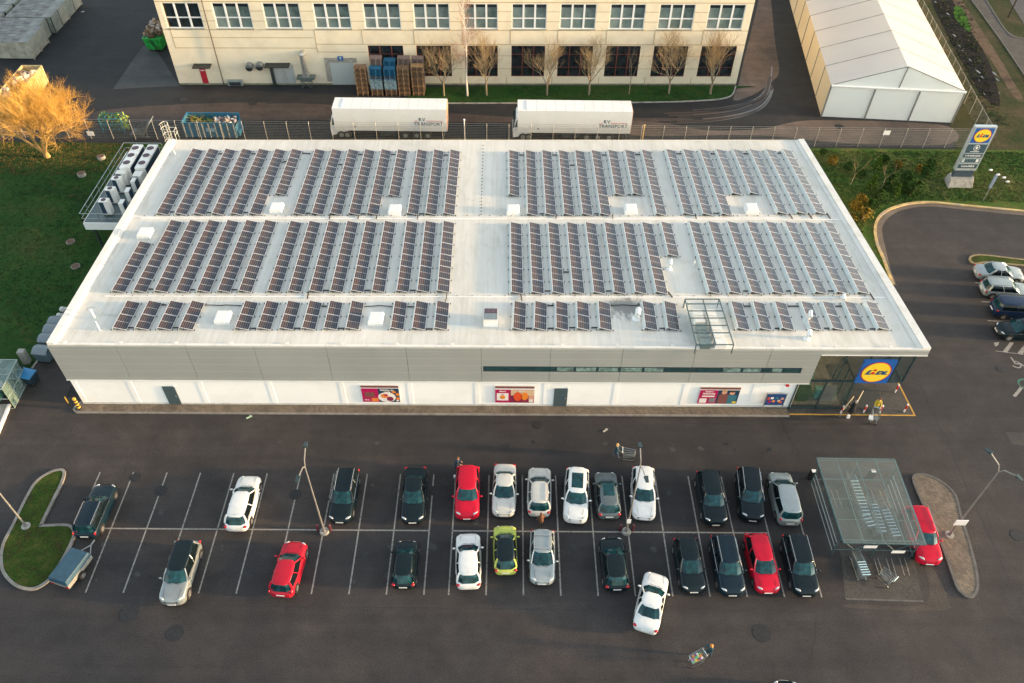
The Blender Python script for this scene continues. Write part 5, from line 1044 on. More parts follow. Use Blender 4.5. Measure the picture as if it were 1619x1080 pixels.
# ------------------------------------------------------------------ cars
tyre = M['black']; sideglass = mat('dark_side_glass', (.004, .008, .010), .12, spec=.3, var=.3); rimm = mat('alloy_rim', (.45, .45, .46), .3, .8, .1); carglass = mat('sky_teal_car_glass', (.008, .044, .052), .05, spec=.35, var=.65, sc=2.2); lampc = mat('clear_lamp', (.50, .53, .54), .12, .2, .1); lampr = mat('red_lamp', (.42, .008, .02), .2, var=.2); plate = mat('plate_white', (.72, .72, .70), .5); trim = mat('black_trim', (.014, .015, .017), .4, var=.2); arch = mat('arch_shadowed_plastic', (.010, .010, .011), .9); chrome = mat('bright_rail', (.62, .62, .60), .25, .9, .05)  # windscreen glass: teal sky reflection painted into its colour; side glass kept dark
def car(col, typ, L, W, rails=False, sun_=None, roofm=None, bars=False, dark=False, cover=None):
    """meshes of one car, nose along +Y, centre at the origin"""
    H = dict(sedan=1.43, hatch=1.47, small=1.46, wagon=1.47, suv=1.66, mpv=1.68)[typ]
    hood = dict(sedan=.27, hatch=.25, small=.22, wagon=.27, suv=.26, mpv=.20)[typ] * L
    boot = dict(sedan=.17, hatch=.035, small=.03, wagon=.03, suv=.035, mpv=.03)[typ] * L
    zb = .92 if typ not in ('suv', 'mpv') else 1.06; hz = .86 if typ not in ('suv', 'mpv') else 1.0; w = W / 2; hl = L / 2; P_ = {}
    # lower body
    st = [(-hl, .62, .36, zb - .26), (-hl + .07, .80, .24, zb - .10), (-hl + .25, .93, .20, zb - .02), (-hl + .6, .99, .19, zb + .01), (-hl * .45, 1, .18, zb + .02), (0, 1, .18, zb + .02), (hl - hood, 1, .18, zb), (hl - hood * .55, .995, .19, hz + .01), (hl - hood * .28, .965, .20, hz - .05), (hl - .20, .86, .22, hz - .14), (hl - .06, .70, .28, hz - .25), (hl, .50, .36, hz - .36)]
    mb = MB(); n = 0; rings = []
    for (y, fw, z0, z1) in st:
        hw = w * fw; half = [(0, z1 + .02), (.5 * hw, z1 + .012), (.82 * hw, z1 - .015), (.955 * hw, z1 - .08), (1.0 * hw, (z0 + z1) / 2 + .06), (.985 * hw, z0 + .12), (.90 * hw, z0), (0, z0)]
        ring = [(x, y, z) for x, z in half] + [(-x, y, z) for x, z in half[-2:0:-1]]; rings.append(ring)
    m = len(rings[0]); vs_ = [v for r in rings for v in r]; fs = []
    for k in range(len(rings) - 1):
        for i in range(m): a = k * m + i; b2 = k * m + (i + 1) % m; fs.append([a, b2, b2 + m, a + m])
    fs.append(list(range(m))[::-1]); fs.append([(len(rings) - 1) * m + i for i in range(m)]); mb.add(vs_, fs)
    root = bpy.data.objects.new('parked_car', None); COL.objects.link(root)
    body = mb.build('body', col, root, smooth=True); sm = body.modifiers.new('sub', 'SUBSURF'); sm.levels = 1; sm.render_levels = 2
    # cabin: belt ring and roof ring
    y0 = -hl + boot + (.02 if typ != 'sedan' else 0); y1 = hl - hood + .02; y2 = y0 + (.62 if typ == 'sedan' else .38 if typ in ('hatch', 'small') else .26 if typ != 'mpv' else .2) ; y3 = y1 - (.82 if typ in ('sedan', 'hatch', 'wagon') else .70)
    if typ == 'mpv': y3 = y1 - .85
    wb = w * .93; wr = w * .70 if typ != 'mpv' else w * .74; z0 = zb - .04; z1 = H
    def ring(ya, yb, ww, z, bow):   # 8 points, rear to front, bowed ends
        return [(-ww * .93, ya + bow * .8, z), (-ww * .5, ya, z), (ww * .5, ya, z), (ww * .93, ya + bow * .8, z), (ww, (ya + yb) / 2, z), (ww * .93, yb - bow * .9, z), (ww * .5, yb, z), (-ww * .5, yb, z), (-ww * .93, yb - bow * .9, z), (-ww, (ya + yb) / 2, z)]
    B_ = ring(y0, y1, wb, z0, .26); T_ = ring(y2, y3, wr, z1 - .05, .17)
    mid = [tuple(lerp(Vector(a), Vector(b2), .55) + Vector((.035 * (1 if a[0] > 0 else -1), 0, .02))) for a, b2 in zip(B_, T_)]
    n = len(B_); mbg = {}
    def seg(name, idx, m_):
        g = MB(); 
        for R0, R1 in ((B_, mid), (mid, T_)):
            vs2 = [R0[i] for i in idx] + [R1[i] for i in idx]; q = len(idx); g.add(vs2, [[i, i + 1, q + i + 1, q + i] for i in range(q - 1)])
        o = g.build(name, m_, root, smooth=False); return o
    seg('rear_window', [0, 1, 2, 3], carglass); seg('side_window', [3, 4, 5], sideglass); seg('windscreen', [5, 6, 7, 8], carglass); seg('side_window', [8, 9, 0], sideglass)
    # roof shell with pillars
    g = MB(); rr = ring(y2 - .03, y3 + .03, wr + .02, z1 - .045, .17); r2 = ring(y2 + .12, y3 - .12, wr * .8, z1 + .0, .17)
    q = len(rr); r1 = ring(y2 + .03, y3 - .03, wr * .93, z1 - .012, .17); r0 = ring(y2 - .05, y3 + .05, wr + .035, z1 - .075, .17)
    g.add(r0 + rr + r1 + r2, [[k * q + i, k * q + (i + 1) % q, (k + 1) * q + (i + 1) % q, (k + 1) * q + i] for k in range(3) for i in range(q)] + [list(range(3 * q, 4 * q))])
    rf = g.build('roof', roofm or col, root, smooth=True)
    for s in (-1, 1):
        def pil(i, r=.045, e=.012):
            g = MB()
            pts = [Vector(R_[i]) for R_ in (B_, mid, T_)]
            for a, b2 in zip(pts, pts[1:]): g.tube(a + Vector((s * e, 0, 0)), b2 + Vector((s * e, 0, 0)), r, r, 5)
            g.build('pillar', col, root)
        ia, ic, ib = (5, 3, 4) if s == 1 else (8, 0, 9)
        pil(ia, .05); pil(ic, .075 if typ != 'sedan' else .08); pil(ib, .03)
    # trim at the belt and sills
    for s in (-1, 1):
        MB().tube((s * (wb + .015), y0 + .2, z0 + .035), (s * (wb + .03), y1 - .25, z0 + .03), .018, n=4).build('belt_trim', chrome if rails else trim, root)
        MB().hexa([(s * w - .02, -hl * .5, .18), (s * w + .015, -hl * .5, .18), (s * w + .015, hl * .5, .18), (s * w - .02, hl * .5, .18)][::s], [(s * w - .02, -hl * .5, .34), (s * w + .004, -hl * .5, .34), (s * w + .004, hl * .5, .34), (s * w - .02, hl * .5, .34)][::s]).build('sill', trim if typ in ('suv',) else col, root)
        for yy in (hl - .17 * L - .1, -hl + .19 * L):
            rw = .345 if typ == 'suv' else .315; x = s * (w - .10)
            MB().tube((s * (w - .2), yy, rw + .03), (s * (w + .006), yy, rw + .03), rw + .055, rw + .055, 20).build('wheel_arch', arch, root)
            t = MB().tube((x - .1, yy, rw), (x + .1 + s * .022, yy, rw), rw, rw, 20).build('wheel', tyre, root); MB().tube((s * (w + .018), yy, rw), (s * (w + .03), yy, rw), rw * .66, rw * .5, 14).build('rim', rimm, t)
        M2 = Matrix.Rotation(s * R(-38), 3, 'Z')
        MB().ball((s * w * .69, hl - .27, hz - .15), (.22, .085, .065), nu=10, nv=6, M=M2).build('headlight', lampc, root, smooth=True)
        if typ in ('sedan', 'hatch', 'small'): MB().ball((s * w * .78, -hl + .15, zb - .15), (.14, .11, .08), nu=10, nv=6, M=Matrix.Rotation(s * R(25), 3, 'Z')).build('tail_light', lampr, root, smooth=True)
        else: MB().ball((s * w * .86, -hl + .17, zb - .13), (.07, .10, .13), nu=10, nv=6).build('tail_light', lampr, root, smooth=True)
        mm = MB().ball((s * (w + .10), y1 - .38, z0 + .12), (.11, .07, .075), nu=8, nv=5); mm.tube((s * (w - .06), y1 - .34, z0 + .06), (s * (w + .05), y1 - .36, z0 + .1), .03, n=5); mm.build('mirror', col, root, smooth=True)
        if rails: g = MB().path([(s * wr * .93, y2 + .08, z1 - .01), (s * wr * .95, y2 + .18, z1 + .05), (s * wr * .95, y3 - .2, z1 + .05), (s * wr * .93, y3 - .06, z1 - .02)], .026, 5); g.build('roof_rail', chrome, root)
    MB().box(-.27, .27, hl - .03, hl + .008, .40, .51).build('number_plate', plate, root); MB().box(-.27, .27, -hl - .008, -hl + .03, .56 if typ != 'suv' else .66, .67 if typ != 'suv' else .77).build('number_plate', plate, root)
    MB().hexa([(-.42, hl - .07, hz - .40), (.42, hl - .07, hz - .40), (.42, hl - .01, hz - .40), (-.42, hl - .01, hz - .40)], [(-.46, hl - .14, hz - .25), (.46, hl - .14, hz - .25), (.46, hl - .055, hz - .25), (-.46, hl - .055, hz - .25)]).build('grille', trim, root)
    MB().hexa([(-w * .62, hl - .10, .22), (w * .62, hl - .10, .22), (w * .62, hl + .0, .24), (-w * .62, hl + .0, .24)], [(-w * .62, hl - .10, .34), (w * .62, hl - .10, .34), (w * .62, hl + .006, .34), (-w * .62, hl + .006, .34)]).build('lower_bumper', trim, root)
    # bonnet shut lines, wipers, aerial
    g = MB()
    for s in (-1, 1): g.path([(s * w * .62, y1 + .02, hz + .035), (s * w * .58, hl - hood * .4, hz + .005), (s * w * .48, hl - .26, hz - .10)], .008, 4)
    g.build('bonnet_line', trim, root)
    MB().tube((-.35, y1 + .02, z0 + .065), (.1, y1 - .06, z0 + .10), .012, n=4).tube((.15, y1 + .02, z0 + .065), (.55, y1 - .1, z0 + .10), .012, n=4).build('wiper', trim, root)
    MB().tube((0, y2 + .15, z1), (0, y2 + .02, z1 + .12), .012, .006, 4).build('aerial', trim, rf)
    if sun_: MB().hexa([(-wr * .66, sun_[0], z1 - .03), (wr * .66, sun_[0], z1 - .03), (wr * .66, sun_[1], z1 - .03), (-wr * .66, sun_[1], z1 - .03)], [(-wr * .66, sun_[0], z1 + .008), (wr * .66, sun_[0], z1 + .008), (wr * .66, sun_[1], z1 + .008), (-wr * .66, sun_[1], z1 + .008)]).build('sunroof', carglass, rf)
    if bars:
        for y in (y2 + .5, y2 + 1.5): MB().box(-wr, wr, y - .035, y + .035, z1 + .06, z1 + .09).build('cross_bar', chrome, root)
    return root
PC = dict(black=paint('black_paint', (.004, .012, .016)), navy=paint('dark_navy_paint', (.005, .017, .028)), white=paint('white_paint', (.66, .67, .655)), pearl=paint('pearl_white_paint', (.52, .51, .47)), silver=paint('silver_paint', (.33, .37, .375), .3, .35), grey=paint('mid_grey_paint', (.13, .16, .165), .3, .35), gold=paint('grey_metallic_paint', (.27, .30, .30), .28, .45), red=paint('red_car_paint', (.52, .006, .028)), crim=paint('crimson_paint', (.42, .012, .03)), lime=paint('lime_paint', (.42, .48, .10)), blue=paint('deep_blue_paint', (.008, .022, .055)), dteal=paint('dark_teal_paint', (.012, .035, .038)), sgrey=paint('silver_grey_paint', (.30, .34, .335), .3, .4))
# far end, near end, nose towards the far side?, colour, type, options, label
CARS = [
 ((168.6, 764), (134.8, 851.7), 1, 'navy', 'wagon', dict(rails=True), 'dark estate car with bright roof rails towing the blue-topped trailer'),
 ((297.8, 851), (271.8, 956.6), 0, 'gold', 'suv', dict(roofm='black'), 'grey car with black roof, its nose past the bay ends at lower left'),
 ((396.3, 751), (373, 840), 1, 'white', 'hatch', {}, 'white hatchback parked alone left of the leaning lamp post, red rear lights'),
 ((468.8, 854.5), (444.2, 944.4), 1, 'crim', 'wagon', dict(), 'crimson estate car with ribbed roof below the left lamp post'),
 ((550.5, 736.3), (536.8, 826.5), 0, 'black', 'wagon', dict(rails=True), 'black estate car with silver roof rails right of the left lamp post'),
 ((657, 738), (652.2, 827.6), 0, 'black', 'sedan', {}, 'black saloon between the left estate and the walking gap, upper row'),
 ((643.8, 856), (637.8, 928.8), 1, 'black', 'small', {}, 'small black hatchback with pale headlights, directly below the black saloon'),
 ((740, 734.5), (738.2, 820.9), 0, 'red', 'suv', {}, 'red car with a person in dark clothes at its rear corner'),
 ((798.6, 733.4), (796, 817), 0, 'pearl', 'sedan', {}, 'pearl white saloon immediately right of the red car'),
 ((853.3, 738), (852.1, 816.8), 1, 'pearl', 'hatch', dict(rails=True), 'off-white hatchback facing the store, brown-haired person behind its tail'),
 ((913.5, 737.6), (908.9, 826.8), 0, 'white', 'suv', dict(sun_=(-1.25, .05)), 'white car with a large dark glass sunroof'),
 ((956.3, 745), (963.5, 820.5), 1, 'grey', 'hatch', dict(sun_=(-.7, .35)), 'grey hatchback with dark roof glass between two white cars'),
 ((1017.7, 734), (1017.7, 822), 0, 'white', 'wagon', dict(), 'white car beneath the head of the middle lamp post'),
 ((966, 848), (975.6, 935), 1, 'black', 'hatch', dict(rails=False), 'black hatchback with red rear lights below the middle lamp post'),
 ((1039.6, 905.4), (1018.6, 1000), 1, 'white', 'sedan', {}, 'white saloon driving out of the bays at the bottom'),
 ((1118.5, 741.4), (1131.8, 830.7), 0, 'black', 'suv', {}, 'black car without roof rails, leftmost of the upper right cluster'),
 ((1183.5, 737), (1189.5, 824), 0, 'black', 'suv', dict(rails=True), 'black car with silver roof rails and bright grille in the upper right cluster'),
 ((1230.4, 747), (1248.5, 831.2), 1, 'sgrey', 'mpv', dict(roofm='silver'), 'silver-grey car with pale roof, rightmost in the upper row'),
 ((1084, 845.6), (1097.2, 936.8), 0, 'black', 'wagon', {}, 'black car with red rear corners, leftmost of the lower right cluster'),
 ((1142.6, 843), (1158.2, 942), 0, 'navy', 'suv', dict(rails=True), 'dark car with silver rails just left of the red saloon'),
 ((1195.5, 838), (1214.8, 937.9), 0, 'red', 'hatch', {}, 'red car between two dark railed cars in the lower row'),
 ((1255.7, 842), (1275, 942.7), 0, 'black', 'suv', dict(rails=True), 'black car with silver rails, last of the lower row before the trolley shelter'),
 ((1446, 797.5), (1469.5, 892.6), 0, 'red', 'suv', dict(rails=True), 'red car half under the glass roof of the trolley shelter'),
 ((798, 829.5), (799.6, 909), 1, 'lime', 'small', dict(roofm='black'), 'lime green small car with black roof panel'),
 ((858.1, 833.2), (857, 924), 0, 'silver', 'wagon', dict(rails=True, bars=True), 'silver estate with two cross bars on its roof'),
 ((740, 842), (741, 932), 1, 'white', 'hatch', {}, 'white hatchback in the lower row directly below the red car'),
]
for far, near, nose, colr, typ, opt, lab in CARS:
    zf = {'sedan': .72, 'hatch': .9, 'small': .9, 'wagon': .9, 'suv': 1.0, 'mpv': 1.0}[typ] if not nose else .68
    if not nose and typ not in ('sedan',): zf = 1.15
    a = P(*far, zf); b_ = P(*near, .40); L = min(4.9, max(3.55, (a - b_).length * (1.0))); c = (a + b_) / 2; d = (a - b_) if nose else (b_ - a)
    o2 = {k: (PC[v] if k == 'roofm' else v) for k, v in opt.items()}
    o = car(PC[colr], typ, L, 1.74 if typ not in ('suv', 'small') else (1.80 if typ == 'suv' else 1.64), **o2); o.location = (c.x, c.y, 0); o.rotation_euler = (0, 0, math.atan2(-d.x, d.y)); tag(o, lab, 'car', 'cars parked in the lot')
    if 'driving' in lab: o.name = 'moving_car'
# cars along the right edge and the one cut by the lower edge
for px, py, z, nose, ang, colr, typ, opt, lab in [((1543), 426, .8, 1, -5, 'silver', 'sedan', {}, 'silver saloon at the right edge beside the grass strip, uppermost of four'),
        (1552.6, 452, .8, 1, -5, 'sgrey', 'wagon', dict(rails=True), 'silver-grey estate at the right edge, second from the top of four'),
        (1569, 484, .8, 1, -4, 'blue', 'mpv', {}, 'deep blue wet-looking car at the right edge, third from the top of four'),
        (1576, 520, .6, 0, -2, 'black', 'hatch', {}, 'black car facing left at the right edge, lowest of four')]:
    a = P(px, py, z); L = 4.5; dr = Vector((math.cos(R(ang)), math.sin(R(ang)), 0)); c = a + dr * L / 2; d = dr if nose else -dr
    o = car(PC[colr], typ, L, 1.76, **opt); o.location = (c.x, c.y, 0); o.rotation_euler = (0, 0, math.atan2(-d.x, d.y)); tag(o, lab, 'car', 'cars parked in the lot')
a = P(1238, 1073, .9); o = car(PC['black'], 'hatch', 4.3, 1.76); o.location = (a.x + .05, a.y - 2.1, 0); o.rotation_euler = (0, 0, R(-3)); tag(o, 'dark car whose front end just enters the bottom edge of the photo', 'car', 'cars parked in the lot'); 
# covered trailer
a, b_ = P(120, 868, .9), P(93, 916, .55); c = (P(124, 868, .9) + P(96, 920, .5)) / 2; d = a - b_; c = Vector((P(108, 893, 1.1).x, P(108, 893, 1.1).y, 0))
t = thing('car_trailer', 'small trailer with blue tarpaulin cover hitched behind the dark estate car', 'trailer', (c.x, c.y, 0), R(-17)); w, l = .72, 1.2
MB().box(-w, w, -l, l, .35, .72).build('tub', mat('silver_tub', (.34, .33, .30), .45, .4), t); 
MB().hexa([(-w - .03, -l - .03, .722), (w + .03, -l - .03, .722), (w + .03, l + .03, .722), (-w - .03, l + .03, .722)], [(-w * .94, -l * .96, 1.12), (w * .94, -l * .96, 1.12), (w * .94, l * .96, 1.12), (-w * .94, l * .96, 1.12)]).build('tarpaulin', mat('steel_blue_tarp', (.018, .062, .10), .55, var=.2, sc=2, bmp=.3), t, bevel=.04)
for s in (-1, 1): q = MB().tube((s * (w + .05), -.1, .3), (s * (w + .22), -.1, .3), .3, .3, 18).build('wheel', tyre, t); MB().tube((s * (w + .221), -.1, .3), (s * (w + .23), -.1, .3), .18, .16, 12).build('rim', rimm, q); MB().box(s * w * .8 - .12, s * w * .8 + .12, -l - .04, -l - .005, .42, .52).build('tail_light', lampr, t)
MB().tube((-w * .7, l, .4), (0, l + .75, .42), .04, n=5).tube((w * .7, l, .4), (0, l + .75, .42), .04, n=5).tube((0, l + .7, .42), (0, l + 1.15, .45), .05, n=5).build('drawbar', M['steel'], t)

# ------------------------------------------------------------------ lamp posts
def lamp(base, top, dirs, lab, green=False, sign=False):
    b_ = P(*base); t = thing('lamp_post', lab, 'lamp post', (b_.x, b_.y, 0), 0, 'lamp posts in the car park'); tp = PY(*top, b_.y); h = 8.7
    MB().tube((0, 0, 0), (0, 0, .45), .13, .11, 12).tube((0, 0, .45), (0, 0, h - .8), .065, .042, 12).build('pole', M['pole'], t)
    MB().tube((0, 0, 0), (0, 0, .16), .34, .3, 16).build('foot', M['conc'], t)
    for s, (ax, ay, dz_) in enumerate(dirs):
        e = Vector((ax, ay, h + dz_)); MB().path([(0, 0, h - .85), (ax * .25, ay * .25, h - .35 + dz_ * .4), tuple(e)], .04, 6).build('arm', M['pole'], t)
        q = MB(); dd = Vector((ax, ay, 0)).normalized(); n = Vector((-dd.y, dd.x, 0)) * .14; f = dd * .45; u = Vector((0, 0, .09)); q.hexa([e - n, e + f * .9 - n * .7, e + f * .9 + n * .7, e + n], [e - n + u * 1.6, e + f + u * .5 - n * .7, e + f + u * .5 + n * .7, e + n + u * 1.6]); hd = q.build('lamp_head', M['head'], t)
        MB().hexa([e + dd * .1 - n * .7 - u * .4, e + f * .8 - n * .55 - u * .4, e + f * .8 + n * .55 - u * .4, e + dd * .1 + n * .7 - u * .4], [e + dd * .1 - n * .7 - u * .05, e + f * .8 - n * .55 - u * .05, e + f * .8 + n * .55 - u * .05, e + dd * .1 + n * .7 - u * .05]).build('lens', M['lens'], hd)
    return t
M['pole'] = mat('lamp_pole_steel', (.26, .25, .23), .45, .4, .15); M['head'] = mat('lamp_head_grey', (.035, .06, .065), .4, .3); M['lens'] = mat('lamp_lens', (.30, .36, .35), .2)
lamp((513, 841), (482, 722), [(0, .9, 0), (-.1, -1.1, -.3)], 'tall lamp post with two heads, in the bays left of the black estate')
lamp((990, 841), (1014, 727), [(0, .9, 0), (.15, -1.1, -.3)], 'tall lamp post with two heads and a box, standing among the middle cars')
lamp((1500, 847), (1581, 731), [(-.5, .8, 0), (.5, -.75, -.2)], 'tall lamp post with two heads and a white board on the paved island')
lamp((42, 833), (-60, 715), [(0, .9, 0), (0, -1.1, -.3)], 'lamp post on the grass island, its top outside the left edge')
p = PY(1526, 818, 0.0); o = MB().box(-.42, .42, -.03, .03, -.3, .3).build('white_board', M['white']); o.location = (P(1500, 847).x, P(1500, 847).y - .14, PY(1524, 820, P(1500, 847).y).z - .3); tag(o, 'blank white board fixed on the lamp post of the paved island', 'board')
o = MB().box(-.14, .14, -.03, .03, -.22, .22).build('small_box', M['white']); o.location = (P(990, 841).x, P(990, 841).y - .12, 1.6); tag(o, 'small white box strapped low on the middle lamp post', 'box')
for px in (503, 523, 980, 1000):
    c = P(px, 839); o = MB().tube((0, 0, 0), (0, 0, .7), .09, .09, 10).ball((0, 0, .7), .09).build('guard_bollard', mat('maroon_bollard', (.10, .02, .03), .5) if px == 503 else bpy.data.materials['maroon_bollard']); o.location = (c.x, c.y, 0)
    tag(o, 'short dark bollard %s of the %s lamp post foot' % ('left' if px in (503, 980) else 'right', 'left' if px < 600 else 'middle'), 'bollard', 'bollards guarding the lamp posts')

# ------------------------------------------------------------------ trolleys and their shelter
tq = mat('trolley_chrome', (.40, .45, .45), .3, .8, .1); tb = mat('trolley_blue', (.45, .66, .74), .5)
def trolley_meshes():
    w0, w1 = .25, .30; mb = MB(); z0, z1 = .45, .95; yb, yf = -.42, .45      # front narrower and shallower, handle at -Y
    lo = [(-w1 * .9, yb, z0 - .02), (w1 * .9, yb, z0 - .02), (w0 * .8, yf - .06, z0 + .12), (-w0 * .8, yf - .06, z0 + .12)]; hi = [(-w1, yb - .04, z1), (w1, yb - .04, z1), (w0, yf, z1 - .03), (-w0, yf, z1 - .03)]
    V = Vector; lo = [V(a) for a in lo]; hi = [V(a) for a in hi]
    for ring in (lo, hi, [lerp(a, b2, .5) for a, b2 in zip(lo, hi)]): 
        for i in range(4): mb.tube(ring[i], ring[(i + 1) % 4], .012, n=3, cap=False)
    for i in range(4):
        n = 8 if i % 2 else 6
        for k in range(n + 1): mb.tube(lerp(lo[i], lo[(i + 1) % 4], k / n), lerp(hi[i], hi[(i + 1) % 4], k / n), .006, n=3, cap=False)
    for k in range(1, 8): mb.tube(lerp(lo[0], lo[1], k / 8), lerp(lo[3], lo[2], k / 8), .006, n=3, cap=False)
    bk = mb
    fr = MB()
    for s in (-1, 1): fr.path([(s * .27, yb - .12, 1.03), (s * .28, yb, .45), (s * .28, yb + .02, .2), (s * .22, yf - .05, .14)], .014, 4).tube((s * .28, yb + .02, .2), (s * .28, yb - .05, .12), .014, n=4)
    fr.tube((-.28, yb + .02, .2), (.28, yb + .02, .2), .012, n=4)
    hd = MB().tube((-.29, yb - .12, 1.03), (.29, yb - .12, 1.03), .028, n=6)
    wh = [MB().tube((x - .02, y, .06), (x + .02, y, .06), .06, n=10) for x, y in ((-.28, yb - .05), (.28, yb - .05), (-.22, yf - .05), (.22, yf - .05))]
    out = []
    for nm, q, m_ in [('basket', bk, tq), ('frame', fr, tq), ('handle', hd, tb)] + [('wheel', x, M['black']) for x in wh]:
        o = q.build(nm, m_); me = o.data; bpy.data.objects.remove(o); out.append((nm, me))
    return out
TM = trolley_meshes()
def trolley(x, y, rz, lab, grp=None, full=True, z=0.0):
    t = thing('shopping_trolley', lab, 'shopping trolley', (x, y, z), rz, grp)
    for nm, me in TM: one(nm, me, t)
    return t
def trow(p, q, n, lab, z=.012):
    a = P(*p, 1.0); b_ = P(*q, 1.0); d = b_ - a; rz = math.atan2(-d.x, d.y) + math.pi
    dn = d.normalized()
    for k in range(n): c = lerp(a, b_, k / max(1, n - 1)) ; trolley(c.x - dn.x * .54, c.y - dn.y * .54, rz, lab, 'trolleys nested ' + lab[25:], z=z)
trow((1351, 761), (1370, 813), 11, 'shopping trolley nested in the rear left line under the glass shelter')
trow((1369, 815), (1378, 831), 4, 'shopping trolley nested in the front left line under the glass shelter')
trow((1381, 798), (1395, 840), 9, 'shopping trolley nested in the middle line under the glass shelter')
trow((1400, 807), (1418, 847), 9, 'shopping trolley nested in the right line under the glass shelter')
trow((1362, 889), (1370, 909), 6, 'shopping trolley nested in the line sticking out before the glass shelter')
c = P(1397, 918); o = trolley(c.x, c.y, R(40), 'dark lone shopping trolley standing before the shelter front'); 
sg_ = mat('teal_shelter_steel', (.07, .125, .13), .45, .35, .15)
ZS0, ZS1 = 2.5, 2.5
A, B, C_, D = P(1291, 725, 2.55), P(1414, 727, 2.55), P(1464, 862, 2.55), P(1334, 859, 2.55)
sh = thing('trolley_shelter', 'teal steel trolley shelter with a flat glass roof at the right end of the bays', 'trolley shelter', tuple(((A + C_) / 2).xy) + (0,))
for k in range(5): MB().tube(lerp(A, B, k / 4), lerp(D, C_, k / 4), .075 if k in (0, 4) else .06, n=4).build('roof_beam', sg_, sh, True)
for t_ in (0, .03, .26, .5, .74, .97, 1): MB().tube(lerp(A, D, t_) + Vector((0, 0, .05)), lerp(B, C_, t_) + Vector((0, 0, .05)), .03 if 0 < t_ < 1 else .055, n=4).build('cross_rail', sg_, sh, True)
MB().poly([v + Vector((0, 0, .1)) for v in (A, D, C_, B)]).build('glass_roof', mat('smoky_roof_glass', (.30, .34, .31), .3, spec=.25, var=.12, sc=.8, trans=.74), sh, True)
feet = []
for k in range(5):
    for t_ in (.10, .93):
        a = lerp(lerp(A, B, k / 4), lerp(D, C_, k / 4), t_)
        if k in (0, 2, 4): q = MB().tube((a.x, a.y, 0), a, .05, n=6); q.build('post', sg_, sh, True); feet.append(a)
lo_ = [lerp(A, B, 0), lerp(A, B, 1)]
for t_ in (.10, .93):
    a, b_ = lerp(A, D, t_), lerp(B, C_, t_)
    for z in (.9, 2.2): MB().tube((a.x, a.y, z), (b_.x, b_.y, z), .03, n=4).build('rail', sg_, sh, True)
    if t_ > .5:
        for k in range(4): p, q = lerp(a, b_, k / 4), lerp(a, b_, (k + 1) / 4); q2 = (p, q) if k % 2 else (q, p); MB().tube((q2[0].x, q2[0].y, .9), (q2[1].x, q2[1].y, 2.3), .03, n=4).build('brace', sg_, sh, True)
for x_, lab in ((0, 'left'), (1, 'right')):
    a, b_ = lerp(A, B, x_), lerp(D, C_, x_); a = lerp(a, b_, .1); b_ = lerp(a, b_, .9)
    for z in (.5, 1.1, 1.6): MB().tube((a.x, a.y, z), (b_.x, b_.y, z), .03, n=4).build('side_rail', M['steel'], sh, True)
    MB().poly([(a.x, a.y, .3), (b_.x, b_.y, .3), (b_.x, b_.y, 2.0), (a.x, a.y, 2.0)]).build('side_glass', mat('side_glass', (.10, .16, .16), .08, trans=.75) if x_ == 0 else bpy.data.materials['side_glass'], sh, True)
for px in (1345, 1353, 1381, 1387, 1400, 1408, 1421, 1429):
    a, b_ = P(px, 884), P(px + 8, 911); MB().tube((a.x, a.y, .12), (b_.x, b_.y, .12), .025, n=5).build('guide_rail', M['pole'], sh, True)
    a, b_ = P(px - 32, 776), P(px - 22, 805); MB().tube((a.x, a.y, .12), (b_.x, b_.y, .12), .025, n=5).build('guide_rail', M['pole'], sh, True)
for px, py in ((1376, 864), (1420, 872)): p = PY(px, py, -1.95); MB().box(p.x - .45, p.x + .45, -2.0, -1.97, p.z - .15, p.z + .15).build('notice_plate', M['white'], sh, True)
for px, py, lab in ((1281, 757, 'black square litter bin with pale top at the upper left corner of the shelter'), (1374, 757, 'black square litter bin seen through the shelter roof')):
    c = P(px, py); t = thing('litter_bin', lab, 'litter bin', (c.x, c.y, 0)); MB().box(-.2, .2, -.17, .17, 0, 1.0).build('body', trim, t, bevel=.02); MB().box(-.16, .16, -.13, .13, 1.001, 1.04).build('lid', M['offwhite'], t)

# ------------------------------------------------------------------ entrance bollards, barrier, signs
for i, (px, py, tall, lab) in enumerate([(1369, 651, .9, 'red bollard nearest the sliding doors, beside the person in black'), (1394, 652, .95, 'red bollard with white top right of the person in yellow'), (1419, 619, .95, 'red bollard at the rear end of the yellow kerb line'), (1433, 650, .95, 'red bollard at the right corner of the yellow zone'), (1333, 652, .9, 'red post at the foot of the leaning pale barrier bar')]):
    c = P(px - 4, py + 1); t = thing('bollard', lab, 'bollard', (c.x, c.y, .01), 0, 'red and white bollards at the entrance'); MB().tube((0, 0, 0), (0, 0, .35), .06, .06, 10).build('lower_band', M['offwhite'], t); MB().tube((0, 0, .351), (0, 0, tall - .13), .065, .065, 10).build('red_band', M['red'], t); MB().tube((0, 0, tall - .129), (0, 0, tall), .075, .06, 10).build('cap', M['offwhite'], t)
t = thing('barrier', 'slanting pale barrier rails leading into the store entrance', 'barrier', (*P(1333, 650)[:2], 0))
for (a, b_) in (((1333, 648), (1350, 627)), ((1353, 640), (1365, 618))):
    p, q = P(*a, .9), P(*b_, .9); MB().tube(p, q, .035, n=5).build('rail', mat('straw_rail', (.62, .52, .34), .5) if a[0] == 1333 else bpy.data.materials['straw_rail'], t, True)
    for v in (p, lerp(p, q, .5), q): MB().tube((v.x, v.y, .01), v, .025, n=5).build('post', M['steel'], t, True)
c = P(1370, 633); o = MB().box(-1.1, 1.1, -1.3, 1.3, 0, .012).build('door_mat', mat('dark_rubber_mat', (.03, .035, .035), .8)); o.location = (c.x - .3, c.y + .3, .013); o.rotation_euler = (0, 0, R(-40)); tag(o, 'large dark mat on the paving under the glass corner', 'mat')
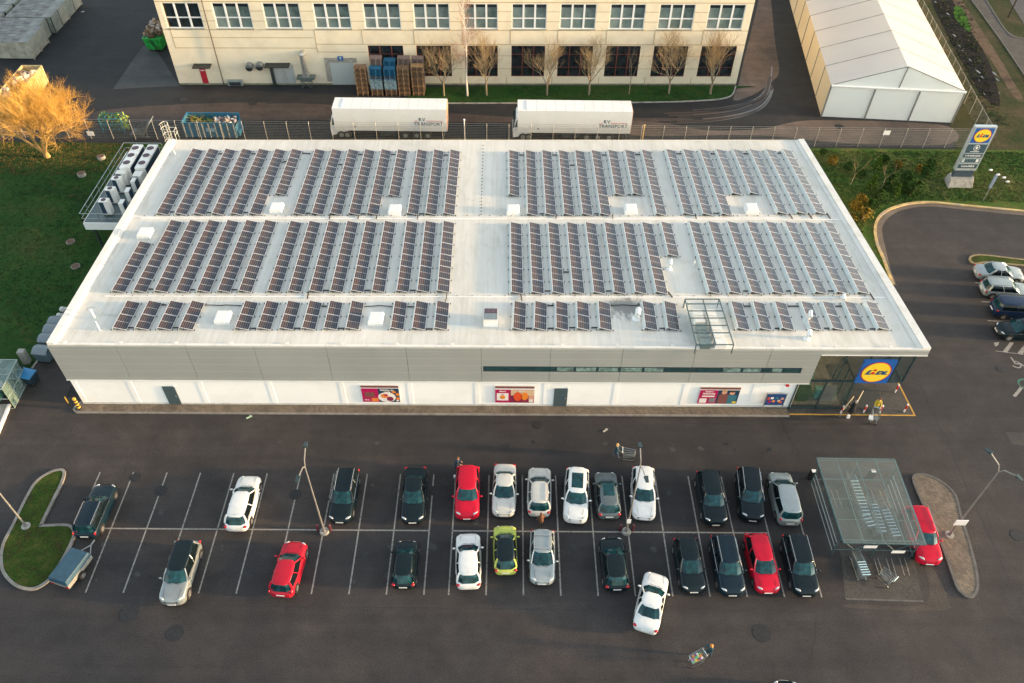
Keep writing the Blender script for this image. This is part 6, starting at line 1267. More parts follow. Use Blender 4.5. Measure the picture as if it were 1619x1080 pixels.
# disc signs and shop sign
yel = mat('sign_yellow', (.85, .60, .03), .45, var=.02); blu = mat('sign_blue', (.012, .10, .36), .45, var=.03); rd = mat('sign_red', (.62, .012, .02), .45, var=.02); dbl = mat('sign_navy', (.01, .05, .16), .5)
def logo(t, c, W, H, thick, kx=0.0):
    """square blue sign with a yellow disc, red ring and lettering; c = centre of the front face"""
    c = Vector(c)
    def e(r, y0, y1, m_, n):
        mb = MB(); k = 40; mb.hexa([c + Vector((r * W / 2 * math.cos(2 * math.pi * i / k), y0, r * H / 2 * math.sin(2 * math.pi * i / k))) for i in range(k)], [c + Vector((r * W / 2 * math.cos(2 * math.pi * i / k), y1, r * H / 2 * math.sin(2 * math.pi * i / k))) for i in range(k)]); return mb.build(n, m_, t, True)
    MB().box(c.x - W / 2, c.x + W / 2, c.y, c.y + thick, c.z - H / 2, c.z + H / 2).build('panel', blu, t, True)
    e(.90, -.012, -.002, rd, 'ring'); e(.84, -.022, -.0125, yel, 'disc')
    s = W * .235; y = c.y - .024
    def tx(ch, x, z, sc_, m_, it=.35): text(ch, s * sc_, 'letter', m_, t, (c.x + x * W, y, c.z + z * H), off=.016 * W, shear=it, ext=.006, sx=1.35)
    tx('L', -.24, -.01, 1.05, dbl); tx('D', .10, -.02, .88, dbl); tx('L', .27, -.02, .88, dbl)
    q = MB().cbox((c.x - .085 * W, y - .003, c.z - .03 * H), (.105 * W, .012, .105 * W), M=Matrix.Rotation(R(45), 3, 'Y')).build('letter_diamond', rd, t, True)
    MB().tube((c.x - .055 * W, y - .01, c.z + .105 * H), (c.x - .055 * W, y + .004, c.z + .105 * H), .048 * W, n=14).build('letter_dot', rd, t, True)
    for xx, ww in ((-.265, .05), (-.235, .02), (.075, .05), (.255, .05)): pass
t = thing('store_sign', 'square blue sign with yellow disc and red ring on the glazed corner', 'sign', (29.55, 11.2, 3.58)); logo(t, (29.6, 11.14, 4.84), 2.5, 2.52, .2)
b0 = P(1515, 290); Y_ = 43.45; t = thing('pylon_sign', 'tall free-standing pylon sign on a rough concrete block beside the verge', 'pylon sign', (50.55, Y_ + .3, 0)); cx_ = 50.68; w = 1.16
MB().box(cx_ - w, cx_ + w, Y_ + .02, Y_ + .45, 1.75, 7.05).build('frame', mat('silver_sign_frame', (.50, .55, .55), .35, .4), t, True)
MB().box(cx_ - w + .1, cx_ + w - .1, Y_ + .08, Y_ + .4, .9, 1.749).build('stem', mat('slate_stem', (.035, .06, .085), .5), t, True)
MB().hexa([(cx_ - 1.55, Y_ - .75, 0), (cx_ + 1.2, Y_ - .75, 0), (cx_ + 1.5, Y_ - .1, 0), (cx_ + 1.4, Y_ + 1, 0), (cx_ - 1.3, Y_ + 1, 0)], [(cx_ - 1.35, Y_ - .45, .85), (cx_ + 1.1, Y_ - .45, .85), (cx_ + 1.3, Y_, .95), (cx_ + 1.1, Y_ + .8, .95), (cx_ - 1.1, Y_ + .8, .95)]).build('concrete_block', M['conc'], t, True, bevel=.06)
pn = thing('x', 'x', 'x', (0, 0, 0)); bpy.data.objects.remove(pn)
logo(t, (cx_, Y_, 6.02), 1.95, 1.75, .02)
sl = mat('slate_panel', (.035, .075, .10), .5); pw_ = M['white']
def pan(z0, z1, m_=sl, n='info_panel'): return MB().box(cx_ - w + .14, cx_ + w - .14, Y_ - .01, Y_ + .018, z0, z1).build(n, m_, t, True)
q = pan(3.95, 4.98); MB().tube((cx_, Y_ - .02, 4.58), (cx_, Y_ - .011, 4.58), .33, n=20).build('ring_mark', pw_, q, True); MB().tube((cx_, Y_ - .024, 4.58), (cx_, Y_ - .021, 4.58), .27, n=20).build('ring_mark', sl, q, True); MB().ball((cx_, Y_ - .02, 4.66), (.17, .012, .1)).box(cx_ - .1, cx_ + .1, Y_ - .03, Y_ - .021, 4.44, 4.6).build('bread_mark', pw_, q, True); MB().box(cx_ - .5, cx_ + .45, Y_ - .02, Y_ - .011, 4.08, 4.14).build('small_lettering', pw_, q, True)
q = pan(3.38, 3.84); text('I-VII 8:00-22:00', .27, 'lettering', pw_, q, (cx_, Y_ - .014, 3.61), off=.006)
q = pan(2.74, 3.27, mat('grey_icon_strip', (.16, .22, .23), .5))
for k in range(6): MB().box(cx_ - .9 + k * .3, cx_ - .66 + k * .3, Y_ - .02, Y_ - .011, 2.84, 3.17).build('icon', pw_ if k in (0, 5) else sl, q, True)
text('P', .3, 'lettering', sl, q, (cx_ - .78, Y_ - .024, 3.0))
q = pan(2.05, 2.55); text('www.lidl.lt', .33, 'lettering', pw_, q, (cx_, Y_ - .014, 2.32), off=.008)
# tall thin twin fixture right of the pylon
b_ = P(1554, 318); t = thing('flag_lamp', 'slim leaning-looking post with a long blue-grey panel and white heads right of the pylon', 'post lamp', (b_.x, b_.y, 0))
t['label'] = 'slim post with long blue-grey panel and small white heads right of the pylon sign'
MB().tube((0, 0, 0), (0, 0, 3.4), .045, .04, 8).build('pole', M['steel'], t); MB().box(-.14, .14, -.07, .07, 1.7, 3.3).build('panel', mat('blue_grey_panel', (.25, .32, .42), .4, .2), t)
for x, z in ((-.9, 3.9), (.12, 3.35), (.9, 3.0), (1.5, 2.5)): MB().ball((x, 0, z), (.22, .12, .1)).build('lamp_head', M['white'], t) ; MB().tube((0, 0, 3.2 if abs(x) < 1 else 2.6), (x, 0, z), .015, n=4).build('bracket', M['dark'], t)

# ------------------------------------------------------------------ posters on the front wall
def poster(pxl, pxr, kind, lab):
    a = PY(pxl, 635, 11.38); b_ = PY(pxr, 635, 11.38); y = 11.40 + FK * a.x; z0, z1 = .55, 2.55; x0, x1 = a.x, b_.x; t = thing('poster', lab, 'poster', ((x0 + x1) / 2, y, z0), 0, 'posters on the front wall')
    W = x1 - x0; H = z1 - z0
    def r(u0, u1, v0, v1, m_, n='print', k=1): return MB().box(x0 + u0 * W, x0 + u1 * W, y - .004 * k, y - .004 * k + .003, z0 + v0 * H, z0 + v1 * H).build(n, m_, t, True)
    def c(u, v, ru, rv, m_, k=2, n='print'): return MB().hexa([(x0 + (u + ru * math.cos(i * R(24))) * W, y - .004 * k - .002, z0 + v * H + rv * H * math.sin(i * R(24))) for i in range(15)], [(x0 + (u + ru * math.cos(i * R(24))) * W, y - .004 * k + .0015, z0 + v * H + rv * H * math.sin(i * R(24))) for i in range(15)]).build(n, m_, t, True)
    MB().box(x0 - .03, x1 + .03, y, y + .03, z0 - .03, z1 + .03).build('board', M['offwhite'], t, True)
    def S(n, col): return bpy.data.materials.get(n) or mat(n, col, .45, var=.05)
    mag, nav, org, crm, brn, skn, tea = S('print_magenta', (.42, .006, .08)), S('print_navy', (.012, .045, .085)), S('print_orange', (.75, .22, .03)), S('print_cream', (.78, .72, .66)), mat('print_speckle', (.20, .07, .06), .5, var=1.0, sc=14) if 'print_speckle' not in bpy.data.materials else bpy.data.materials['print_speckle'], S('print_skin', (.62, .30, .20)), S('print_teal', (.04, .16, .20))
    r(0, 1, .87, 1, brn)
    if kind == 0:
        r(0, .44, 0, .83, mag); r(.44, 1, 0, .83, nav); r(.08, .34, .3, .6, brn, k=2); r(.24, .42, .04, .24, org, k=2); c(.66, .30, .24, .30, crm); c(.60, .38, .10, .13, org, 3); c(.64, .44, .05, .06, mag, 4); c(.74, .20, .09, .14, S('print_plum', (.22, .02, .06)), 3); c(.86, .62, .06, .07, org, 3); c(.95, .48, .045, .09, org, 3); c(.95, .22, .045, .1, org, 3); r(.9, .97, .05, .14, crm, k=4)
        text('baltyku su', .26, 'lettering', crm, t, (x0 + .68 * W, y - .014, z0 + .74 * H), off=.006); text('meile', .24, 'lettering', crm, t, (x0 + .68 * W, y - .014, z0 + .62 * H), off=.006); text('28 d.', .2, 'lettering', crm, t, (x0 + .12 * W, y - .012, z0 + .13 * H), off=.004)
    elif kind == 1:
        r(0, .38, 0, .80, mag); r(.38, 1, 0, .80, S('print_plum', (.22, .02, .06))); r(.04, .34, .14, .58, crm, k=2); c(.19, .34, .07, .12, org, 3); r(.40, 1.0, .45, .79, S('print_sand', (.62, .42, .26)), k=2); c(.58, .38, .11, .27, S('print_redorange', (.68, .08, .02)), 3); c(.76, .40, .09, .24, org, 3); r(.86, .99, .05, .45, skn, k=2); r(.88, .97, .03, .22, crm, k=3)
        text('skanu', .24, 'lettering', crm, t, (x0 + .19 * W, y - .014, z0 + .70 * H), off=.005); text('50', .16, 'lettering', nav, t, (x0 + .19 * W, y - .014, z0 + .51 * H)); text('gardu', .2, 'lettering', crm, t, (x0 + .68 * W, y - .014, z0 + .71 * H), off=.004)
    else:
        r(0, .46, 0, .83, mag); r(.46, 1, 0, .83, nav); r(.04, .22, .05, .32, crm, k=2); r(.28, .44, .08, .34, S('print_grey', (.2, .2, .2)), k=2); c(.62, .70, .07, .11, skn, 3); c(.82, .66, .07, .11, skn, 3); c(.82, .76, .07, .06, S('print_hair', (.08, .04, .02)), 4); c(.62, .80, .07, .06, S('print_blond', (.45, .28, .12)), 4); r(.50, .74, 0, .58, brn, k=2); r(.74, .96, 0, .53, tea, k=2); r(.88, .98, .04, .15, yel, k=4)
        text('Zaidimu', .2, 'lettering', crm, t, (x0 + .24 * W, y - .014, z0 + .74 * H), off=.006); text('katalogas', .27, 'lettering', crm, t, (x0 + .24 * W, y - .014, z0 + .62 * H), off=.009); r(.08, .40, .42, .5, crm, k=3)
poster(574.5, 633, 0, 'magenta and navy poster with a plate of oranges, leftmost on the white wall')
poster(783, 844, 1, 'magenta poster with red and orange fruit halves left of the rear steel door')
poster(1103, 1165.5, 2, 'magenta poster with two people in colourful clothes, rightmost on the white wall')
t = thing('display_board', 'small poster board on two steel posts near the glazed corner', 'display board', (*P(1221, 646)[:2], .09)); a, b_ = P(1204.5, 647, .09), P(1235, 647, .09)
for v in (a, b_): MB().tube((v.x, v.y, .09), (v.x, v.y, 2.05), .04, n=6).build('post', M['steel'], t, True)
MB().box(a.x + .04, b_.x - .04, a.y - .03, a.y + .03, .65, 1.95).build('panel', dbl, t, True)
for i, (u, v, cc_) in enumerate([(.12, .7, 'print_redorange'), (.3, .75, 'print_cream'), (.2, .35, 'print_magenta'), (.42, .4, 'print_orange'), (.55, .75, 'print_teal'), (.7, .45, 'print_sand'), (.85, .7, 'print_skin'), (.8, .3, 'print_redorange')]):
    L_x = b_.x - a.x - .08; MB().box(a.x + .04 + (u - .07) * L_x, a.x + .04 + (u + .08) * L_x, a.y - .036, a.y - .032, .7 + v * 1.1 - .12, .7 + v * 1.1 + .12).build('print', bpy.data.materials[cc_], t, True)
p = PY(1245, 609.5, 11.38); o = MB().box(p.x - .12, p.x + .12, 11.3, 11.52, p.z - .08, p.z + .08).build('alarm_box', M['red']); single(o, 'tiny red alarm box high on the white wall near the glazed corner', 'alarm box')
# ------------------------------------------------------------------ trees
def grow(tr, cr, p, d, L, r, lev, q, spread, up=.25, kids_=(3, 4), seg=3):
    pts = [p]; dd = d.copy()
    for k in range(seg):
        dd = (dd + Vector((q.gauss(0, .13), q.gauss(0, .13), q.gauss(0, .08) + up * .12))).normalized(); pts.append(pts[-1] + dd * L / seg)
    mb = tr if lev >= 4 else cr; n = 7 if lev >= 4 else (4 if lev == 3 else 3)
    for k in range(seg):
        a, b_ = r * (1 - .45 * k / seg), r * (1 - .45 * (k + 1) / seg); mb.tube(pts[k], pts[k + 1], a, b_, n, 0 if lev > 1 else 1, cap=False)
    if lev == 0: return
    m = q.randint(*kids_)
    for k in range(m):
        t = 1 if k == 0 else q.uniform(.35, 1.0); i = min(seg - 1, int(t * seg)); st = lerp(pts[i], pts[i + 1], t * seg - i)
        ax = dd.orthogonal().normalized(); ax.rotate(Matrix.Rotation(q.uniform(0, 6.28), 3, dd)); nd = dd.copy(); nd.rotate(Matrix.Rotation(q.uniform(.25, 1.0) * spread, 3, ax)); nd = (nd + Vector((0, 0, up))).normalized()
        grow(tr, cr, st, nd, L * q.uniform(.55, .8), r * .52 * q.uniform(.8, 1.1), lev - 1, q, spread, up, kids_, seg)
bark = mat('grey_bark', (.26, .205, .13), .9, var=.3, sc=4, bmp=.4); twig = mat('tan_twig', (.34, .24, .12), .85, var=.3, sc=2); obark = mat('orange_lit_bark', (.42, .26, .09), .85, var=.25, sc=3); otwig = mat('orange_lit_twig', (.52, .29, .05), .8, var=.3, sc=.6); birchb = mat('birch_bark', (.62, .58, .50), .8, var=.35, sc=6); btwig = mat('birch_twig', (.34, .20, .14), .8, var=.3)  # orange tree: low sun's warmth put into bark and twig colour
def tree(x, y, H, trunk, tr_r, seed, lab, lev=4, spread=.9, up=.35, mats=(bark, twig), nl=4, lean=(0, 0), name='bare_tree', kd=(3, 4), limb=.42):
    q = random.Random(seed); t = thing(name, lab, 'tree', (x, y, 0)); tr, cr = MB(), MB()
    p = Vector((0, 0, 0)); d = Vector((lean[0], lean[1], 1)).normalized(); top = p
    for k in range(3): nxt = top + (d + Vector((q.gauss(0, .05), q.gauss(0, .05), 0))) * trunk / 3; tr.tube(top, nxt, tr_r * (1.15 - .1 * k), tr_r * (1.05 - .1 * k), 9, cap=k == 0); top = nxt
    for k in range(nl):
        a = 6.28 * k / nl + q.uniform(-.4, .4); s = q.uniform(.35, .8) * spread
        dd = Vector((math.cos(a) * s, math.sin(a) * s, 1)).normalized(); grow(tr, cr, top - d * q.uniform(0, .15 * trunk), dd, H * limb * q.uniform(.8, 1.1), tr_r * .55, lev, q, spread, up, kd)
    tr.build('trunk', [mats[0], mats[1]], t); cr.build('crown', [mats[0], mats[1]], t); return t
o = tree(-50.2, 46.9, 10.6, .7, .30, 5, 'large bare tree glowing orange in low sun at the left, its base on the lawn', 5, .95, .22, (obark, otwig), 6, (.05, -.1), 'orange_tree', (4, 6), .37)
tdata = [(-6.8, 61.4, 6.6, 1.9, .13, 11, 4, 'bare tree right of the pallet stacks, first in the grass bed', .95), (-1.5, 61.7, 7.0, 1.9, .14, 12, 4, 'bare vase-shaped tree just right of the birch', .7), (6.05, 61.9, 7.0, 1.4, .15, 13, 4, 'bare tree behind the cab of the right lorry, dividing low down', .7),
         (11.3, 62.1, 7.0, 1.8, .15, 14, 4, 'bare tree with a dense knot of twigs left of the centre window', .95), (16.4, 62.4, 5.6, 2.2, .07, 15, 3, 'thin young bare tree between two larger ones in the grass bed', .7), (21.45, 62.6, 7.2, 1.7, .14, 16, 4, 'bare tree second from the right end of the grass bed', .95), (26.7, 62.6, 7.4, 1.7, .17, 17, 4, 'bushiest bare tree at the right end of the grass bed', .75)]
for x, y, H, tk, r, sd_, lv, lab, sp in tdata: tree(x, y, H * 1.12, tk, r * .8, sd_, lab, lv, sp, .35, (bark, twig), 5 if lv == 4 else 3, (0, 0), 'bare_tree', (4, 5) if lv == 4 else (3, 3), .33)
# birch: one tall white stem with fine upright twigs
q = random.Random(4); t = thing('birch_tree', 'tall slender white-stemmed birch between two bare trees in the grass bed', 'tree', (-3.9, 61.5, 0)); tr, cr = MB(), MB(); p = Vector((0, 0, 0))
for k in range(12):
    n_ = p + Vector((q.gauss(.0, .07) - .03, q.gauss(0, .07), 1.05)); tr.tube(p, n_, .13 * (1 - k / 14), .13 * (1 - (k + 1) / 14), 8, cap=False)
    if k >= 3:
        for j in range(4): a = q.uniform(0, 6.28); grow(tr, cr, lerp(p, n_, q.random()), Vector((math.cos(a) * .6, math.sin(a) * .6, .9)).normalized(), 1.9 - .09 * k, .035, 2, q, .8, .1, (4, 5))
    p = n_
tr.build('trunk', birchb, t); cr.build('crown', [birchb, btwig], t)
# verge planting
def shrub_mesh(n, rx, rz, seed, cone=False):
    q = random.Random(seed); mb = MB()
    for k in range(5): a = q.uniform(0, 6.28); mb.tube((0, 0, 0), (math.cos(a) * rx * .5, math.sin(a) * rx * .5, rz * q.uniform(.8, 1.5)), .02, .01, 3, 1, cap=False)
    for k in range(n):
        z = q.uniform(.08, 1) ** .8; f = (1 - z * .85) if cone else math.sqrt(max(.05, 1 - (z * 2 - 1) ** 2)) * q.uniform(.7, 1.15); a = q.uniform(0, 6.28); rr = rx * f * math.sqrt(q.uniform(.15, 1)) * (1 + .25 * math.sin(3 * a + seed))
        c = Vector((rr * math.cos(a), rr * math.sin(a), z * rz * 2)); u = Vector((q.gauss(0, 1), q.gauss(0, 1), q.gauss(0, 1))).normalized() * q.uniform(.06, .13); e = u.orthogonal().normalized() * .05; mb.poly([c - u, c + e, c + u, c - e])
    return mb
greenl = mat('dark_green_leaf', (.03, .065, .016), .95, spec=.05, var=.5, sc=5); ochl = mat('ochre_leaf', (.16, .11, .02), .95, spec=.05, var=.4, sc=5); conl = mat('conifer_leaf', (.04, .08, .012), .95, spec=.05, var=.5, sc=5)
sm_ = {}
for key, (n, rx, rz, cone, m_) in dict(green=(380, .55, .45, False, greenl), ochre=(340, .5, .42, False, ochl), conifer=(420, .45, .85, True, conl)).items():
    o = shrub_mesh(n, rx, rz, len(key), cone).build('s', [m_, bark]); sm_[key] = o.data; bpy.data.objects.remove(o)
def shr(px, py, kind, sc_, lab):
    c = P(px, py); t = bpy.data.objects.new({'green': 'shrub', 'ochre': 'ochre_shrub', 'conifer': 'young_conifer'}[kind], sm_[kind]); COL.objects.link(t); t.location = (c.x, c.y, .02); t.scale = (sc_, sc_, sc_ * 1.05); t.rotation_euler = (0, 0, rnd.uniform(0, 6)); tag(t, lab, 'shrub', 'shrubs on the verge')
lst = [(1315, 260, 'ochre', 1.2), (1351, 333, 'ochre', 1.3), (1359, 324, 'ochre', 1.4), (1364, 348, 'ochre', 1.6), (1374, 306, 'conifer', 1.4), (1378, 327, 'green', .9), (1384, 272, 'conifer', 1.1), (1389, 315, 'green', 1.2), (1409, 290, 'green', 1.1), (1415, 313, 'conifer', 1.0), (1418, 266, 'ochre', 1.0), (1426, 303, 'green', 1.2), (1433, 286, 'green', 1.3), (1448, 304, 'green', 1.4), (1451, 271, 'ochre', .9), (1464, 277, 'green', 1.3), (1395, 258, 'green', 1.1), (1300, 245, 'green', .8), (1345, 352, 'ochre', 1.2), (1340, 268, 'green', .9), (1362, 280, 'green', 1.0), (1470, 262, 'green', .9), (1402, 300, 'green', .9), (1438, 310, 'green', .8)]
lst.sort(); cn = {}
NM = {'green': 'dark green shrub', 'ochre': 'ochre-leaved shrub', 'conifer': 'young pointed conifer'}
for px, py, k, s in lst: i = cn.get(k, 0); cn[k] = i + 1; shr(px, py, k, s, '%s on the verge beside the store, %s of its kind from left' % (NM[k], ORD[i]))
for px, py, lab, sd_ in ((1344, 293, 'thin leafless sapling on the verge, the left one of two', 31), (1393, 297, 'thin leafless sapling on the verge, the right one of two', 32)): c = P(px, py); tree(c.x, c.y, 3.0, 1.3, .04, sd_, lab, 2, .6, .4, (bark, twig), 3, (.1, 0), 'sapling', (3, 4), .4)
# rough grass clumps: loose tufts over verge and lawn
def tufts(name, poly, n, m_, hmin, hmax, seed, z=.02):
    q = random.Random(seed); mb = MB(); xs = [p[0] for p in poly]; ys = [p[1] for p in poly]
    def inside(x, y):
        r = False; j = len(poly) - 1
        for i in range(len(poly)):
            if (poly[i][1] > y) != (poly[j][1] > y) and x < (poly[j][0] - poly[i][0]) * (y - poly[i][1]) / (poly[j][1] - poly[i][1]) + poly[i][0]: r = not r
            j = i
        return r
    k = 0
    while k < n:
        x, y = q.uniform(min(xs), max(xs)), q.uniform(min(ys), max(ys))
        if not inside(x, y): continue
        k += 1; h = q.uniform(hmin, hmax); mi = 0 if math.sin(x * .35 + 1.3) + math.sin(y * .5 + x * .2) + q.uniform(-1, 1) < .5 else 1
        for j in range(3): a = q.uniform(0, 6.28); w = .05 + h * .25; c = Vector((x + q.uniform(-.15, .15), y + q.uniform(-.15, .15), z)); e = Vector((math.cos(a), math.sin(a), 0)) * w; tp = c + Vector((q.uniform(-.5, .5) * h, q.uniform(-.5, .5) * h, h)); mb.poly([c - e, c + e, tp], mi)
    o = mb.build(name, m_); return tag(o, kind='stuff')
tufts('verge_grass', [(34, 49.8), (34, 34), (37, 33), (38, 36.4), (41, 39.4), (46, 40.4), (60, 40), (62, 50)], 9000, [mat('tuft_green', (.028, .07, .012), .9, var=.4), mat('tuft_straw', (.11, .11, .03), .9, var=.4)], .03, .10, 3)['label'] = 'rough grass tufts over the verge right of the store'
tufts('lawn_grass', [(-33.5, 49.8), (-33.5, 43), (-39, 43), (-39, 20), (-60, 16), (-66, 49.8)], 12000, [mat('lawn_tuft', (.014, .048, .010), .9, var=.5), mat('lawn_tuft_pale', (.035, .070, .014), .9, var=.4)], .02, .06, 5)['label'] = 'short tufted grass over the shaded left lawn'
tufts('leaf_litter', [(-58, 43.5), (-44, 43.5), (-40, 47), (-42, 49.8), (-60, 49.8)], 2500, [mat('litter_brown', (.12, .07, .025), .9, var=.4), mat('litter_ochre', (.24, .15, .05), .9, var=.4)], .02, .06, 6)['label'] = 'brown leaf litter under the orange tree'
tufts('muddy_grass_tufts', [(58, 56), (62, 56), (62, 60), (71, 92), (66, 92)], 700, [mat('mud_tuft', (.03, .05, .015), .9, var=.5), mat('mud_clod', (.06, .045, .035), .9, var=.4)], .05, .2, 8, 0)['label'] = 'clumps of grass and mud along the rutted ground'
# edge-of-frame bits at the upper right
c = P(1617, 128); t = thing('edge_shrub', 'small dark shrub cut by the right edge beside the footpath', 'shrub', (c.x + .5, c.y, 0)); shrub_mesh(300, .7, .5, 9).build('foliage', [greenl, bark], t)
c = P(1594, 28); t = thing('thin_trunk', 'thin dark tree trunk by the upper right footpath', 'tree', (c.x, c.y, 0)); MB().tube((0, 0, 0), (.1, .1, 4.5), .12, .09, 7).tube((.1, .1, 4.5), (.5, .4, 7), .09, .04, 6).build('trunk', mat('dark_bark', (.03, .025, .02), .9), t); MB().tube((.1, .1, 4.4), (-.8, .3, 6.5), .05, .02, 4).tube((.3, .2, 5.6), (1.2, .2, 7.2), .04, .02, 4).build('crown', bark, t)

# ------------------------------------------------------------------ people
skin = mat('skin', (.50, .30, .21), .55, var=.06)
def person(x, y, rz, lab, top, legs, hairm, hair='short', arms=None, shoe=None, skirt=None, H=1.70, step=.12, lean=0.0, hat=None, bag=None):
    s = H / 1.70; t = thing('person', lab, 'person', (x, y, .012), rz); V = {}; E = []; Rr = {}
    def j(n, co, r, par=None):
        V[n] = len(V); pts.append(Vector(co) * s); rad.append(r * s)
        if par: E.append((V[par], V[n]))
    pts, rad = [], []; L_ = lean
    j('pelvis', (0, 0, .93), .135); j('waist', (0, L_ * .3, 1.08), .125, 'pelvis'); j('chest', (0, L_ * .7, 1.28), .15, 'waist'); j('neck', (0, L_, 1.44), .06, 'chest'); j('head', (0, L_ + .02, 1.55), .085, 'neck'); j('crown', (0, L_ + .015, 1.64), .075, 'head')
    for sd_ in (-1, 1):
        k = 'l' if sd_ < 0 else 'r'; a = (arms or {}).get(k, ((sd_ * .27, L_ * .8 - .02, 1.13), (sd_ * .27, L_ * .6 + .10, .90)))
        j('sh' + k, (sd_ * .18, L_ * .9, 1.385), .065, 'chest'); j('el' + k, a[0], .048, 'sh' + k); j('wr' + k, a[1], .032, 'el' + k)
        dv_ = (Vector(a[1]) - Vector(a[0])).normalized(); j('hd' + k, Vector(a[1]) + dv_ * .07, .034, 'wr' + k)
        f = sd_ * step; j('hip' + k, (sd_ * .09, 0, .86), .095, 'pelvis'); j('kn' + k, (sd_ * .10, f * .55 + .03, .49), .062, 'hip' + k); j('an' + k, (sd_ * .10, f, .09), .04, 'kn' + k); j('toe' + k, (sd_ * .115, f + .15, .04), .036, 'an' + k)
    me = bpy.data.meshes.new('body'); me.from_pydata([tuple(p) for p in pts], E, []); o = bpy.data.objects.new('tmp', me); COL.objects.link(o)
    md = o.modifiers.new('s', 'SKIN'); ly = me.skin_vertices[0].data
    for i, r_ in enumerate(rad): ly[i].radius = (r_, r_ * (.78 if i in (0, 1, 2) else 1)); ly[i].use_root = (i == 0)
    md.use_smooth_shade = True; sb = o.modifiers.new('b', 'SUBSURF'); sb.levels = 2; dg = bpy.context.evaluated_depsgraph_get(); m2 = bpy.data.meshes.new_from_object(o.evaluated_get(dg)); bpy.data.objects.remove(o)
    bm = bmesh.new(); bm.from_mesh(m2)
    # fingers, thumb and face joined into the same body mesh
    ex = MB()
    for k, sd_ in (('l', -1), ('r', 1)):
        w_, h_ = pts[V['wr' + k]], pts[V['hd' + k]]; d = (h_ - w_).normalized(); sdv = d.cross(Vector((sd_, .0, .01))).normalized()
        for q_ in range(4):
            b0_ = h_ + sdv * (.022 * (q_ - 1.5)) * s; ln = (.062, .072, .068, .052)[q_] * s; b1_ = b0_ + d * ln * .6; ex.tube(b0_, b1_, .009, .009, 5).tube(b1_, b1_ + (d * .6 + Vector((0, 0, -.6))).normalized() * ln * .5, .009, .007, 5)
        ex.tube(h_ - sdv * .03 * s, h_ - sdv * .055 * s + d * .03, .011, .009, 5)
    hc = (pts[V['head']] + pts[V['crown']]) / 2; fy_ = .092 * s
    ex.tube(hc + Vector((0, fy_ * .92, .0)), hc + Vector((0, fy_ * 1.22, -.018)), .010, .016, 5)
    for sd_ in (-1, 1): ex.ball(hc + Vector((sd_ * .032, fy_ * .93, .014)), .011, nu=6, nv=4).ball(hc + Vector((sd_ * .088, 0, 0)), (.014, .025, .034), nu=6, nv=4)
    ex.ball(hc + Vector((0, fy_ * .93, -.048)), (.026, .010, .008), nu=6, nv=4)
    tmpm = bpy.data.meshes.new('x'); tmpm.from_pydata([tuple(v) for v in ex.v], [], ex.f); bm.from_mesh(tmpm); bmesh.ops.recalc_face_normals(bm, faces=bm.faces); body = bpy.data.meshes.new('body')
    mats = [skin, top, legs, shoe or M['black']]
    for f in bm.faces:
        c = f.calc_center_median(); z = c.z / s; wrist = min((c - pts[V['hd' + k]]).length for k in 'lr'); f.smooth = True
        f.material_index = 0 if (z > 1.455 or wrist < .115 * s) else (3 if z < .10 else (2 if z < .90 and min((c - pts[V[n]]).length for n in ('hipl', 'hipr', 'knl', 'knr', 'anl', 'anr')) < .45 else 1))
    bm.to_mesh(body); bm.free()
    for m_ in mats: body.materials.append(m_)
    one('body', body, t)
    # jacket shell, hair
    g = MB(); n = 12; prof = [(.78, .185, .15), (.95, .175, .145), (1.12, .165, .14), (1.30, .205, .145), (1.40, .17, .115), (1.45, .075, .075)] if not skirt else [(.30, .27, .24), (.7, .23, .2), (1.0, .175, .15), (1.30, .205, .145), (1.40, .17, .115), (1.45, .075, .075)]
    rings = [[Vector((rx * math.cos(6.283 * i / n), L_ * max(0, (z - .9) / .54) + ry * math.sin(6.283 * i / n), z)) * s for i in range(n)] for z, rx, ry in prof]
    g.add([v for r_ in rings for v in r_], [[k * n + i, k * n + (i + 1) % n, (k + 1) * n + (i + 1) % n, (k + 1) * n + i] for k in range(len(prof) - 1) for i in range(n)])
    g.build('jacket' if not skirt else 'long_coat', top, t, smooth=True)
    hm = MB().ball(hc + Vector((0, -.018, .022)) * s, (.098 * s, .108 * s, .105 * s), nu=12, nv=8)
    if hair == 'long': hm.hexa([hc + Vector(v) for v in ((-.08, -.11, -.26), (.08, -.11, -.26), (.085, .0, -.24), (-.085, .0, -.24))], [hc + Vector(v) for v in ((-.09, -.10, .02), (.09, -.10, .02), (.09, .01, .02), (-.09, .01, .02))])
    hm.build('hair' if not hat else 'hood', hat or hairm, t, smooth=True)
    return t
blk = mat('black_cloth', (.008, .009, .011), .9, var=.3); nvy = mat('navy_cloth', (.012, .03, .055), .85); jean = mat('blue_jeans', (.045, .10, .17), .85); yelj = mat('mustard_jacket', (.50, .36, .03), .8, var=.15); orj = mat('orange_hair', (.60, .22, .03), .7, var=.3); brn_ = mat('brown_hair', (.13, .05, .02), .8, var=.3); dkt = mat('dark_teal_jacket', (.012, .05, .07), .8, var=.3); blond = mat('blond_hair', (.55, .30, .10), .7, var=.2)
push = {'l': ((-.24, .16, 1.16), (-.22, .40, 1.05)), 'r': ((.24, .16, 1.16), (.22, .40, 1.05))}
def pusher(px, py, ang, lab, tlab, zt=1.0, **k):
    c = P(px, py); d = Vector((math.cos(R(ang)), math.sin(R(ang)), 0)); rz = math.atan2(-d.x, d.y)
    person(c.x, c.y, rz, lab, arms=push, **k); q = c + d * .98; return trolley(q.x, q.y, rz, tlab), q, rz
pusher(973, 723, -8, 'person with blond hair in dark jacket and jeans pushing an empty trolley across the lane', 'empty shopping trolley pushed by the person in jeans in the lane', top=dkt, legs=jean, hairm=blond, hair='long', step=.22)
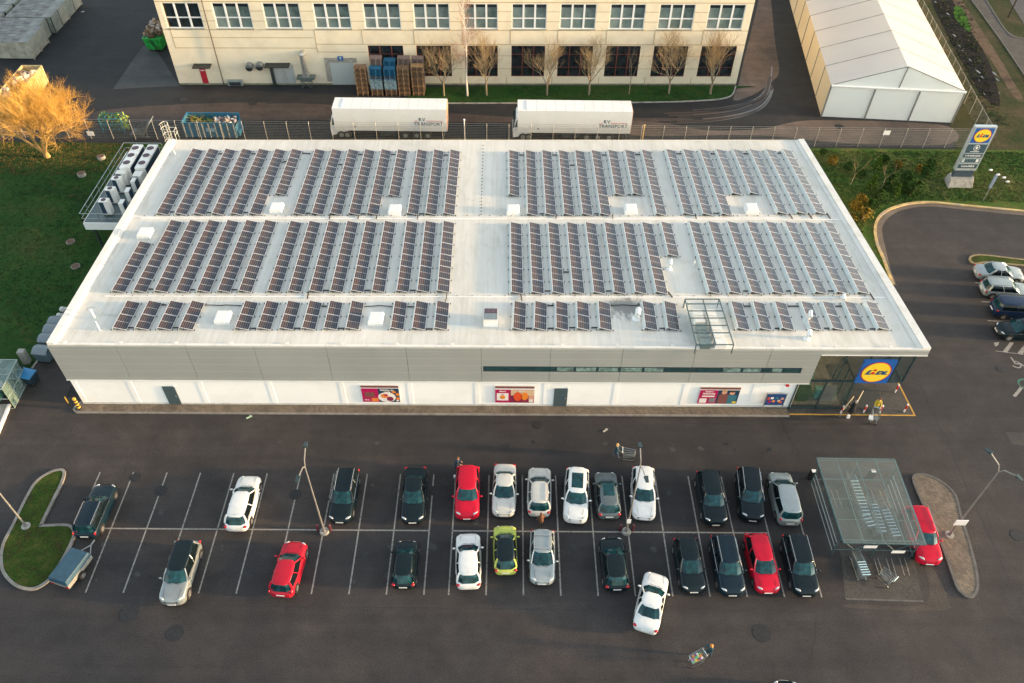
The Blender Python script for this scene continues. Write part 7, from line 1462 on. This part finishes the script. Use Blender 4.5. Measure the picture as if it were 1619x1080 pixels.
tr1, q, rz = pusher(1119, 1037, 205, 'person with orange hair in dark jacket pushing a full trolley at the bottom', 'full shopping trolley pushed by the orange-haired person at the bottom', top=dkt, legs=nvy, hairm=orj, hair='long', step=.15, lean=.08)
groc = [mat('grocery_white', (.7, .68, .62), .6), mat('grocery_orange', (.60, .22, .04), .6), mat('grocery_green', (.10, .35, .18), .6), mat('grocery_purple', (.25, .08, .22), .6), mat('grocery_yellow', (.65, .48, .12), .6)]
rr_ = random.Random(3)
for k in range(14):
    o = MB().cbox((0, 0, 0), (.10 + rr_.random() * .08, .10 + rr_.random() * .1, .12), M=Matrix.Rotation(rr_.uniform(-.6, .6), 3, Vector((.3, .5, .6)).normalized())).build('grocery', groc[k % 5], bevel=.01)
    lc = Vector((-.14 + .14 * (k % 3), -.28 + .155 * (k // 3), .68 + .05 * (k % 2) + .05 * rr_.random())); lc.rotate(Matrix.Rotation(rz, 3, 'Z')); o.location = Vector((q.x, q.y, 0)) + lc; o.rotation_euler = (0, 0, rz)
    tag(o, '%s grocery pack in the full trolley at the bottom of the photo' % ['white', 'orange', 'green', 'purple', 'yellow'][k % 5], 'grocery', '%s packs in the full trolley' % ['white', 'orange', 'green', 'purple', 'yellow'][k % 5])
pusher(1381, 651, 250, 'person in mustard jacket pushing a trolley out of the store entrance', 'shopping trolley holding a white pack in front of the mustard jacket', top=yelj, legs=nvy, hairm=brn_, hair='short', step=.18)
c = P(1377, 660, .8); o = MB().box(-.16, .16, -.2, .2, 0, .18).build('white_pack', M['offwhite'], bevel=.01); o.location = (c.x - .0, c.y, .68); o.rotation_euler = (0, 0, R(-20)); tag(o, 'white pack lying in the trolley of the person in the mustard jacket', 'pack')
c = P(1344, 655); person(c.x, c.y, R(10), 'person in a long black coat and grey head cover walking into the store', blk, blk, blk, 'short', skirt=True, hat=mat('grey_head_cover', (.30, .31, .33), .8), step=.2)
o = MB().box(-.12, .12, -.08, .08, 0, .35).build('carrier_bag', M['offwhite'], bevel=.03); c2 = P(1340, 661); o.location = (c2.x, c2.y, .02); tag(o, 'white carrier bag at the feet of the person in black at the entrance', 'bag')
c = P(722, 744); person(c.x, c.y, R(-95), 'person in dark clothes leaning at the rear corner of the red car', nvy, blk, brn_, 'short', step=.1, lean=.14, arms={'l': ((-.2, .18, 1.2), (-.1, .38, 1.05)), 'r': ((.22, .16, 1.15), (.16, .36, 1.0))})
o = MB().box(-.1, .1, -.14, .14, 0, .3).build('carrier_bag', M['offwhite'], bevel=.03); c2 = P(724.5, 739, .9); o.location = (c2.x, c2.y, .55); tag(o, 'small white bag in the hands of the person beside the red car', 'bag')
c = P(719.5, 755); o = MB().box(-.1, .1, -.1, .1, 0, .22).build('carrier_bag', M['offwhite'], bevel=.03); o.location = (c.x, c.y, .01); tag(o, 'white bag on the ground left of the red car', 'bag')
c = P(855, 835); person(c.x, c.y + .1, R(15), 'person with brown hair behind the off-white hatchback, mostly seen from above', brn_, blk, brn_, 'long', step=.05, lean=.05)
# lane litter
for px, py, lab, col in ((394, 660, 'crumpled pale green leaf-like litter in the lane below the white wall', (.35, .5, .35)), (957, 681, 'tiny pale scrap of litter in the lane', (.4, .38, .34)), (131, 19, 'pale scrap of litter in the yard beside the containers', (.5, .48, .42))):
    c = P(px, py); o = MB().cbox((0, 0, .03), (.45, .12, .04), rz=.6).cbox((.1, .1, .03), (.2, .14, .05), rz=-.3).build('litter', mat('litter_scrap', col, .8, var=.3)); o.location = (c.x, c.y, .01); tag(o, lab, 'litter')
